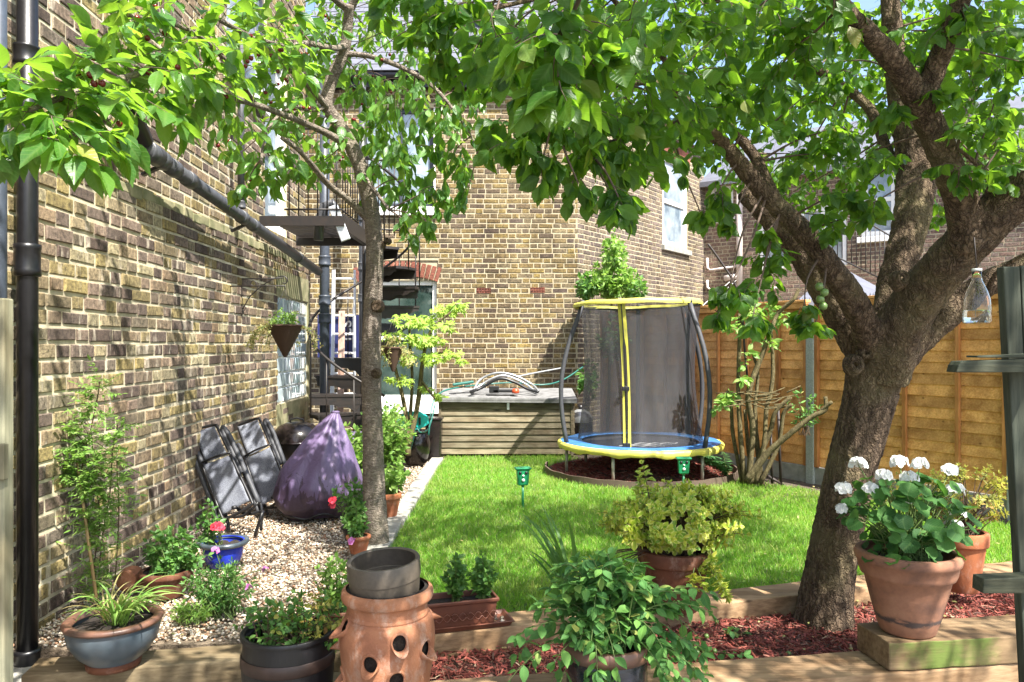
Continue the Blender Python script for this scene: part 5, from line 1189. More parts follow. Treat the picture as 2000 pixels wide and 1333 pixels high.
def flare(rb, rt, h, rimh=.06, rimw=.014, n=6, belly=0):
    p = [(rb * .96, 0), (rb, .008)]
    for i in range(1, n + 1):
        t = i / n; p.append((rb + (rt - rb) * t + belly * math.sin(math.pi * t), .008 + (h - rimh - .008) * t))
    r = rt; p += [(r + rimw, h - rimh + .006), (r + rimw * 1.25, h - rimh + .014), (r + rimw * 1.4, h - .014), (r + rimw * 1.1, h - .003), (r + rimw * .4, h)]
    return p
def shrub(th, base, c, r, nst, leaf, kind, mat, nind=0, nl=8, stem=M['stem_green'], srad=.003, flat=.6, hang=.2, up0=.6, droop=0, wd=1.0, shell=.35, spread=.7, jit=.3, rb=.05, name='stem', rest='foliage'):
    """stems from base region to ellipsoid c,r, leaves along them"""
    fo = Foliage(kind, mat); g = G(); base = Vector(base)
    for s in range(nst):
        q = rv(1).normalized() * (random.uniform(shell, 1) ** .6); e = Vector((c[0] + q.x * r[0], c[1] + q.y * r[1], c[2] + q.z * r[2]))
        b = base + Vector((random.uniform(-rb, rb), random.uniform(-rb, rb), 0)); m = b.lerp(e, .5) + Vector((0, 0, up0 * (e - b).length * .5))
        pts = [b * (1 - t) ** 2 + m * 2 * t * (1 - t) + e * t * t for t in [k / 7 for k in range(8)]]
        g.tube(pts, [srad * (1.2 - .12 * k) for k in range(8)], 4, caps=False)
        for i in range(nl):
            t = .3 + .7 * (i + random.random()) / nl; k = min(int(t * 7), 6); p = pts[k].lerp(pts[k + 1], t * 7 - k); d = (pts[k + 1] - pts[k]).normalized()
            sd = d.cross(rv(1)).normalized(); ax = (d * (1 - spread) + sd * spread + Vector((0, 0, -hang)) + rv(jit * .5)).normalized(); Lf = leaf * random.uniform(.65, 1.2)
            fo.leaf(p + ax * Lf * .08, ax, (UP * flat + rv(.4)), Lf, wd)
        for _ in range(3): fo.leaf(pts[-1], (d + rv(.5)).normalized(), UP * flat + rv(.4), leaf * random.uniform(.5, 1), wd)
    g.obj(name, stem, th, kind='stuff'); fo.build(th, nind, 'leaf', rest); return fo
def rosette_shrub(th, base, c, r, nst, leaf, kind, mat, nind=0, nr=6, levels=3, stem=M['stem_brown'], hang=.0, wd=1, shell=.5, rb=.05, droop=0):
    fo = Foliage(kind, mat); g = G(); base = Vector(base)
    for s in range(nst):
        q = rv(1).normalized() * (random.uniform(shell, 1) ** .5); e = Vector((c[0] + q.x * r[0], c[1] + q.y * r[1], c[2] + q.z * r[2]))
        b = base + Vector((random.uniform(-rb, rb), random.uniform(-rb, rb), 0)); m = b.lerp(e, .45) + Vector((0, 0, .25 * (e - b).length)); pts = [b * (1 - t) ** 2 + m * 2 * t * (1 - t) + e * t * t for t in [k / 6 for k in range(7)]]
        g.tube(pts, [.003 * (1.2 - .13 * k) for k in range(7)], 4, caps=False); d = (pts[-1] - pts[-2]).normalized(); a = d.cross(Vector((.3, .9, .1))).normalized(); b2 = d.cross(a)
        for lv in range(levels):
            p = pts[-1].lerp(pts[-2], lv * .55); ph = random.uniform(0, 6.28); op = .5 + .35 * lv
            for k in range(nr):
                t = ph + 2 * math.pi * k / nr; rad = a * math.cos(t) + b2 * math.sin(t); ax = (rad * op + d * (1 - op * .6) + Vector((0, 0, -hang)) + rv(.12)).normalized()
                Lf = leaf * (.65 + .25 * lv) * random.uniform(.8, 1.15); fo.leaf(p, ax, d + rv(.2), Lf, wd)
    g.obj('stem', stem, th, kind='stuff'); fo.build(th, nind); return fo
def straps(th, base, n, L, wdt, mat, spread=.5, arch=1.0, dirs=None, name='leaf', rb=.04, cx=0):
    for i in range(n):
        a = random.uniform(0, 6.28) if dirs is None else random.gauss(*dirs); l = L * random.uniform(.6, 1.1); tl = random.uniform(.15, 1) * spread
        d = Vector((math.cos(a) * tl, math.sin(a) * tl, 1)).normalized(); p = Vector(base) + Vector((random.uniform(-rb, rb), random.uniform(-rb, rb), 0)); pts = [p.copy()]; ns = 9
        for k in range(ns):
            d = (d + Vector((math.cos(a) * .12, math.sin(a) * .12, -.16)) * arch * (k / ns * 1.6)).normalized(); p = p + d * l / ns; pts.append(p.copy())
        sd = Vector((-math.sin(a), math.cos(a), random.uniform(-.4, .4))).normalized(); vs = []; uv = []
        for k, q in enumerate(pts):
            t = k / ns; w_ = wdt * (math.sin(math.pi * min(.98, .12 + t * .86)) ** .7) * (1 - .3 * t); nn = sd.cross((pts[min(k + 1, ns)] - pts[max(k - 1, 0)]).normalized())
            vs += [q - sd * w_ + nn * w_ * .35, q, q + sd * w_ + nn * w_ * .35]; uv += [(0, t), (.5, t), (1, t)]
        Fc = []
        for k in range(ns):
            b = 3 * k
            for j in (0, 1): Fc += [[b + j, b + j + 1, b + j + 4], [b + j, b + j + 4, b + j + 3]]
        link(name, np_mesh(name, np.array([v[:] for v in vs]), np.array(Fc), np.array(uv)), mat, th)

# blue-grey glazed bowl with spider plant
c = PG(224, 1296, .0); c.z = .0; c = P(222, 1296, 3.47); c.z = 0
tb = pot('glazed_bowl', c, [(.085, 0), (.1, .01), (.105, .03), (.15, .07), (.185, .125), (.195, .175), (.19, .2)], M['glaze_grey'], 'blue-grey glazed bowl with rust rim holding a spider plant', (.185, .17))
g = G(); g.lathe([(.186, .196), (.205, .2), (.21, .212), (.2, .224), (.172, .222), (.165, .2)], c, 40); g.obj('rim', M['glaze_rim'], tb)
g = G(); g.lathe([(.085, .001), (.112, .004), (.116, .03), (.106, .036)], c, 40); g.obj('saucer', M['terracotta_dark'], tb)
straps(tb, c + Vector((.03, 0, .19)), 50, .3, .0075, M['strap'], .9, 1.4, (-.2, .9))
straps(tb, c + Vector((-.03, .03, .19)), 24, .25, .005, M['leaf_tan'], .9, 1.0, name='dry_leaf')
# black barrel planter with a half-bare shrub
c = P(563, 1300, 3.19); c.z = -.15
tb = pot('barrel_planter', c, [(.125, 0), (.14, .01), (.168, .1), (.182, .2), (.186, .26), (.184, .32), (.18, .4), (.19, .402), (.192, .415), (.188, .42)], M['black_plastic'], 'black barrel planter with bronze band and twiggy half-bare shrub', (.35, .172))
g = G(); g.lathe([(.1865, .285), (.191, .29), (.19, .33), (.186, .335)], c, 40); g.obj('band', M['bronze_band'], tb)
shrub(tb, c + Vector((0, 0, .35)), c + Vector((.02, .02, .44)), (.24, .2, .13), 60, .034, 'small', M['leaf_mid'], 60, 9, M['stem_brown'], .0028, .5, .1, .5, rb=.1, shell=.2, jit=.6)
shrub(tb, c + Vector((0, 0, .35)), c + Vector((.1, .02, .47)), (.2, .16, .08), 26, .03, 'small', M['leaf_azalea'], 20, 7, M['stem_brown'], .0025, .5, .1, .4, rb=.09, shell=.3, jit=.6, rest='yellow_foliage')
# strawberry pot
c = P(757, 1300, 3.0); c.z = -.15
prof = [(.1, 0), (.112, .01), (.118, .06), (.135, .14), (.156, .24), (.172, .34), (.182, .42), (.184, .48), (.178, .52), (.168, .543), (.16, .55), (.157, .556), (.155, .575), (.157, .6), (.162, .608), (.174, .615), (.178, .632), (.174, .65), (.16, .658)]
ts = thing('strawberry_pot', c, 'tall terracotta strawberry pot with round planting holes and flared lips', 'plant pot')
def holes_pot():
    HL = [(R(-67), .498, .033), (R(-30), .45, .033), (R(-101), .425, .034), (R(-70), .36, .034), (R(-150), .53, .03), (R(30), .53, .03), (R(-160), .33, .034), (R(-100), .24, .034), (R(-40), .27, .034), (R(175), .44, .03)]
    HL = [h for h in HL if h[2] > .01]; n = 120; g = G(); PZ = []; 
    C = curve([(r, z) for r, z in prof], 5)
    rings = [(q[0], q[1]) for q in C]
    def inhole(t, z, r): 
        for (a, hz, hr) in HL:
            da = (t - a + math.pi) % (2 * math.pi) - math.pi
            if (da * r) ** 2 + (z - hz) ** 2 < hr * hr: return True
        return False
    vs = []; fs = []
    for (r, z) in rings:
        for k in range(n):
            t = 2 * math.pi * k / n; vs.append(Vector((r * math.cos(t), r * math.sin(t), z)) + c)
    for i in range(len(rings) - 1):
        for k in range(n):
            t = 2 * math.pi * (k + .5) / n; z = (rings[i][1] + rings[i + 1][1]) / 2; r = (rings[i][0] + rings[i + 1][0]) / 2
            if inhole(t, z, r): continue
            fs.append([i * n + k, i * n + (k + 1) % n, (i + 1) * n + (k + 1) % n, (i + 1) * n + k])
    g.add(vs, fs, True); o = g.obj('body', M['terracotta_pale'], ts)
    g = G(); g.lathe([(.001, .01)] + [(r - .016, z) for r, z in prof[1:]] , c, 40); g.obj('inner_wall', M['soil'], ts)
    for (a, hz, hr) in HL:
        rr_ = np.interp(hz, [q[1] for q in prof], [q[0] for q in prof]); g = G(); N = 28; vs = []
        dirv = Vector((math.cos(a), math.sin(a), 0)); sd = Vector((-math.sin(a), math.cos(a), 0))
        lev = [(1.12, -.004, 0), (1.04, .012, .4), (.98, .02, .8), (.92, .022, 1), (.82, .016, .9), (.78, -.012, .4)]
        for (kk, out, lf) in lev:
            for j in range(N):
                t = 2 * math.pi * j / N; lip = max(0, -math.sin(t)) * .03 * lf      # lower lip pushed out
                x = hr * kk * math.cos(t) * 1.0; z = hr * kk * math.sin(t) * 1.1
                rz = np.interp(hz + z, [q[1] for q in prof], [q[0] for q in prof]); curv = rr_ - math.sqrt(max(rr_ ** 2 - x * x, 0))
                vs.append(c + dirv * (rz - curv + out * (.35 + .65 * max(0, -math.sin(t))) + lip) + sd * x + Vector((0, 0, hz + z - lip * .1)))
        fs = [[i * N + j, i * N + (j + 1) % N, (i + 1) * N + (j + 1) % N, (i + 1) * N + j] for i in range(len(lev) - 1) for j in range(N)]
        g.add(vs, fs, True); g.obj('hole_lip', M['terracotta_pale'], ts)
holes_pot()
g = G(); g.lathe([(.158, .5535), (.1605, .557), (.1605, .562), (.155, .57)], c, 60); g.obj('neck_ring', M['terracotta_pale'], ts)
tl = Matrix.Rotation(R(4), 3, 'Y')
c2 = c + Vector((-.005, -.005, .6)); pot('plastic_pot', c2, [(.09, -.1), (.118, -.05), (.134, .06), (.138, .1), (.141, .102), (.142, .165), (.139, .17)], M['taupe_plastic'], 'empty taupe plastic pot pushed into the mouth of the strawberry pot', (.03, .11), 60, tilt=Matrix.Rotation(R(-3), 3, 'Y') @ Matrix.Rotation(R(4), 3, 'X'))
# brown trough with two small plants, on a tray
def rect_trough(name, c, L, W_, h, yaw, mat, label, flare_=.015, soil=True, cat='planter', t=.01):
    th = thing(name, c, label, cat); g = G(); m = Matrix.Rotation(yaw, 3, 'Z')
    def rct(l, w, z): return [Vector(c) + m @ Vector((sx * l / 2, sy * w / 2, z)) for sx, sy in ((-1, -1), (1, -1), (1, 1), (-1, 1))]
    lv = [rct(L - 2 * flare_, W_ - 2 * flare_, 0), rct(L - flare_ * .3, W_ - flare_ * .3, h * .86), rct(L + .012, W_ + .012, h * .87), rct(L + .014, W_ + .014, h), rct(L - t, W_ - t, h), rct(L - 2 * flare_ - t, W_ - 2 * flare_ - t, .012)]
    vs = [p for l in lv for p in l]; fs = [[0, 3, 2, 1]] + [[i * 4 + k, i * 4 + (k + 1) % 4, (i + 1) * 4 + (k + 1) % 4, (i + 1) * 4 + k] for i in range(5) for k in range(4)] + [[20, 21, 22, 23]]
    g.add(vs, fs); g.obj('body', mat, th, bevel=.004)
    if soil:
        g = G(); g.add([p for p in rct(L - .02, W_ - .02, h * .8)], [[0, 1, 2, 3]]); g.obj('soil', M['soil'], th)
    return th
ya = math.atan(.302)
tc_ = Vector((-.29, slB(-.29, .085), .1)); tt = Matrix.Rotation(ya, 3, 'Z')
tr_ = rect_trough('saucer_tray', tc_ + tt @ Vector((.035, 0, .001)), .5, .17, .028, ya, M['plastic_trough'], 'long brown plastic drip tray with stones under the trough planter', soil=False, cat='tray')
for k in range(7):
    g = G(); r = random.uniform(.008, .014); g.lathe([(.001, -r * .6), (r, 0), (.001, r * .6)], tc_ + tt @ Vector((.23 + random.uniform(-.03, .03), random.uniform(-.04, .04), .018)), 8); tag(g.obj('pebble', M['stone'], None), 'small pebble lying in the end of the brown drip tray', 'pebble', 'pebbles in the drip tray')
tq = rect_trough('trough_planter', tc_ + Vector((0, 0, .014)), .42, .15, .13, ya, M['plastic_trough'], 'brown rectangular trough planter with two small leafy plants', cat='planter')
g = G()
for k in range(5):
    u0 = -.17 + k * .075; pts = [tc_ + tt @ Vector((u0 + .075 * t, -.0785 - .002, .07 + .018 * math.sin(t * math.pi * 2))) for t in [q / 8 for q in range(9)]]; g.tube(pts, .0025, 5)
    pts = [tc_ + tt @ Vector((u0 + .075 * t, -.0785 - .002, .07 - .018 * math.sin(t * math.pi * 2))) for t in [q / 8 for q in range(9)]]; g.tube(pts, .0025, 5)
g.obj('wavy_relief', M['plastic_trough'], tq)
for u, hh in ((.02, .2), (.155, .2)):
    b = tc_ + tt @ Vector((u, 0, .12)); shrub(tq, b, b + Vector((-.0, 0, hh * .6)), (.055, .05, hh * .55), 30, .036, 'small', M['leaf_mid'], 20, 10, M['stem_green'], .0025, .5, .1, .3, rb=.02)
# navy pot with trailing shrub
c = P(1185, 1300, 2.8); c.z = -.15
tn = pot('navy_pot', c, [(.1, 0), (.11, .01), (.125, .1), (.14, .25), (.147, .38), (.145, .47), (.142, .475)], M['glaze_navy'], 'navy glazed pot with brown rim and trailing grey-green shrub', (.49, .13))
g = G(); g.lathe([(.143, .474), (.156, .478), (.16, .5), (.156, .525), (.146, .53), (.136, .525), (.134, .49)], c, 40); g.obj('rim', M['glaze_rim'], tn)
fo = Foliage('oval', M['leaf_blue']); fo.kind = 'small'; 
def trailing(th, c, n, leaf):
    fo = Foliage('small', M['leaf_blue']); g = G()
    for s in range(n):
        a = random.uniform(0, 6.28); out = random.uniform(.05, .44); hgt = random.uniform(.05, .34) * (1 - out * .55); 
        b = c + Vector((random.uniform(-.07, .07), random.uniform(-.06, .06), .49)); e = c + Vector((math.cos(a) * out * .92, math.sin(a) * out * .5, .5 + (hgt if out < .3 else random.uniform(-.22, .22))))
        m = (b + e) / 2 + Vector((0, 0, random.uniform(.1, .26))); pts = [b * (1 - t) ** 2 + m * 2 * t * (1 - t) + e * t * t for t in [k / 8 for k in range(9)]]; g.tube(pts, [.0028 * (1.2 - .1 * k) for k in range(9)], 4, caps=False)
        for i in range(13):
            t = .2 + .8 * (i + .5) / 13; k = min(int(t * 8), 7); p = pts[k].lerp(pts[k + 1], t * 8 - k); d = (pts[k + 1] - pts[k]).normalized(); sd = d.cross(UP + rv(.3)).normalized() * (1 if i % 2 else -1)
            ax = (d * .45 + sd * .7 + Vector((0, 0, -.12)) + rv(.16)).normalized(); fo.leaf(p + ax * .004, ax, UP + rv(.3), leaf * random.uniform(.65, 1.25), 1.05)
        for _ in range(3): fo.leaf(pts[-1], (pts[-1] - pts[-2]).normalized() + rv(.5), UP + rv(.3), leaf * random.uniform(.6, 1))
    g.obj('stem', M['stem_green'], th, kind='stuff'); fo.build(th, 300)
trailing(tn, c, 120, .053)
# strappy iris-like plant rising behind the navy pot, in the mulch
q = PG(1118, 1195, .05); iris = thing('strappy_plant', q, 'upright plant of long sword-shaped leaves behind the navy pot', 'plant')
straps(iris, q, 17, .62, .015, M['leaf_mid'], .45, .55, (2.9, .6), rb=.04)
# variegated shrub in brown pot
c = P(1318, 1188, 3.94); c.z = .1
tv = pot('brown_pot', c, flare(.118, .168, .31, .075, .016), M['terracotta_dark'], 'dark brown terracotta pot overflowing with yellow variegated shrub', (.27, .16))
fo = rosette_shrub(tv, c + Vector((0, 0, .28)), c + Vector((0, -.02, .47)), (.42, .3, .17), 230, .042, 'oval', M['leaf_varieg'], 120, 5, 3, M['stem_brown'], .0, .85, .35, .08)
rosette_shrub(tv, c + Vector((.08, -.1, .3)), c + Vector((.13, -.2, .2)), (.14, .05, .12), 14, .042, 'oval', M['leaf_varieg'], 60, 5, 3, M['stem_green'], .2, .85, .5, .04)
rosette_shrub(tv, c + Vector((-.1, -.05, .3)), c + Vector((-.42, -.12, .2)), (.14, .08, .08), 9, .042, 'oval', M['leaf_varieg'], 40, 5, 3, M['stem_brown'], .0, .85, .5, .03)
rosette_shrub(tv, c + Vector((-.1, 0, .3)), c + Vector((-.17, 0, .69)), (.03, .03, .06), 4, .035, 'oval', M['leaf_varieg'], 40, 5, 4, M['stem_brown'], .0, .85, .5, .03)
# geranium pot
c = P(1772, 1245, 3.3); c.z = .224
tg_ = pot('geranium_pot', c, [(.105, 0), (.112, .008), (.128, .06), (.13, .066), (.157, .17), (.172, .235), (.186, .243), (.19, .255), (.193, .262), (.2, .3), (.208, .305), (.212, .325), (.205, .342), (.195, .345)], M['terracotta_aged'], 'aged terracotta pot of white geraniums standing on the timber block', (.29, .185))
fo = Foliage('round', M['leaf_geranium']); g = G(); fl = []
for s in range(150):
    q = rv(1).normalized() * random.uniform(.4, 1) ** .5; e = c + Vector((-.0 + q.x * .28, q.y * .2, .50 + q.z * .17)); b = c + Vector((random.uniform(-.1, .1), random.uniform(-.1, .1), .3)); m = b.lerp(e, .6) + Vector((0, 0, .05))
    pts = [b * (1 - t) ** 2 + m * 2 * t * (1 - t) + e * t * t for t in [k / 5 for k in range(6)]]; g.tube(pts, .0022, 4, caps=False)
    n = (Vector((q.x * .7, q.y * .7 - .35, .9)) + rv(.35)).normalized(); ax = n.cross(rv(1)).normalized(); Lf = random.uniform(.04, .085); fo.leaf(e - ax * Lf * .15, ax, n, Lf)
for s in range(16):
    a = random.uniform(0, 6.28); e = c + Vector((math.cos(a) * .17, math.sin(a) * .16, .34 + random.uniform(-.02, .04))); n = (Vector((math.cos(a), math.sin(a), .8)) + rv(.3)).normalized(); ax = n.cross(rv(1)).normalized(); fo.leaf(e, ax, n, random.uniform(.05, .08))
g.obj('stem', M['stem_green'], tg_, kind='stuff'); fo.build(tg_, 120)
def flower_head(th, p, r, mat, base, n=12, pet=.0235, nm='flower_head'):
    pf = Foliage('oval', mat)
    for k in range(n):
        q = rv(1).normalized(); q.z = abs(q.z) * .8; fc_ = p + q * r * .88; nrm_ = (q + Vector((0, -.25, .2))).normalized(); a = nrm_.cross(rv(1)).normalized(); b = nrm_.cross(a)
        for j in range(5):
            t = 2 * math.pi * j / 5; ax = (a * math.cos(t) + b * math.sin(t) + nrm_ * .25).normalized(); pf.leaf(fc_, ax, nrm_, pet * random.uniform(.85, 1.1), 1.35)
    pf.build(th, 0, rest=nm); th_o = [o for o in th.children if o.name.startswith(nm)][-1]
    if 'kind' in th_o: del th_o['kind']
    g = G(); m = base.lerp(p, .5) + Vector((0, 0, .04)); pts = [base * (1 - t) ** 2 + m * 2 * t * (1 - t) + p * t * t for t in [k / 5 for k in range(6)]]; g.tube(pts, .0025, 5); g.obj('flower_stem', M['stem_green'], th)
for (px, py, r) in ((1676, 908, .032), (1648, 955, .026), (1702, 956, .026), (1757, 905, .032), (1797, 908, .03), (1776, 936, .036), (1727, 930, .024), (1765, 975, .022), (1855, 920, .026), (1866, 960, .034), (1872, 1003, .028), (1862, 1030, .036), (1644, 995, .018)):
    p = P(px, py, 3.3 + random.uniform(-.1, .1)); flower_head(tg_, p, r, M['petal_white'], c + Vector(((p.x - c.x) * .4, 0, .42)))
# rear terracotta pot with yellow azalea
c = P(1878, 1160, 4.28); c.z = .085
ta = pot('terracotta_pot', c, flare(.085, .12, .33, .08, .012), M['terracotta'], 'tall orange terracotta pot with yellowish azalea behind the white geraniums', (.3, .115))
rosette_shrub(ta, c + Vector((0, 0, .3)), c + Vector((.02, 0, .55)), (.32, .2, .18), 75, .034, 'narrow', M['leaf_azalea'], 60, 6, 3, M['stem_brown'], 0, 1.3, .3, .05)
rosette_shrub(ta, c + Vector((0, 0, .3)), c + Vector((-.3, .05, .55)), (.16, .1, .12), 18, .034, 'narrow', M['leaf_azalea'], 10, 6, 3, M['stem_brown'], 0, 1.3, .3, .05)
# small square terracotta pot with herb left of the strawberry pot
c = P(655, 1178, 3.85); c.z = .0
t1 = rect_trough('square_pot', c, .16, .16, .13, .3, M['terracotta_dark'], 'small square terracotta pot with a light green herb beside the strawberry pot', cat='plant pot')
shrub(t1, c + Vector((0, 0, .1)), c + Vector((.01, 0, .27)), (.11, .1, .13), 45, .036, 'small', M['leaf_bright'], 30, 8, M['stem_green'], .0025, .5, .15, .3, rb=.05)
shrub(t1, c + Vector((-.03, 0, .1)), c + Vector((-.12, -.02, .16)), (.1, .08, .05), 16, .026, 'small', M['leaf_azalea'], 10, 7, M['stem_brown'], .0022, .5, .1, .3, rb=.04, rest='yellow_foliage')
# cobalt blue pot with a red flower
c = P(436, 1085, 5.05); c.z = .0
t2 = pot('blue_pot', c, [(.09, 0), (.1, .01), (.12, .06), (.128, .1), (.125, .13), (.15, .14), (.153, .155), (.14, .165)], M['glaze_blue'], 'cobalt blue glazed pot with red flower near the folded chairs', (.13, .125))
g = G(); g.lathe([(.13, .135), (.158, .14), (.165, .158), (.158, .17), (.135, .168), (.128, .15)], c, 40); g.obj('rim', M['glaze_grey'], t2)
shrub(t2, c + Vector((-.05, 0, .12)), c + Vector((-.1, 0, .33)), (.07, .06, .15), 14, .045, 'small', M['leaf_mid'], 14, 8, M['stem_green'], .003, .6, .1, .2, rb=.04)
flower_head(t2, c + Vector((-.02, -.05, .26)), .028, M['petal_red'], c + Vector((0, 0, .13)), 5, .032)
# brown bowl pot with leafy plant + bushy petunia
c = P(325, 1150, 4.45); c.z = .0
t3 = pot('brown_bowl', c, flare(.1, .135, .15, .04, .012), M['terracotta_dark'], 'wide brown terracotta bowl with dense leafy plant by the wall', (.13, .13))
shrub(t3, c + Vector((0, 0, .13)), c + Vector((.05, 0, .27)), (.2, .15, .13), 70, .042, 'small', M['leaf_mid'], 50, 9, M['stem_green'], .003, .6, .15, .4, rb=.08)
c = P(440, 1185, 4.15); c.z = -.01
t4 = thing('petunia_bush', c, 'low bright green bush with tiny purple flowers growing in the gravel', 'bush')
shrub(t4, c, c + Vector((-.03, 0, .17)), (.19, .16, .13), 90, .036, 'narrow', M['leaf_mid'], 60, 10, M['stem_green'], .003, .6, .1, .35, rb=.08, wd=1.3)
for (px, py) in ((487, 1148), (519, 1113), (420, 1075)): flower_head(t4, P(px, py, 4.1), .012, M['petal_pink'], c + Vector((0, 0, .15)), 2, .02)
c = PG(375, 1215, 0); t5 = thing('leafy_seedling', c, 'small green weed patch in the gravel right of the blue-grey bowl', 'plant')
shrub(t5, c, c + Vector((0, 0, .07)), (.12, .09, .06), 34, .035, 'narrow', M['leaf_bright'], 20, 8, M['stem_green'], .002, .6, .1, .3, rb=.06, wd=1.2)
# pinkish pot lying on its side by the wall
c = P(255, 1108, 4.5); c.z = .075
t6 = thing('tipped_pot', c, 'pinkish clay pot lying on its side against the left wall', 'plant pot'); g = G(); tl = Matrix.Rotation(R(75), 3, 'X') @ Matrix.Rotation(R(10), 3, 'Y')
g.lathe([(.001, .1), (.05, .1), (.055, .09), (.066, .0), (.078, -.01), (.078, -.035), (.068, -.036), (.06, 0), (.045, .08), (.001, .085)], c, 24, tilt=tl); g.obj('body', M['terracotta_pale'], t6)

# climbing jasmine with bamboo cane on the left wall
c = P(186, 1165, 4.05); c.z = .0
tj = thing('climbing_plant', c, 'ferny climbing plant tied to a bamboo cane against the left wall', 'plant')
g = G(); g.tube([P(188, 1168, 4.1), P(172, 1050, 4.15), P(158, 955, 4.2), P(150, 900, 4.22)], [.009, .008, .007, .006], 8); g.obj('bamboo_cane', M['cane'], tj)
sk = []
for b in ([(192, 1170), (180, 1090), (170, 1000), (160, 920), (175, 850), (190, 780), (195, 740)], [(192, 1170), (185, 1100), (195, 1020), (185, 940), (165, 870), (140, 840)], [(190, 1160), (200, 1050), (215, 960), (220, 880), (230, 830)], [(188, 960), (150, 930), (110, 925), (90, 930)], [(225, 1130), (232, 1010), (228, 900)]):
    W = [P(x, y, 4.22) for x, y in b]; C = curve([(*q, .004) for q in W], 6); g = G(); g.tube([Vector(k[:3]) for k in C], .0035, 5); g.obj('stem', M['stem_brown'], tj); sk += [Vector(k[:3]) for k in C]
fj = Foliage('narrow', M['leaf_bright']); gj = G()
for q in sk:
    if random.random() < .12: continue
    for _ in range(4 if q.z > .35 else 2):
        d = Vector((random.gauss(0, 1), random.gauss(-.3, .6), random.gauss(.25, .5))).normalized(); L = random.uniform(.06, .15); e = q + d * L; gj.tube([q, q + d * L * .5 + Vector((0, 0, .01)), e], .0012, 3, caps=False); sd = d.cross(UP).normalized()
        for k in range(6):
            p = q + d * L * (.25 + .13 * k)
            for s in (-1, 1): ax = (d * .5 + sd * s + rv(.15) + Vector((0, 0, -.15))).normalized(); fj.leaf(p, ax, UP + rv(.4), random.uniform(.026, .044) * (1 - .06 * k), 1.2)
        fj.leaf(e, d, UP + rv(.3), .045, 1.3)
gj.obj('tendrils', M['stem_green'], tj, kind='stuff'); fj.build(tj, 60)

# light green plants and pots along the lawn edge behind the cherry trunk
def small_potted(px, py, Y, label, rb_, rt, h, cc_, rr_, nst, leaf, mat, kind='small', potmat='terracotta', nind=12, flowers=None, z=.03):
    c = P(px, py, Y); c.z = z; t = pot('terracotta_pot' if potmat.startswith('terra') else 'plant_pot', c, flare(rb_, rt, h, h * .25, .008), M[potmat], label, (h * .88, rt * .92), 28)
    shrub(t, c + Vector((0, 0, h * .85)), c + Vector(cc_), rr_, nst, leaf, kind, M[mat], nind, 8, M['stem_green'], .003, .5, .15, .35, rb=rt * .5)
    if flowers:
        for (ox, oy, oz) in flowers[1]: flower_head(t, c + Vector((ox, oy, oz)), .02, M[flowers[0]], c + Vector((0, 0, h)), 4, .025)
    return t
small_potted(757, 1000, 6.35, 'orange terracotta pot with pale leafy plant just right of the cherry trunk', .075, .105, .2, (-.0, 0, .33), (.17, .15, .14), 50, .06, 'leaf_bright')
small_potted(700, 1085, 5.25, 'small terracotta pot with pink flower just left of the cherry trunk base', .055, .075, .12, (-.03, 0, .24), (.1, .09, .12), 26, .04, 'leaf_mid', flowers=('petal_pink', [(-.02, -.1, .1)]))
small_potted(690, 1050, 5.6, 'low plant with tiny red flowers between the purple cover and cherry trunk', .06, .08, .1, (-.02, 0, .28), (.13, .12, .16), 42, .05, 'leaf_mid', potmat='black_plastic', flowers=('petal_red', [(-.13, -.08, .3), (-.14, -.05, .26)]))
small_potted(690, 960, 6.9, 'bushy bright green plant beside the purple cover behind the cherry trunk', .09, .13, .2, (.0, 0, .48), (.2, .18, .24), 80, .062, 'leaf_bright', potmat='black_plastic', flowers=('petal_white', [(-.02, -.14, .4), (.0, -.15, .36)]))
small_potted(765, 950, 7.6, 'tall pale green shrub filling the edging behind the cherry trunk', .1, .13, .2, (.0, 0, .55), (.22, .2, .3), 90, .06, 'leaf_bright', potmat='black_plastic')
small_potted(745, 900, 8.6, 'leafy green shrub below the maple left of the glazed pot', .1, .13, .2, (.0, 0, .5), (.25, .2, .3), 70, .06, 'leaf_mid', potmat='black_plastic')

# ------------------------------------------------------------------ Japanese maple, dark glazed pot, bin, hose reel
c = P(812, 885, 9.35); c.z = 0
tm = pot('glazed_pot', c, [(.11, 0), (.13, .02), (.17, .15), (.18, .25), (.16, .34), (.13, .38), (.15, .4), (.15, .41)], M['glaze_blackish'], 'tall black glazed jar at the left end of the storage box', (.38, .12))
c = P(790, 905, 8.9); c.z = 0
mp = thing('japanese_maple', c, 'feathery yellow-green Japanese maple in front of the lower white window', 'tree')
ms = []
for b in ([(797, 890, 8.9, 6), (795, 830, 8.9, 5), (785, 770, 8.9, 4), (770, 710, 8.9, 3), (765, 660, 8.9, 2)], [(797, 870, 8.9, 6), (810, 820, 8.9, 5), (820, 760, 8.9, 5), (825, 710, 8.85, 4), (840, 650, 8.8, 3), (880, 610, 8.7, 2)], [(800, 830, 8.9, 4), (805, 740, 9.0, 3), (800, 670, 9.0, 3), (800, 620, 9, 2)], [(825, 700, 8.85, 3), (860, 690, 8.8, 2), (895, 700, 8.7, 2)], [(820, 740, 8.9, 3), (850, 780, 8.8, 2)]):
    s2, _ = branch(mp, b, M['stem_pale'], 'branch', n=7, wob=.03); ms += s2
fm = Foliage('narrow', M['leaf_maple']); gm = G()
def palm(fo, p, n, L):
    a = n.cross(rv(1)).normalized(); b = n.cross(a)
    for j in range(5):
        t = -1.2 + .6 * j; fo.leaf(p, (a * math.cos(t) + b * math.sin(t) + Vector((0, 0, -.2))).normalized(), n, L * (1 - .18 * abs(j - 2)), .95)
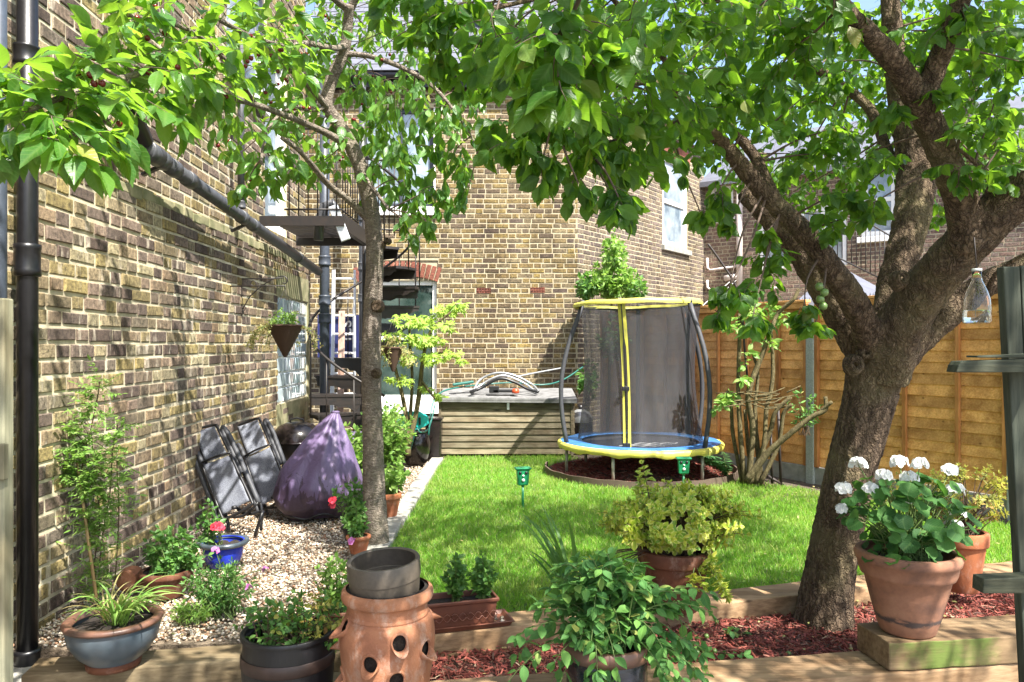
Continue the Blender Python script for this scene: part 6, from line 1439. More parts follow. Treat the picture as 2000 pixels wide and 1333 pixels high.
for (px, py, rp, n) in [(790, 625, 26, 26), (830, 630, 26, 26), (770, 655, 22, 20), (845, 665, 24, 24), (865, 610, 24, 22), (895, 600, 20, 16), (815, 665, 26, 24), (800, 700, 22, 18), (840, 700, 22, 18), (870, 640, 20, 14), (885, 695, 20, 12), (900, 705, 14, 7), (760, 690, 18, 12), (860, 775, 14, 8), (835, 760, 14, 6), (790, 745, 16, 8), (765, 740, 14, 6)]:
    cen = P(px, py, 8.8 + random.uniform(-.15, .2)); r = rp / F * 8.8; a = nearest(ms, cen); gm.tube([a, a.lerp(cen, .5) + Vector((0, 0, .05)), cen], [.004, .003, .002], 5, caps=False)
    for _ in range(int(n * 1.7)):
        q = spread_in(cen, (r * 1.1, r * 1.2, r * .5)); palm(fm, q, (UP + rv(.4) + Vector((0, -.5, 0))).normalized(), random.uniform(.07, .105))
gm.obj('twigs', M['stem_green'], mp, kind='stuff'); fm.build(mp, 0)
bn_ = thing('dark_bin', P(848, 888, 9.6), 'dark green upright bin between the glazed jar and the storage box', 'bin')
c = P(848, 888, 9.75); c.z = 0; g = G(); g.box(c + Vector((0, 0, .25)), (.21, .22, .5), None, .85); g.obj('body', M['glaze_blackish'], bn_, bevel=.02); g = G(); g.box(c + Vector((0, 0, .515)), (.23, .24, .03)); g.obj('lid', M['glaze_blackish'], bn_, bevel=.01)
hrl = thing('hose_reel', P(815, 825, 9.2), 'turquoise hose reel sitting on top of the black glazed jar', 'hose reel')
c = P(806, 822, 9.15)
g = G(); N = 8
for yy in (-.05, .05):
    pts = [c + Vector((.2 * math.cos(R(22.5 + 45 * k)), yy, .115 * math.sin(R(22.5 + 45 * k)))) for k in range(N)]; pts2 = [p + Vector((0, .015, 0)) for p in pts]
    g.add(pts + pts2, [list(range(N)), list(range(N, 2 * N))[::-1]] + [[k, k + N, (k + 1) % N + N, (k + 1) % N] for k in range(N)])
g.obj('side_plate', M['teal'], hrl, bevel=.006); g = G(); g.tube([c + Vector((0, -.04, 0)), c + Vector((0, .05, 0))], .07, 16); g.obj('drum', M['hose'], hrl)
g = G(); g.box(c + Vector((.09, -.055, .0)), (.025, .02, .09)); g.obj('handle_slot', M['black_plastic'], hrl, bevel=.004)

# ------------------------------------------------------------------ storage box
bx0, bx1, byf, byb = -.925, .80, 10.0, 10.75
sb = thing('storage_box', ((bx0 + bx1) / 2, byf, 0), 'weathered overlap-board storage box with grey felt lid by the back wall', 'storage box')
nb = 8; hh = .70
for i in range(nb):
    z0 = .03 + i * (hh - .03) / nb; g = G(); m = Matrix.Rotation(R(-11), 3, 'X') @ Matrix.Rotation(random.uniform(-.004, .004), 3, 'Y')
    g.box(((bx0 + bx1) / 2, byf - .004, z0 + .05), (bx1 - bx0, .018, (hh - .03) / nb + .018), m); g.obj('board', M['box_wood'], sb, bevel=.002)
    g = G(); g.box((bx1 + .006, (byf + byb) / 2, z0 + .05), (.018, byb - byf, (hh - .03) / nb + .018), Matrix.Rotation(R(-8), 3, 'Y')); g.obj('side_board', M['box_wood'], sb, bevel=.002)
g = G(); g.box(((bx0 + bx1) / 2, (byf + byb) / 2 + .01, .35), (bx1 - bx0 - .04, byb - byf - .05, .66)); g.obj('carcass', M['box_wood'], sb)
g = G()
for xx in (bx0 - .012, bx1 - .02): g.box((xx, byf - .006, .36), (.035, .05, .7))
g.obj('corner_post', M['box_wood'], sb, bevel=.003)
m = Matrix.Rotation(R(6), 3, 'X'); g = G(); g.box(((bx0 + bx1) / 2, (byf + byb) / 2 - .03, .785), (bx1 - bx0 + .08, byb - byf + .12, .03), m); g.obj('lid', M['roof_felt'], sb, bevel=.006)
g = G(); g.box(((bx0 + bx1) / 2, byf - .075, .735), (bx1 - bx0 + .085, .02, .065), Matrix.Rotation(.01, 3, 'Y')); g.obj('lid_edge', M['roof_felt'], sb, bevel=.005)
g = G(); g.box((-.05, byf - .03, .66), (.035, .02, .1)); g.obj('latch', M['white_metal'], sb, bevel=.003)
def arc_tube(label, pts, r, mat, name='bent_tube', cat='tube', group=None):
    C = curve([(*p,) for p in pts], 8); g = G(); g.tube([Vector(q) for q in C], r, 8); return tag(g.obj(name, mat, None), label, cat, group)
Yl = 10.4
arc_tube('outer grey arched tube of the folded frame lying on the storage box lid', [P(925, 762, 10.2), P(938, 742, Yl), P(965, 730, Yl), P(990, 730, Yl), P(1015, 738, Yl), P(1040, 752, Yl), P(1052, 764, 10.2)], .016, M['grey_tube'])
arc_tube('inner white arched tube crossing the grey frame on the storage box', [P(922, 764, 10.15), P(940, 752, 10.3), P(965, 738, 10.3), P(985, 734, 10.3), P(1010, 742, 10.35), P(1032, 754, 10.3), P(1048, 768, 10.15)], .014, M['white_metal'])
arc_tube('dark flat tube folded low under the arched frame on the storage box', [P(918, 766, 10.1), P(940, 758, 10.2), P(975, 740, 10.2), P(1005, 747, 10.2), P(1030, 760, 10.15), P(1052, 766, 10.1)], .02, M['black_plastic'])
arc_tube('long grey pole resting on the box and pointing up towards the trampoline', [P(1005, 737, 10.5), P(1050, 728, 10.7), P(1099, 719, 10.9)], .012, M['grey_tube'], 'pole', 'pole')
g = G(); g.box(P(965, 761, 10.15), (.13, .1, .09)); g.box(P(985, 764, 10.15), (.3, .1, .04)); g.tube([P(918, 768, 10.05), P(932, 760, 10.05)], .02, 8); tag(g.obj('clamp_block', M['black_plastic'], None, bevel=.008), 'black clamp block in the middle of the arched frame on the box', 'clamp')
g = G(); g.lathe([(.001, -.035), (.045, -.03), (.05, 0), (.035, .03), (.001, .035)], P(1007, 764, 10.1), 12); tag(g.obj('red_cap', M['red_plastic'], None), 'orange-red plastic cap lying on the storage box lid', 'cap')
arc_tube('green garden hose draped over the box lid and down its left side', [P(833, 890, 9.7), P(838, 840, 9.6), P(845, 790, 9.75), P(860, 768, 9.9), P(890, 758, 10.2), P(940, 752, 10.6), P(1000, 748, 10.7), P(1060, 752, 10.7), P(1100, 742, 10.9), P(1140, 716, 11.2)], .011, M['hose'], 'garden_hose', 'hose')
g = G(); g.beam(P(884, 752, 10.25), P(925, 746, 10.3), .09, .035); tag(g.obj('hose_gun', M['hose'], None, bevel=.012), 'flat green hose cleaning head lying at the left of the box lid', 'hose head')
arc_tube('thin second loop of green hose hanging from the turquoise reel', [P(800, 885, 9.1), P(808, 855, 9.0), P(812, 835, 9.0), P(822, 845, 9.0), P(838, 835, 9.3), P(850, 790, 9.6)], .008, M['hose'], 'garden_hose', 'hose')
# grey cylinder (gas bottle) right of the box
c = P(1134, 815, 10.3); c.z = 0; tgb = thing('gas_bottle', c, 'grey topped dark gas bottle tucked behind the trampoline next to the box', 'gas bottle')
g = G(); g.lathe([(.001, 0), (.15, 0), (.16, .03), (.16, .42)], c, 24); g.obj('body', M['glaze_blackish'], tgb); g = G(); g.lathe([(.162, .42), (.16, .48), (.12, .55), (.05, .585), (.001, .59)], c, 24); g.obj('shoulder', M['grey_tube'], tgb); g = G(); g.tube([c + Vector((0, 0, .58)), c + Vector((0, 0, .64))], .03, 10); g.obj('valve', M['black_plastic'], tgb)
# bush behind the trampoline
c = P(1185, 860, 11.0); c.z = 0; tbsh = thing('green_bush', c, 'rounded light green bush rising above the trampoline net against the wall', 'bush')
for (px, py, rp, rq, n) in ((1195, 550, 60, 38, 120), (1200, 500, 26, 45, 40), (1150, 560, 25, 30, 26), (1240, 560, 30, 26, 30), (1205, 660, 40, 50, 30), (1150, 740, 24, 36, 20)):
    q = P(px, py, 10.9); shrub(tbsh, q - Vector((0, 0, rq / F * 10.9 * .6)), q, (rp / F * 10.9, .35, rq / F * 10.9), n, .085, 'small', M['leaf_bright'] if py < 600 and n > 30 else M['leaf_mid'], 20 if n > 100 else 0, 9, M['stem_green'], .004, .4, .1, .2, rb=.12)
g = G(); g.tube([c, c + Vector((.03, 0, .8)), P(1195, 580, 10.9)], [.03, .025, .015], 8); g.obj('trunk', M['stem_pale'], tbsh)
# ------------------------------------------------------------------ trampoline
tx, ty = TC; TZ = .34; TR = .92
tp = thing('trampoline', (tx, ty, 0), 'round blue and yellow trampoline with black safety net enclosure', 'trampoline')
g = G(); g.disc((tx, ty, TZ - .01), .70, 40); g.obj('jumping_mat', M['jump_mat'], tp)
def padf(u, v):
    a = 2 * math.pi * u; r = .66 + (.24) * v; z = TZ + .02 + .012 * math.sin(math.pi * v) + .006 * math.sin(9 * a) * v; return Vector((tx + r * math.cos(a), ty + r * math.sin(a), z))
g = G(); g.grid(padf, 72, 6, closed=True); g.obj('blue_pad', M['blue_pad'], tp)
def skf(u, v):
    a = 2 * math.pi * u; w_ = .010 * math.sin(11 * a + 1) + .008 * math.sin(23 * a); r = [.90, .925, .94, .935, .925][int(round(v * 4))] + w_ * .5 * v; z = TZ + [.021, .015, -.005, -.032, -.052][int(round(v * 4))] + w_ * v; return Vector((tx + r * math.cos(a), ty + r * math.sin(a), z))
g = G(); g.grid(skf, 96, 5, closed=True); g.obj('yellow_skirt', M['yellow_pad'], tp)
g = G(); g.tube([Vector((tx + .9 * math.cos(2 * math.pi * k / 48), ty + .9 * math.sin(2 * math.pi * k / 48), TZ - .03)) for k in range(49)], .02, 8); g.obj('frame_ring', M['galv'], tp)
for a in (-170, -118, -50, 20, 75, 130):
    x, y = tx + .86 * math.cos(R(a)), ty + .86 * math.sin(R(a)); g = G(); g.tube([(x, y, -.02), (x, y, TZ - .03)], .018, 10); g.obj('leg', M['galv'], tp)
# lettering on the mat: pale swooping script, illegible at this size
for k in range(3):
    g = G(); pts = [Vector((tx - .28 + .5 * t + .1 * k, ty - .32 + .12 * k + .03 * math.sin(t * 22 + k * 2), TZ - .004)) for t in [q / 40 for q in range(41)]]; g.tube(pts, .006 if k != 1 else .009, 5); g.obj('mat_print', M['white'], tp)
def pole_pts(a, zt=1.93):
    o = []
    for t in [k / 10 for k in range(11)]:
        r = .86 + .1 * math.sin(math.pi * min(1, t * 1.05)) - .18 * t ** 2.2; o.append(Vector((tx + r * math.cos(R(a)), ty + r * math.sin(R(a)), TZ - .02 + (zt - TZ) * t)))
    return o
PA = (-48, 28, 82, 192)
for a in PA:
    g = G(); pp = pole_pts(a); rad = [.026 + random.uniform(-.0015, .0015) for _ in pp]; g.tube(pp, rad, 12); g.tube([pp[-1], pp[-1] + Vector((0, 0, .04))], [.03, .022], 12); g.obj('foam_pole', M['foam'], tp)
RT = .68; ZT = 1.90
def topr(a):   # top ring follows pole tops, tilted a little
    return Vector((tx - .03 + (RT + .02) * math.cos(a), ty + RT * math.sin(a), ZT + .02 + .012 * math.cos(a) - .01 * math.sin(a)))
def capf(u, v):
    a = 2 * math.pi * u; p = topr(a); q = [(-.035, -.015), (-.02, .014), (.01, .018), (.035, -.005), (.03, -.035)][int(round(v * 4))]; return p + Vector((math.cos(a) * q[0], math.sin(a) * q[0], q[1] + .004 * math.sin(7 * a)))
g = G(); g.grid(capf, 60, 5, closed=True); g.obj('yellow_top_band', M['yellow_pad'], tp)
# net
nu, nv = 96, 26; vs = []; uv = []
for j in range(nv):
    t = j / (nv - 1); z = TZ + .03 + (ZT - .02 - TZ) * t
    for i in range(nu):
        a = 2 * math.pi * i / nu; k = max(math.cos(2 * math.pi * i / nu - R(p)) for p in PA)
        pinch = .045 * math.sin(math.pi * t) * (1 - max(0, k) ** 8); r = .70 - .05 * t * 0 - .08 * math.sin(math.pi * t) * .6 - .02 * t - pinch + .008 * math.sin(a * 17 + 3 * t) * (1 - t * .5)
        vs.append((tx + r * math.cos(a), ty + r * math.sin(a), z)); uv.append((i / nu, t))
Fc = []
for j in range(nv - 1):
    for i in range(nu): a, b = j * nu + i, j * nu + (i + 1) % nu; Fc += [[a, b, b + nu, a + nu]]
link('safety_net', np_mesh('safety_net', np.array(vs), np.array(Fc), np.array(uv)), M['net'], tp)
# zip
za = R(-113); g = G(); gz = G()
def zp(t, off, out=.0):
    r = .70 - .048 * math.sin(math.pi * t) - .02 * t + .01 - .04 * math.sin(math.pi * t) * .6 + out; a = za + R(-6) * (t - .5) + off / r; return Vector((tx + r * math.cos(a), ty + r * math.sin(a), TZ + .02 + (ZT - TZ) * t))
for s in (-1, 1):
    for k in range(16):
        t0, t1 = k / 16, (k + 1) / 16; sp_w = .012 + .012 * math.sin(math.pi * t0)
        q = [zp(t0, s * .006 if t0 > .7 else s * sp_w * .8), zp(t0, s * .042), zp(t1, s * .042), zp(t1, s * .006 if t1 > .7 else s * sp_w * .8)]; g.add(q + [p + Vector((0, .004, 0)) for p in q], [[0, 1, 2, 3], [7, 6, 5, 4], [0, 4, 5, 1], [2, 6, 7, 3]])
g.obj('yellow_zip_strip', M['yellow_pad'], tp); gz.tube([zp(t / 12, 0, .006) for t in range(13)], .006, 6); gz.obj('zip', M['black_plastic'], tp)
for t in (.02, .4):
    g = G(); g.box(zp(t, 0, .02), (.075, .03, .045)); g.tube([zp(t, .0, .03) + Vector((0, 0, -.03)), zp(t, 0, .03) + Vector((0, 0, .03))], .012, 8); g.obj('buckle', M['black_plastic'], tp, bevel=.006)
# curved edging
g = G(); N = 60
def ef(u, v): a = R(150) + u * R(260); r = 1.08 + (.012 if v > .5 else 0); return None
vs = []; 
for k in range(N + 1):
    a = R(165) + R(240) * k / N; wv = .004 * math.sin(k * 1.3)
    for (r, z) in ((1.07, -.02), (1.07, .075 + wv), (1.085, .075 + wv), (1.085, -.02)): vs.append((tx + r * math.cos(a), ty + r * math.sin(a), z))
fs = [[4 * k + j, 4 * k + (j + 1) % 4, 4 * (k + 1) + (j + 1) % 4, 4 * (k + 1) + j] for k in range(N) for j in range(4)]
g.add(vs, fs); tag(g.obj('lawn_edging', M['steel_edge'], None), 'curved brown edging strip around the trampoline pit', 'edging')
g = G(); g.disc((tx, ty, -.003), 1.07, 40); tag(g.obj('trampoline_pit', M['earth'], None), 'earth', 'soil'); 
o = [x for x in bpy.data.objects if x.name == 'trampoline_pit'][0]; del o['label']; del o['category']; o['kind'] = 'structure'

# ------------------------------------------------------------------ cat scarers
def scarer(px, py, z0, yaw, label, face=True):
    b = PG(px, py, 0); th = thing('animal_repeller', b, label, 'animal repeller', 'green garden animal repellers'); m = Matrix.Rotation(yaw, 3, 'Z'); s = 1
    g = G(); g.tube([b + Vector((0, 0, -.05)), b + Vector((0, 0, .2))], .011, 8); g.tube([b + Vector((0, 0, .19)), b + Vector((0, 0, .215))], [.012, .022], 8); g.obj('stake', M['green_plastic'], th)
    g = G(); prof = [(.046, .205), (.056, .215), (.062, .30), (.064, .335), (.085, .352), (.087, .362), (.06, .366)]; vs = []; n = 4
    for (hw, z) in prof:
        for (sx, sy) in ((-1, -.6), (1, -.6), (1, .6), (-1, .6)): vs.append(b + m @ Vector((sx * hw * .86, sy * hw * .8, z)))
    g.add(vs, [[3, 2, 1, 0]] + [[i * 4 + k, i * 4 + (k + 1) % 4, (i + 1) * 4 + (k + 1) % 4, (i + 1) * 4 + k] for i in range(len(prof) - 1) for k in range(4)] + [[24, 25, 26, 27]]); g.obj('housing', M['green_plastic'], th, bevel=.006)
    tl = m @ Matrix.Rotation(R(90), 3, 'X')
    for (u, z, r, mt) in ((0, .253, .015, 'lens'), (0, .292, .01, 'lens'), (-.027, .318, .014, 'black_plastic'), (.027, .318, .014, 'black_plastic')):
        g = G(); g.lathe([(r, -.004), (r, .004), (r * .6, .008), (.001, .01)], b + m @ Vector((u, -.03, z)), 12, tilt=tl); g.obj('sensor' if mt == 'lens' else 'speaker', M[mt], th)
scarer(1021, 993, 0, .15, 'green plastic animal repeller staked in the middle of the lawn')
scarer(1335, 967, 0, -.05, 'green plastic animal repeller staked in front of the trampoline')

# ------------------------------------------------------------------ cut shrub with bare stems, fern and cane on the right
b0 = PG(1478, 948, 0); cs = thing('pruned_shrub', b0, 'hard-pruned shrub with bare pale stems in front of the fence', 'shrub')
ST = [[(1455, 945, 7.95, 6), (1447, 860, 7.9, 6), (1442, 760, 7.85, 5), (1444, 680, 7.8, 5), (1445, 612, 7.8, 5)],
      [(1462, 940, 7.9, 7), (1470, 840, 7.85, 7), (1462, 770, 7.8, 7), (1490, 690, 7.75, 6), (1508, 640, 7.7, 5), (1520, 612, 7.7, 5), (1550, 585, 7.6, 5), (1560, 565, 7.6, 4)],
      [(1458, 940, 7.7, 9), (1500, 885, 7.6, 8), (1540, 850, 7.5, 7), (1585, 815, 7.4, 6), (1612, 800, 7.35, 6), (1612, 775, 7.35, 5)],
      [(1600, 806, 7.38, 5), (1625, 785, 7.3, 4)],
      [(1465, 945, 7.9, 7), (1485, 890, 7.85, 6), (1505, 840, 7.8, 6), (1515, 805, 7.75, 5), (1545, 775, 7.7, 5)],
      [(1475, 945, 7.9, 7), (1492, 870, 7.8, 6), (1497, 800, 7.8, 5), (1505, 770, 7.8, 5), (1510, 720, 7.8, 5), (1505, 640, 7.8, 4)],
      [(1485, 945, 7.85, 6), (1520, 870, 7.8, 5), (1530, 810, 7.75, 5), (1545, 790, 7.7, 4)],
      [(1450, 945, 8.0, 5), (1432, 850, 8.0, 5), (1428, 790, 7.95, 4), (1420, 765, 7.9, 4)],
      [(1490, 950, 7.9, 6), (1480, 880, 7.9, 6), (1475, 800, 7.9, 5), (1480, 730, 7.9, 4), (1470, 690, 7.9, 3)],
      [(1470, 945, 8.0, 5), (1460, 860, 8.0, 5), (1455, 800, 8.0, 4)]]
sk = []
for b in [[(x, y, Y, r * .8) for (x, y, Y, r) in bb] for bb in ST]: s2, _ = branch(cs, b, M['stem_pale'], 'stem', n=9, wob=.09); sk += s2
for (a, b) in (((1520, 795), (1525, 945)), ((1500, 930), (1530, 948)), ((1505, 840), (1508, 945))):
    g = G(); g.tube([P(*a, 7.9), P(*b, 7.9)], .014, 8, wob=.08); g.obj('dark_stem', M['dark_cane'], cs)
for i in range(22):
    a = P(random.uniform(1450, 1540), random.uniform(765, 800), random.uniform(7.5, 7.8)); g = G(); d = Vector((random.uniform(.1, .32) * random.choice((-1, 1)), random.uniform(-.1, .1), random.uniform(-.06, .1))); g.tube([a, a + d], [.008, .004], 6, wob=.1); g.obj('cut_twig', M['stem_pale'], cs)
fo = Foliage('small', M['leaf_bright']); tgx = G()
for (px, py, rp, n) in ((1420, 770, 14, 7), (1445, 630, 16, 6), (1430, 640, 12, 4), (1475, 600, 14, 5), (1500, 600, 12, 4), (1510, 680, 14, 3), (1530, 620, 12, 4), (1490, 650, 12, 3), (1405, 790, 10, 3), (1460, 700, 12, 3), (1550, 620, 12, 3), (1448, 740, 10, 3)):
    q = P(px, py, 7.75); cluster(fo, tgx, sk, q, (rp / F * 7.75,) * 3, n, .09, 5, conn=.004, hang=.1)
tgx.obj('twigs', M['stem_green'], cs, kind='stuff'); fo.build(cs, 40)
ro_ = thing('shrub_regrowth', P(1560, 800, 7.9), 'blue-green leafy sprig in front of the concrete fence post', 'plant')
shrub(ro_, P(1570, 850, 7.9), P(1570, 795, 7.9), (.25, .12, .16), 16, .07, 'narrow', M['leaf_blue'], 10, 7, M['stem_brown'], .003, .5, .1, .3)
arc_tube('thin dark bent cane curving up beside the trampoline', [P(1462, 760, 7.9), P(1455, 690, 7.9), P(1448, 600, 7.9), P(1435, 555, 7.9), P(1410, 515, 7.9), P(1383, 477, 7.9)], .011, M['dark_cane'], 'dark_cane', 'cane')
fb = P(1420, 900, 8.3); fb.z = 0; fe = thing('fern', fb, 'green fern growing between the trampoline and the pruned shrub', 'fern')
for i in range(13):
    a = random.uniform(0, 6.28) if i > 6 else random.uniform(2.2, 4.2); L = random.uniform(.35, .62); p = fb + Vector((0, 0, .02)); d = Vector((math.cos(a) * .45, math.sin(a) * .45, 1)).normalized(); fo = Foliage('narrow', M['leaf_fern']); pts = [p.copy()]
    for k in range(18):
        d = (d + Vector((math.cos(a) * .04, math.sin(a) * .04, -.055))).normalized(); p = p + d * L / 18; pts.append(p.copy()); sd = d.cross(UP).normalized()
        ln = .1 * math.sin(math.pi * min(1, (k + 3) / 21)) ** .8
        for s in (-1, 1): fo.leaf(p, (sd * s + d * .35 + Vector((0, 0, -.15))).normalized(), UP + rv(.1), ln, .9)
    fo.build(fe, 0, rest='frond'); fr_o = fe.children[-1]
    g = G(); g.tube(pts, [.004 * (1 - .04 * k) for k in range(len(pts))], 4); g.obj('midrib', M['stem_green'], fe)
for o in fe.children:
    if o.name.startswith('frond') and 'kind' in o: del o['kind']
# string lines from the neighbour's pipe
for k in range(2):
    g = G(); g.tube([WN.pt(un(1442), .1, WN.z_of(1442, 540 + 8 * k)), P(1352 + 12 * k, 615, 10.5)], .006, 5); tag(g.obj('washing_line', M['white'], None), ('upper' if k == 0 else 'lower') + ' of two white washing lines running down from the pale drainpipe', 'washing line', 'white washing lines behind the fence')

# ------------------------------------------------------------------ folded garden recliners
def recliner(bl, br, tl_, tr_, label, Yb, Yt):
    """board-like folded recliner; pixel corners of the front sling at bottom and top"""
    BL, BR, TL, TR_ = P(*bl, Yb), P(*br, Yb - .03), P(*tl_, Yt), P(*tr_, Yt - .03)
    th = thing('folding_recliner', ((BL + BR) / 2)[:2] + (0,), label, 'garden chair', 'folded garden recliners leaning on the wall')
    nrm_ = (BR - BL).cross(TL - BL).normalized()
    if nrm_.y > 0: nrm_ = -nrm_
    def q(u, v, w_=0): return BL.lerp(BR, u).lerp(TL.lerp(TR_, u), v) + nrm_ * w_
    def panel(name, u0, u1, v0, v1, w_, mat, sag=.012):
        g = G(); g.grid(lambda a, b: q(u0 + (u1 - u0) * a, v0 + (v1 - v0) * b, w_ - sag * math.sin(math.pi * a) * (.5 + .5 * math.sin(math.pi * b)) - .003 * math.sin(b * 14)), 9, 14); o = g.obj(name, mat, th); md = o.modifiers.new('s', 'SOLIDIFY'); md.thickness = .004; return o
    panel('seat_sling', .08, .95, .05, .60, .035, M['sling']); panel('back_sling', .12, .82, .64, 1.0, .0, M['sling'])
    def tb(name, pts, r=.0115, mat='black_fabric'): C = curve([tuple(p) for p in pts], 5); g = G(); g.tube([Vector(c) for c in C], r, 8); g.obj(name, M[mat], th)
    tb('seat_frame', [q(.04, .62, .03), q(.04, .3, .03), q(.04, .04, .03), q(.1, .0, .03), q(.5, -.01, .03), q(.92, .0, .03), q(.98, .05, .03), q(.98, .3, .03), q(.98, .6, .03)])
    tb('back_frame', [q(.08, .5, -.02), q(.08, .97, -.02), q(.13, 1.02, -.02), q(.5, 1.03, -.02), q(.82, 1.02, -.02), q(.87, .97, -.02), q(.9, .5, -.02)])
    tb('head_bar', [q(.0, .64, .01), q(.5, .635, .04), q(1, .64, .01)], .009)
    tb('armrest', [q(-.14, .0, .0), q(-.17, .5, .0), q(-.17, .72, .0), q(-.1, .8, .0), q(-.02, .74, .0), q(.0, .5, 0), q(.02, .05, 0)], .02, 'foam')
    tb('armrest', [q(1.02, .02, -.04), q(1.06, .5, -.04), q(1.08, .85, -.04), q(1.0, .98, -.04), q(.94, .85, -.04), q(.96, .4, -.04)], .02, 'foam')
    foot = lambda u, v, w_: Vector((q(u, v, w_).x, q(u, v, w_).y, .012))
    tb('leg', [q(.2, .25, -.06), q(.5, .0, -.05), q(.98, -.08, -.04), q(1.05, -.14, .02), foot(.98, -.1, .06)], .0125); tb('leg', [q(-.05, .4, -.05), q(.0, .05, -.05), foot(.08, 0, -.02)], .0125)
    tb('leg', [q(.9, .4, -.08), q(.98, .05, -.09), foot(.95, 0, -.09)], .0125); tb('cross_bar', [q(.0, .05, -.03), q(.5, -.03, -.03), q(1.02, .02, -.03)], .01)
    g = G(); g.lathe([(.02, -.01), (.022, 0), (.02, .01), (.001, .012)], q(.5, .05, .05), 12); g.obj('knob', M['black_plastic'], th)
    return th
recliner((438, 1018), (500, 985), (372, 845), (428, 830), 'nearer folded grey-mesh recliner leaning against the left wall', 5.9, 6.25)
recliner((515, 1000), (572, 965), (458, 836), (512, 816), 'farther folded grey-mesh recliner leaning beside the purple cover', 6.5, 6.9)

# ------------------------------------------------------------------ purple cover, barbecue
c = P(622, 1010, 6.55); c.z = 0
def cover_fn(u, v):
    a = 2 * math.pi * u; t = v
    z = .015 + .87 * t; w_ = [.27, .345, .375, .375, .35, .315, .265, .21, .15, .09, .02]; k = t * 10; i = min(int(k), 9); r = w_[i] + (w_[i + 1] - w_[i]) * (k - i)
    fold = 1 + .06 * math.sin(5 * a + 3 * t) * (.25 + t) + .06 * math.sin(11 * a - 5 * t + 1) * t + .05 * abs(math.sin(8 * a + 4 * t)) * (t ** 1.2) - .03 + .02 * math.sin(3 * a + 20 * t)
    cx_ = c.x - .02 + .16 * t ** 1.6; cy_ = c.y + .05 * t
    return Vector((cx_ + r * fold * math.cos(a) * (1 if math.cos(a) < 0 else 1 - .2 * t), cy_ + r * fold * math.sin(a), z + .012 * math.sin(4 * a + 8 * t) * (1 - t)))
tcv = thing('covered_item', c, 'purple fabric cover tied over a pear-shaped bulky item on the gravel', 'cover')
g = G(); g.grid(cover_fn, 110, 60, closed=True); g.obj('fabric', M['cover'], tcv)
g = G(); g.tube([cover_fn(u, .985) + Vector((0, 0, .0)) for u in [k / 12 for k in range(13)]], .01, 6); g.obj('drawstring', M['cover'], tcv)
g = G(); g.tube([cover_fn((k / 40), .03 + .02 * math.sin(k)) for k in range(41)], .012, 6); g.obj('hem', M['black_fabric'], tcv)
pb = thing('purple_cloth', P(695, 880, 8.0), 'flat lilac cloth panel seen between the purple cover and cherry trunk', 'cloth')
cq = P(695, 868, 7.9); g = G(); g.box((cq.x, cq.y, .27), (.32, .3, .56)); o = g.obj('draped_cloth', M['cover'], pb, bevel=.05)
c = P(580, 900, 7.6); c.z = 0; kb = thing('kettle_barbecue', c, 'black kettle barbecue with domed lid behind the purple cover', 'barbecue')
cz = H - (862 - 674) / F * 7.6; g = G(); r = .245
g.lathe([(r, .0), (r * 1.0, .03), (r * .93, .09), (r * .72, .15), (r * .4, .185), (.001, .195)], (c.x, c.y, cz), 36); g.lathe([(r + .006, -.004), (r + .01, .006), (r, .012)], (c.x, c.y, cz), 36); g.obj('lid', M['glaze_blackish'], kb)
g = G(); g.lathe([(.001, -.2), (r * .45, -.19), (r * .8, -.13), (r * .97, -.04), (r, -.006)], (c.x, c.y, cz), 36); g.obj('bowl', M['black_pipe'], kb)
g = G(); g.tube([(c.x - .07, c.y, cz + .18), (c.x - .06, c.y, cz + .215), (c.x, c.y, cz + .23), (c.x + .06, c.y, cz + .215), (c.x + .07, c.y, cz + .18)], .009, 8); g.obj('handle', M['black_plastic'], kb)
for k in range(3):
    a = R(30 + 120 * k); g = G(); g.tube([(c.x + .12 * math.cos(a), c.y + .12 * math.sin(a), cz - .17), (c.x + .24 * math.cos(a), c.y + .24 * math.sin(a), 0)], .011, 8); g.obj('leg', M['white_metal'], kb)

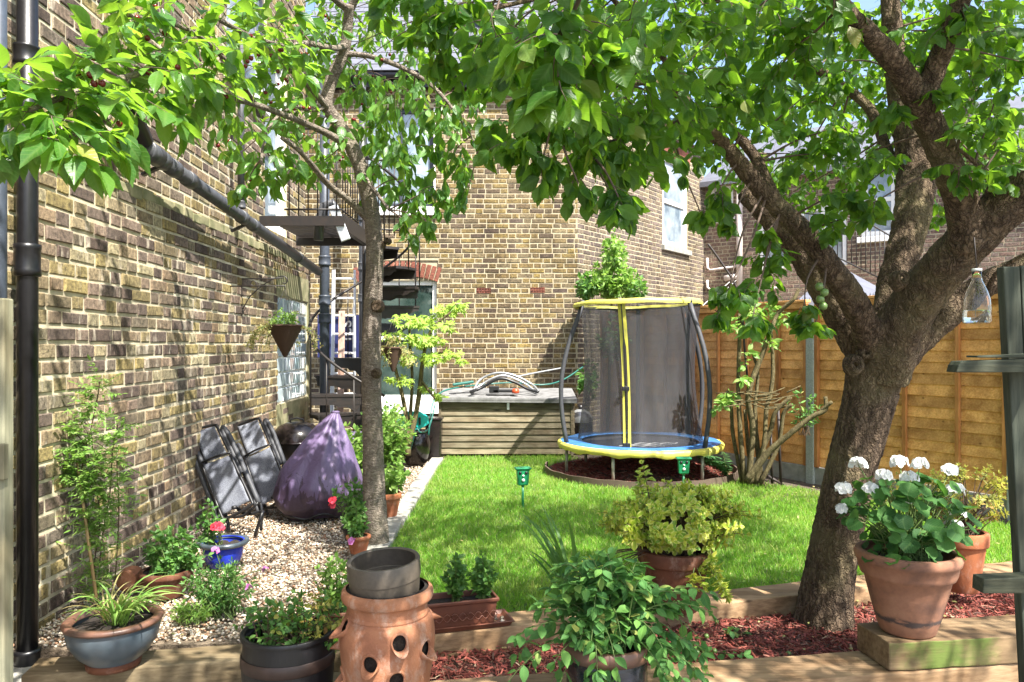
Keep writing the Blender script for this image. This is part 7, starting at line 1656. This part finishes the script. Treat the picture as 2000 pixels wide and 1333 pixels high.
# ------------------------------------------------------------------ wall bracket, hanging baskets
def cone_basket(label, top, r, h, nst=30, mat='leaf_bright', trail=20):
    th = thing('hanging_basket', top, label, 'hanging basket', 'wicker cone hanging baskets'); g = G(); n = 16
    prof = []
    for k in range(15): t = k / 14; prof.append((r * (1 - t) + .012 + .004 * (k % 2), -h * t))
    g.lathe(prof, top, 24); g.obj('wicker_cone', M['wicker'], th); g = G(); g.lathe([(r * .9, -.01), (r + .018, -.008), (r + .02, .008), (r * .9, .012)], top, 24); g.obj('rim', M['wicker'], th)
    g = G(); g.disc(top + Vector((0, 0, -.005)), r * .98, 20); g.obj('soil', M['soil'], th)
    for k in range(3):
        a = R(90 + 120 * k); g = G(); g.tube([top + Vector((r * math.cos(a), r * math.sin(a), 0)), top + Vector((0, 0, .34))], .002, 4); g.obj('chain', M['iron'], th)
    shrub(th, top, top + Vector((0, 0, .06)), (r * 1.2, r * 1.2, .1), nst, .035, 'small', M[mat], 15, 7, M['stem_green'], .0022, .5, .15, .4, rb=r * .6)
    fo = Foliage('small', M['leaf_tan']); g = G()
    for s in range(trail):
        a = random.uniform(0, 6.28) if s % 2 else random.uniform(2.4, 4.0); b = top + Vector((math.cos(a) * r * .9, math.sin(a) * r * .9, 0)); pts = [b]; d = Vector((math.cos(a) * .6, math.sin(a) * .6, .2)).normalized()
        for k in range(9): d = (d + Vector((random.gauss(0, .12), random.gauss(0, .12), -.3))).normalized(); pts.append(pts[-1] + d * h * random.uniform(.09, .14))
        g.tube(pts, .0015, 4, caps=False)
        for p in pts[1:]:
            for _ in range(3): fo.leaf(p + rv(.01), rv(1) + Vector((0, 0, -.4)), UP + rv(.6), random.uniform(.018, .034))
    g.obj('trailing_stem', M['stem_green'], th, kind='stuff'); fo.build(th, 0, rest='trailing_foliage'); return th
t1_ = P(557, 637, 6.9); cone_basket('wicker cone basket of trailing greenery hanging before the glass blocks', t1_, .145, .28, 36, 'leaf_bright', 26)
t2_ = P(768, 680, 8.4); cone_basket('wicker cone basket hanging just right of the cherry trunk', t2_, .1, .26, 16, 'leaf_tan', 46)
hk = thing('basket_hook', wl(543, 575, .0), 'small iron hook arm on the wall above the cone basket', 'bracket'); q0 = Vector((wallX(6.95), 6.95, t1_.z + .36)); g = G(); g.tube([q0, q0.lerp(Vector((t1_.x, t1_.y, q0.z)), .6), Vector((t1_.x, t1_.y, q0.z)), Vector((t1_.x, t1_.y, t1_.z + .33))], .006, 6); g.obj('arm', M['iron'], hk)
bk = thing('wall_bracket', wl(470, 575, .0), 'empty wrought iron scroll bracket fixed to the left wall', 'bracket'); Yb = 7.26; xw = wallX(Yb) + .01
def bp(px, py): return P(px, py, Yb)
g = G(); g.beam((xw, Yb, bp(470, 544).z), (xw, Yb, bp(470, 618).z), .018, .008, up=(1, 0, 0)); g.obj('back_bar', M['iron'], bk)
g = G(); g.tube([Vector((xw, Yb, bp(470, 545).z)), bp(520, 545), bp(553, 543)], .006, 6); g.obj('arm', M['iron'], bk)
g = G(); C = curve([tuple(p) for p in (Vector((xw + .01, Yb, bp(470, 604).z)), bp(490, 578), bp(520, 553), bp(545, 541), bp(556, 541), bp(561, 547), bp(558, 554), bp(552, 553))], 6); g.tube([Vector(q) for q in C], .006, 6); g.obj('scroll', M['iron'], bk)
g = G(); C = curve([tuple(bp(x, y)) for x, y in ((474, 578), (490, 577), (502, 565), (500, 552), (493, 549), (490, 555), (494, 559))], 6); g.tube([Vector(q) for q in C], .004, 6); g.obj('scroll', M['iron'], bk)
g = G(); C = curve([tuple(bp(x, y)) for x, y in ((472, 608), (478, 606), (479, 600), (474, 598))], 6); g.tube([Vector(q) for q in C], .004, 6); g.obj('scroll', M['iron'], bk)

# ------------------------------------------------------------------ plastic bottle feeder hanging in the plum tree
bt = P(1908, 590, 2.75); th = thing('bottle_feeder', bt, 'clear upturned plastic bottle hanging from a plum branch on the right', 'bottle'); s = 2.75 / F * .9
g = G(); prof = [(8, 68), (9, 50), (10, 45), (20, 22), (25, 5), (27, -15), (27.5, -42), (25, -46), (.1, -46)]; g.lathe([(r * s, z * s) for r, z in prof], bt, 24); o = g.obj('bottle', M['clear'], th); md = o.modifiers.new('s', 'SOLIDIFY'); md.thickness = .0012
g = G(); g.lathe([(.1 * s, -45 * s), (25 * s, -45 * s), (25.5 * s, -18 * s), (.1 * s, -17 * s)], bt, 24); g.obj('water', M['clear'], th)
g = G(); g.tube([bt + Vector((0, 0, 66 * s)), bt + Vector((0, 0, 72 * s))], .017, 12); g.obj('cap', M['lens'], th)
g = G(); g.tube([bt + Vector((0, 0, 70 * s)), bt + Vector((-.01, 0, 140 * s))], .0025, 5); g.obj('cord', M['dark_cane'], th)

# ------------------------------------------------------------------ trellis posts near the camera
tt_ = thing('trellis_post', P(1975, 1333, 1.9), 'dark green-grey timber post with two broken cross rails at the right edge', 'post'); Yp = 1.9
def pb_(px, py, Y=Yp): return P(px, py, Y)
for (x0, x1, xx0, xx1, dy) in ((1944, 1976, 1992, 2016, 0), (1978, 2030, 2018, 2070, .01)):
    a, b, c_, d = pb_(x0 + 16, 521 if x0 < 1960 else 519, Yp + dy), pb_(x1 + 16, 521, Yp + dy), pb_(xx1 + 16, 1420, Yp + dy), pb_(xx0 + 16, 1420, Yp + dy); g = G(); q = [d, c_, b, a]; g.add(q + [p + Vector((0, .03, 0)) for p in q], [[0, 1, 2, 3], [7, 6, 5, 4], [0, 4, 5, 1], [1, 5, 6, 2], [2, 6, 7, 3], [3, 7, 4, 0]]); g.obj('upright', M['trellis'], tt_, bevel=.003)
def rail(x0, x1, y0, y1, Y, name, jag=0):
    g = G(); q = [pb_(x0, y1, Y), pb_(x1, y1, Y), pb_(x1, y0, Y), pb_(x0 + jag * .5, y0 + 6, Y), pb_(x0 + jag * .2, (y0 + y1) / 2, Y)]; n = 5; g.add(q + [p + Vector((0, .045, 0)) for p in q], [list(range(5)), list(range(5, 10))[::-1]] + [[k, k + n, (k + 1) % n + n, (k + 1) % n] for k in range(n)]); g.obj(name, M['trellis_rail'], tt_, bevel=.002)
rail(1868, 2060, 700, 728, 1.83, 'cross_rail', 20); rail(1908, 2060, 690, 699, 1.835, 'splinter_rail', 6); rail(1920, 2060, 1126, 1160, 1.83, 'cross_rail', 4)
lp = thing('fence_post', P(5, 1333, 1.9), 'pale weathered timber post at the far left edge below the pipes', 'post'); a, b = P(-70, 582, 1.9), P(2, 582, 1.9); g = G(); g.box(((a.x + b.x) / 2, 1.93, (a.z - .15) / 2), (b.x - a.x, .04, a.z + .15)); g.obj('upright', M['pale_post'], lp, bevel=.004)
g = G(); g.box(((a.x + b.x) / 2 + .004, 1.905, 1.16), (b.x - a.x + .012, .02, .09)); g.obj('cross_rail', M['pale_post'], lp, bevel=.003)

# fallen plum twig with leaves and green plums on the mulch
q = PG(1400, 1262, .03); ft = thing('fallen_twig', q, 'fallen leafy plum twig with small green plums lying on the mulch', 'twig')
fo = Foliage('plum', M['leaf_blue']); g = G()
for (px, py, d) in ((1430, 1225, (-.3, -1, 0)), (1400, 1275, (.8, -.3, .1)), (1390, 1265, (-.8, -.2, .1)), (1420, 1240, (.8, .4, .1))):
    p = PG(px, py, .035); twig(fo, g, p, d, .12, 7, .05, .1, .003, .9, hangleaf=0)
g.obj('stem', M['stem_brown'], ft); fo.build(ft, 40)
fruits([PG(x, y, .035) for x, y in ((1347, 1244), (1380, 1243), (1372, 1268), (1396, 1272), (1540, 1277), (1362, 1275))], .013, M['plum_fruit'], ft, 'plum')
lf.build(None, 0, rest='leaf_litter'); o = bpy.data.objects['leaf_litter']; tag(o, 'small dry fallen leaves scattered over soil, gravel, mulch and lawn', 'leaf litter', kind='stuff')
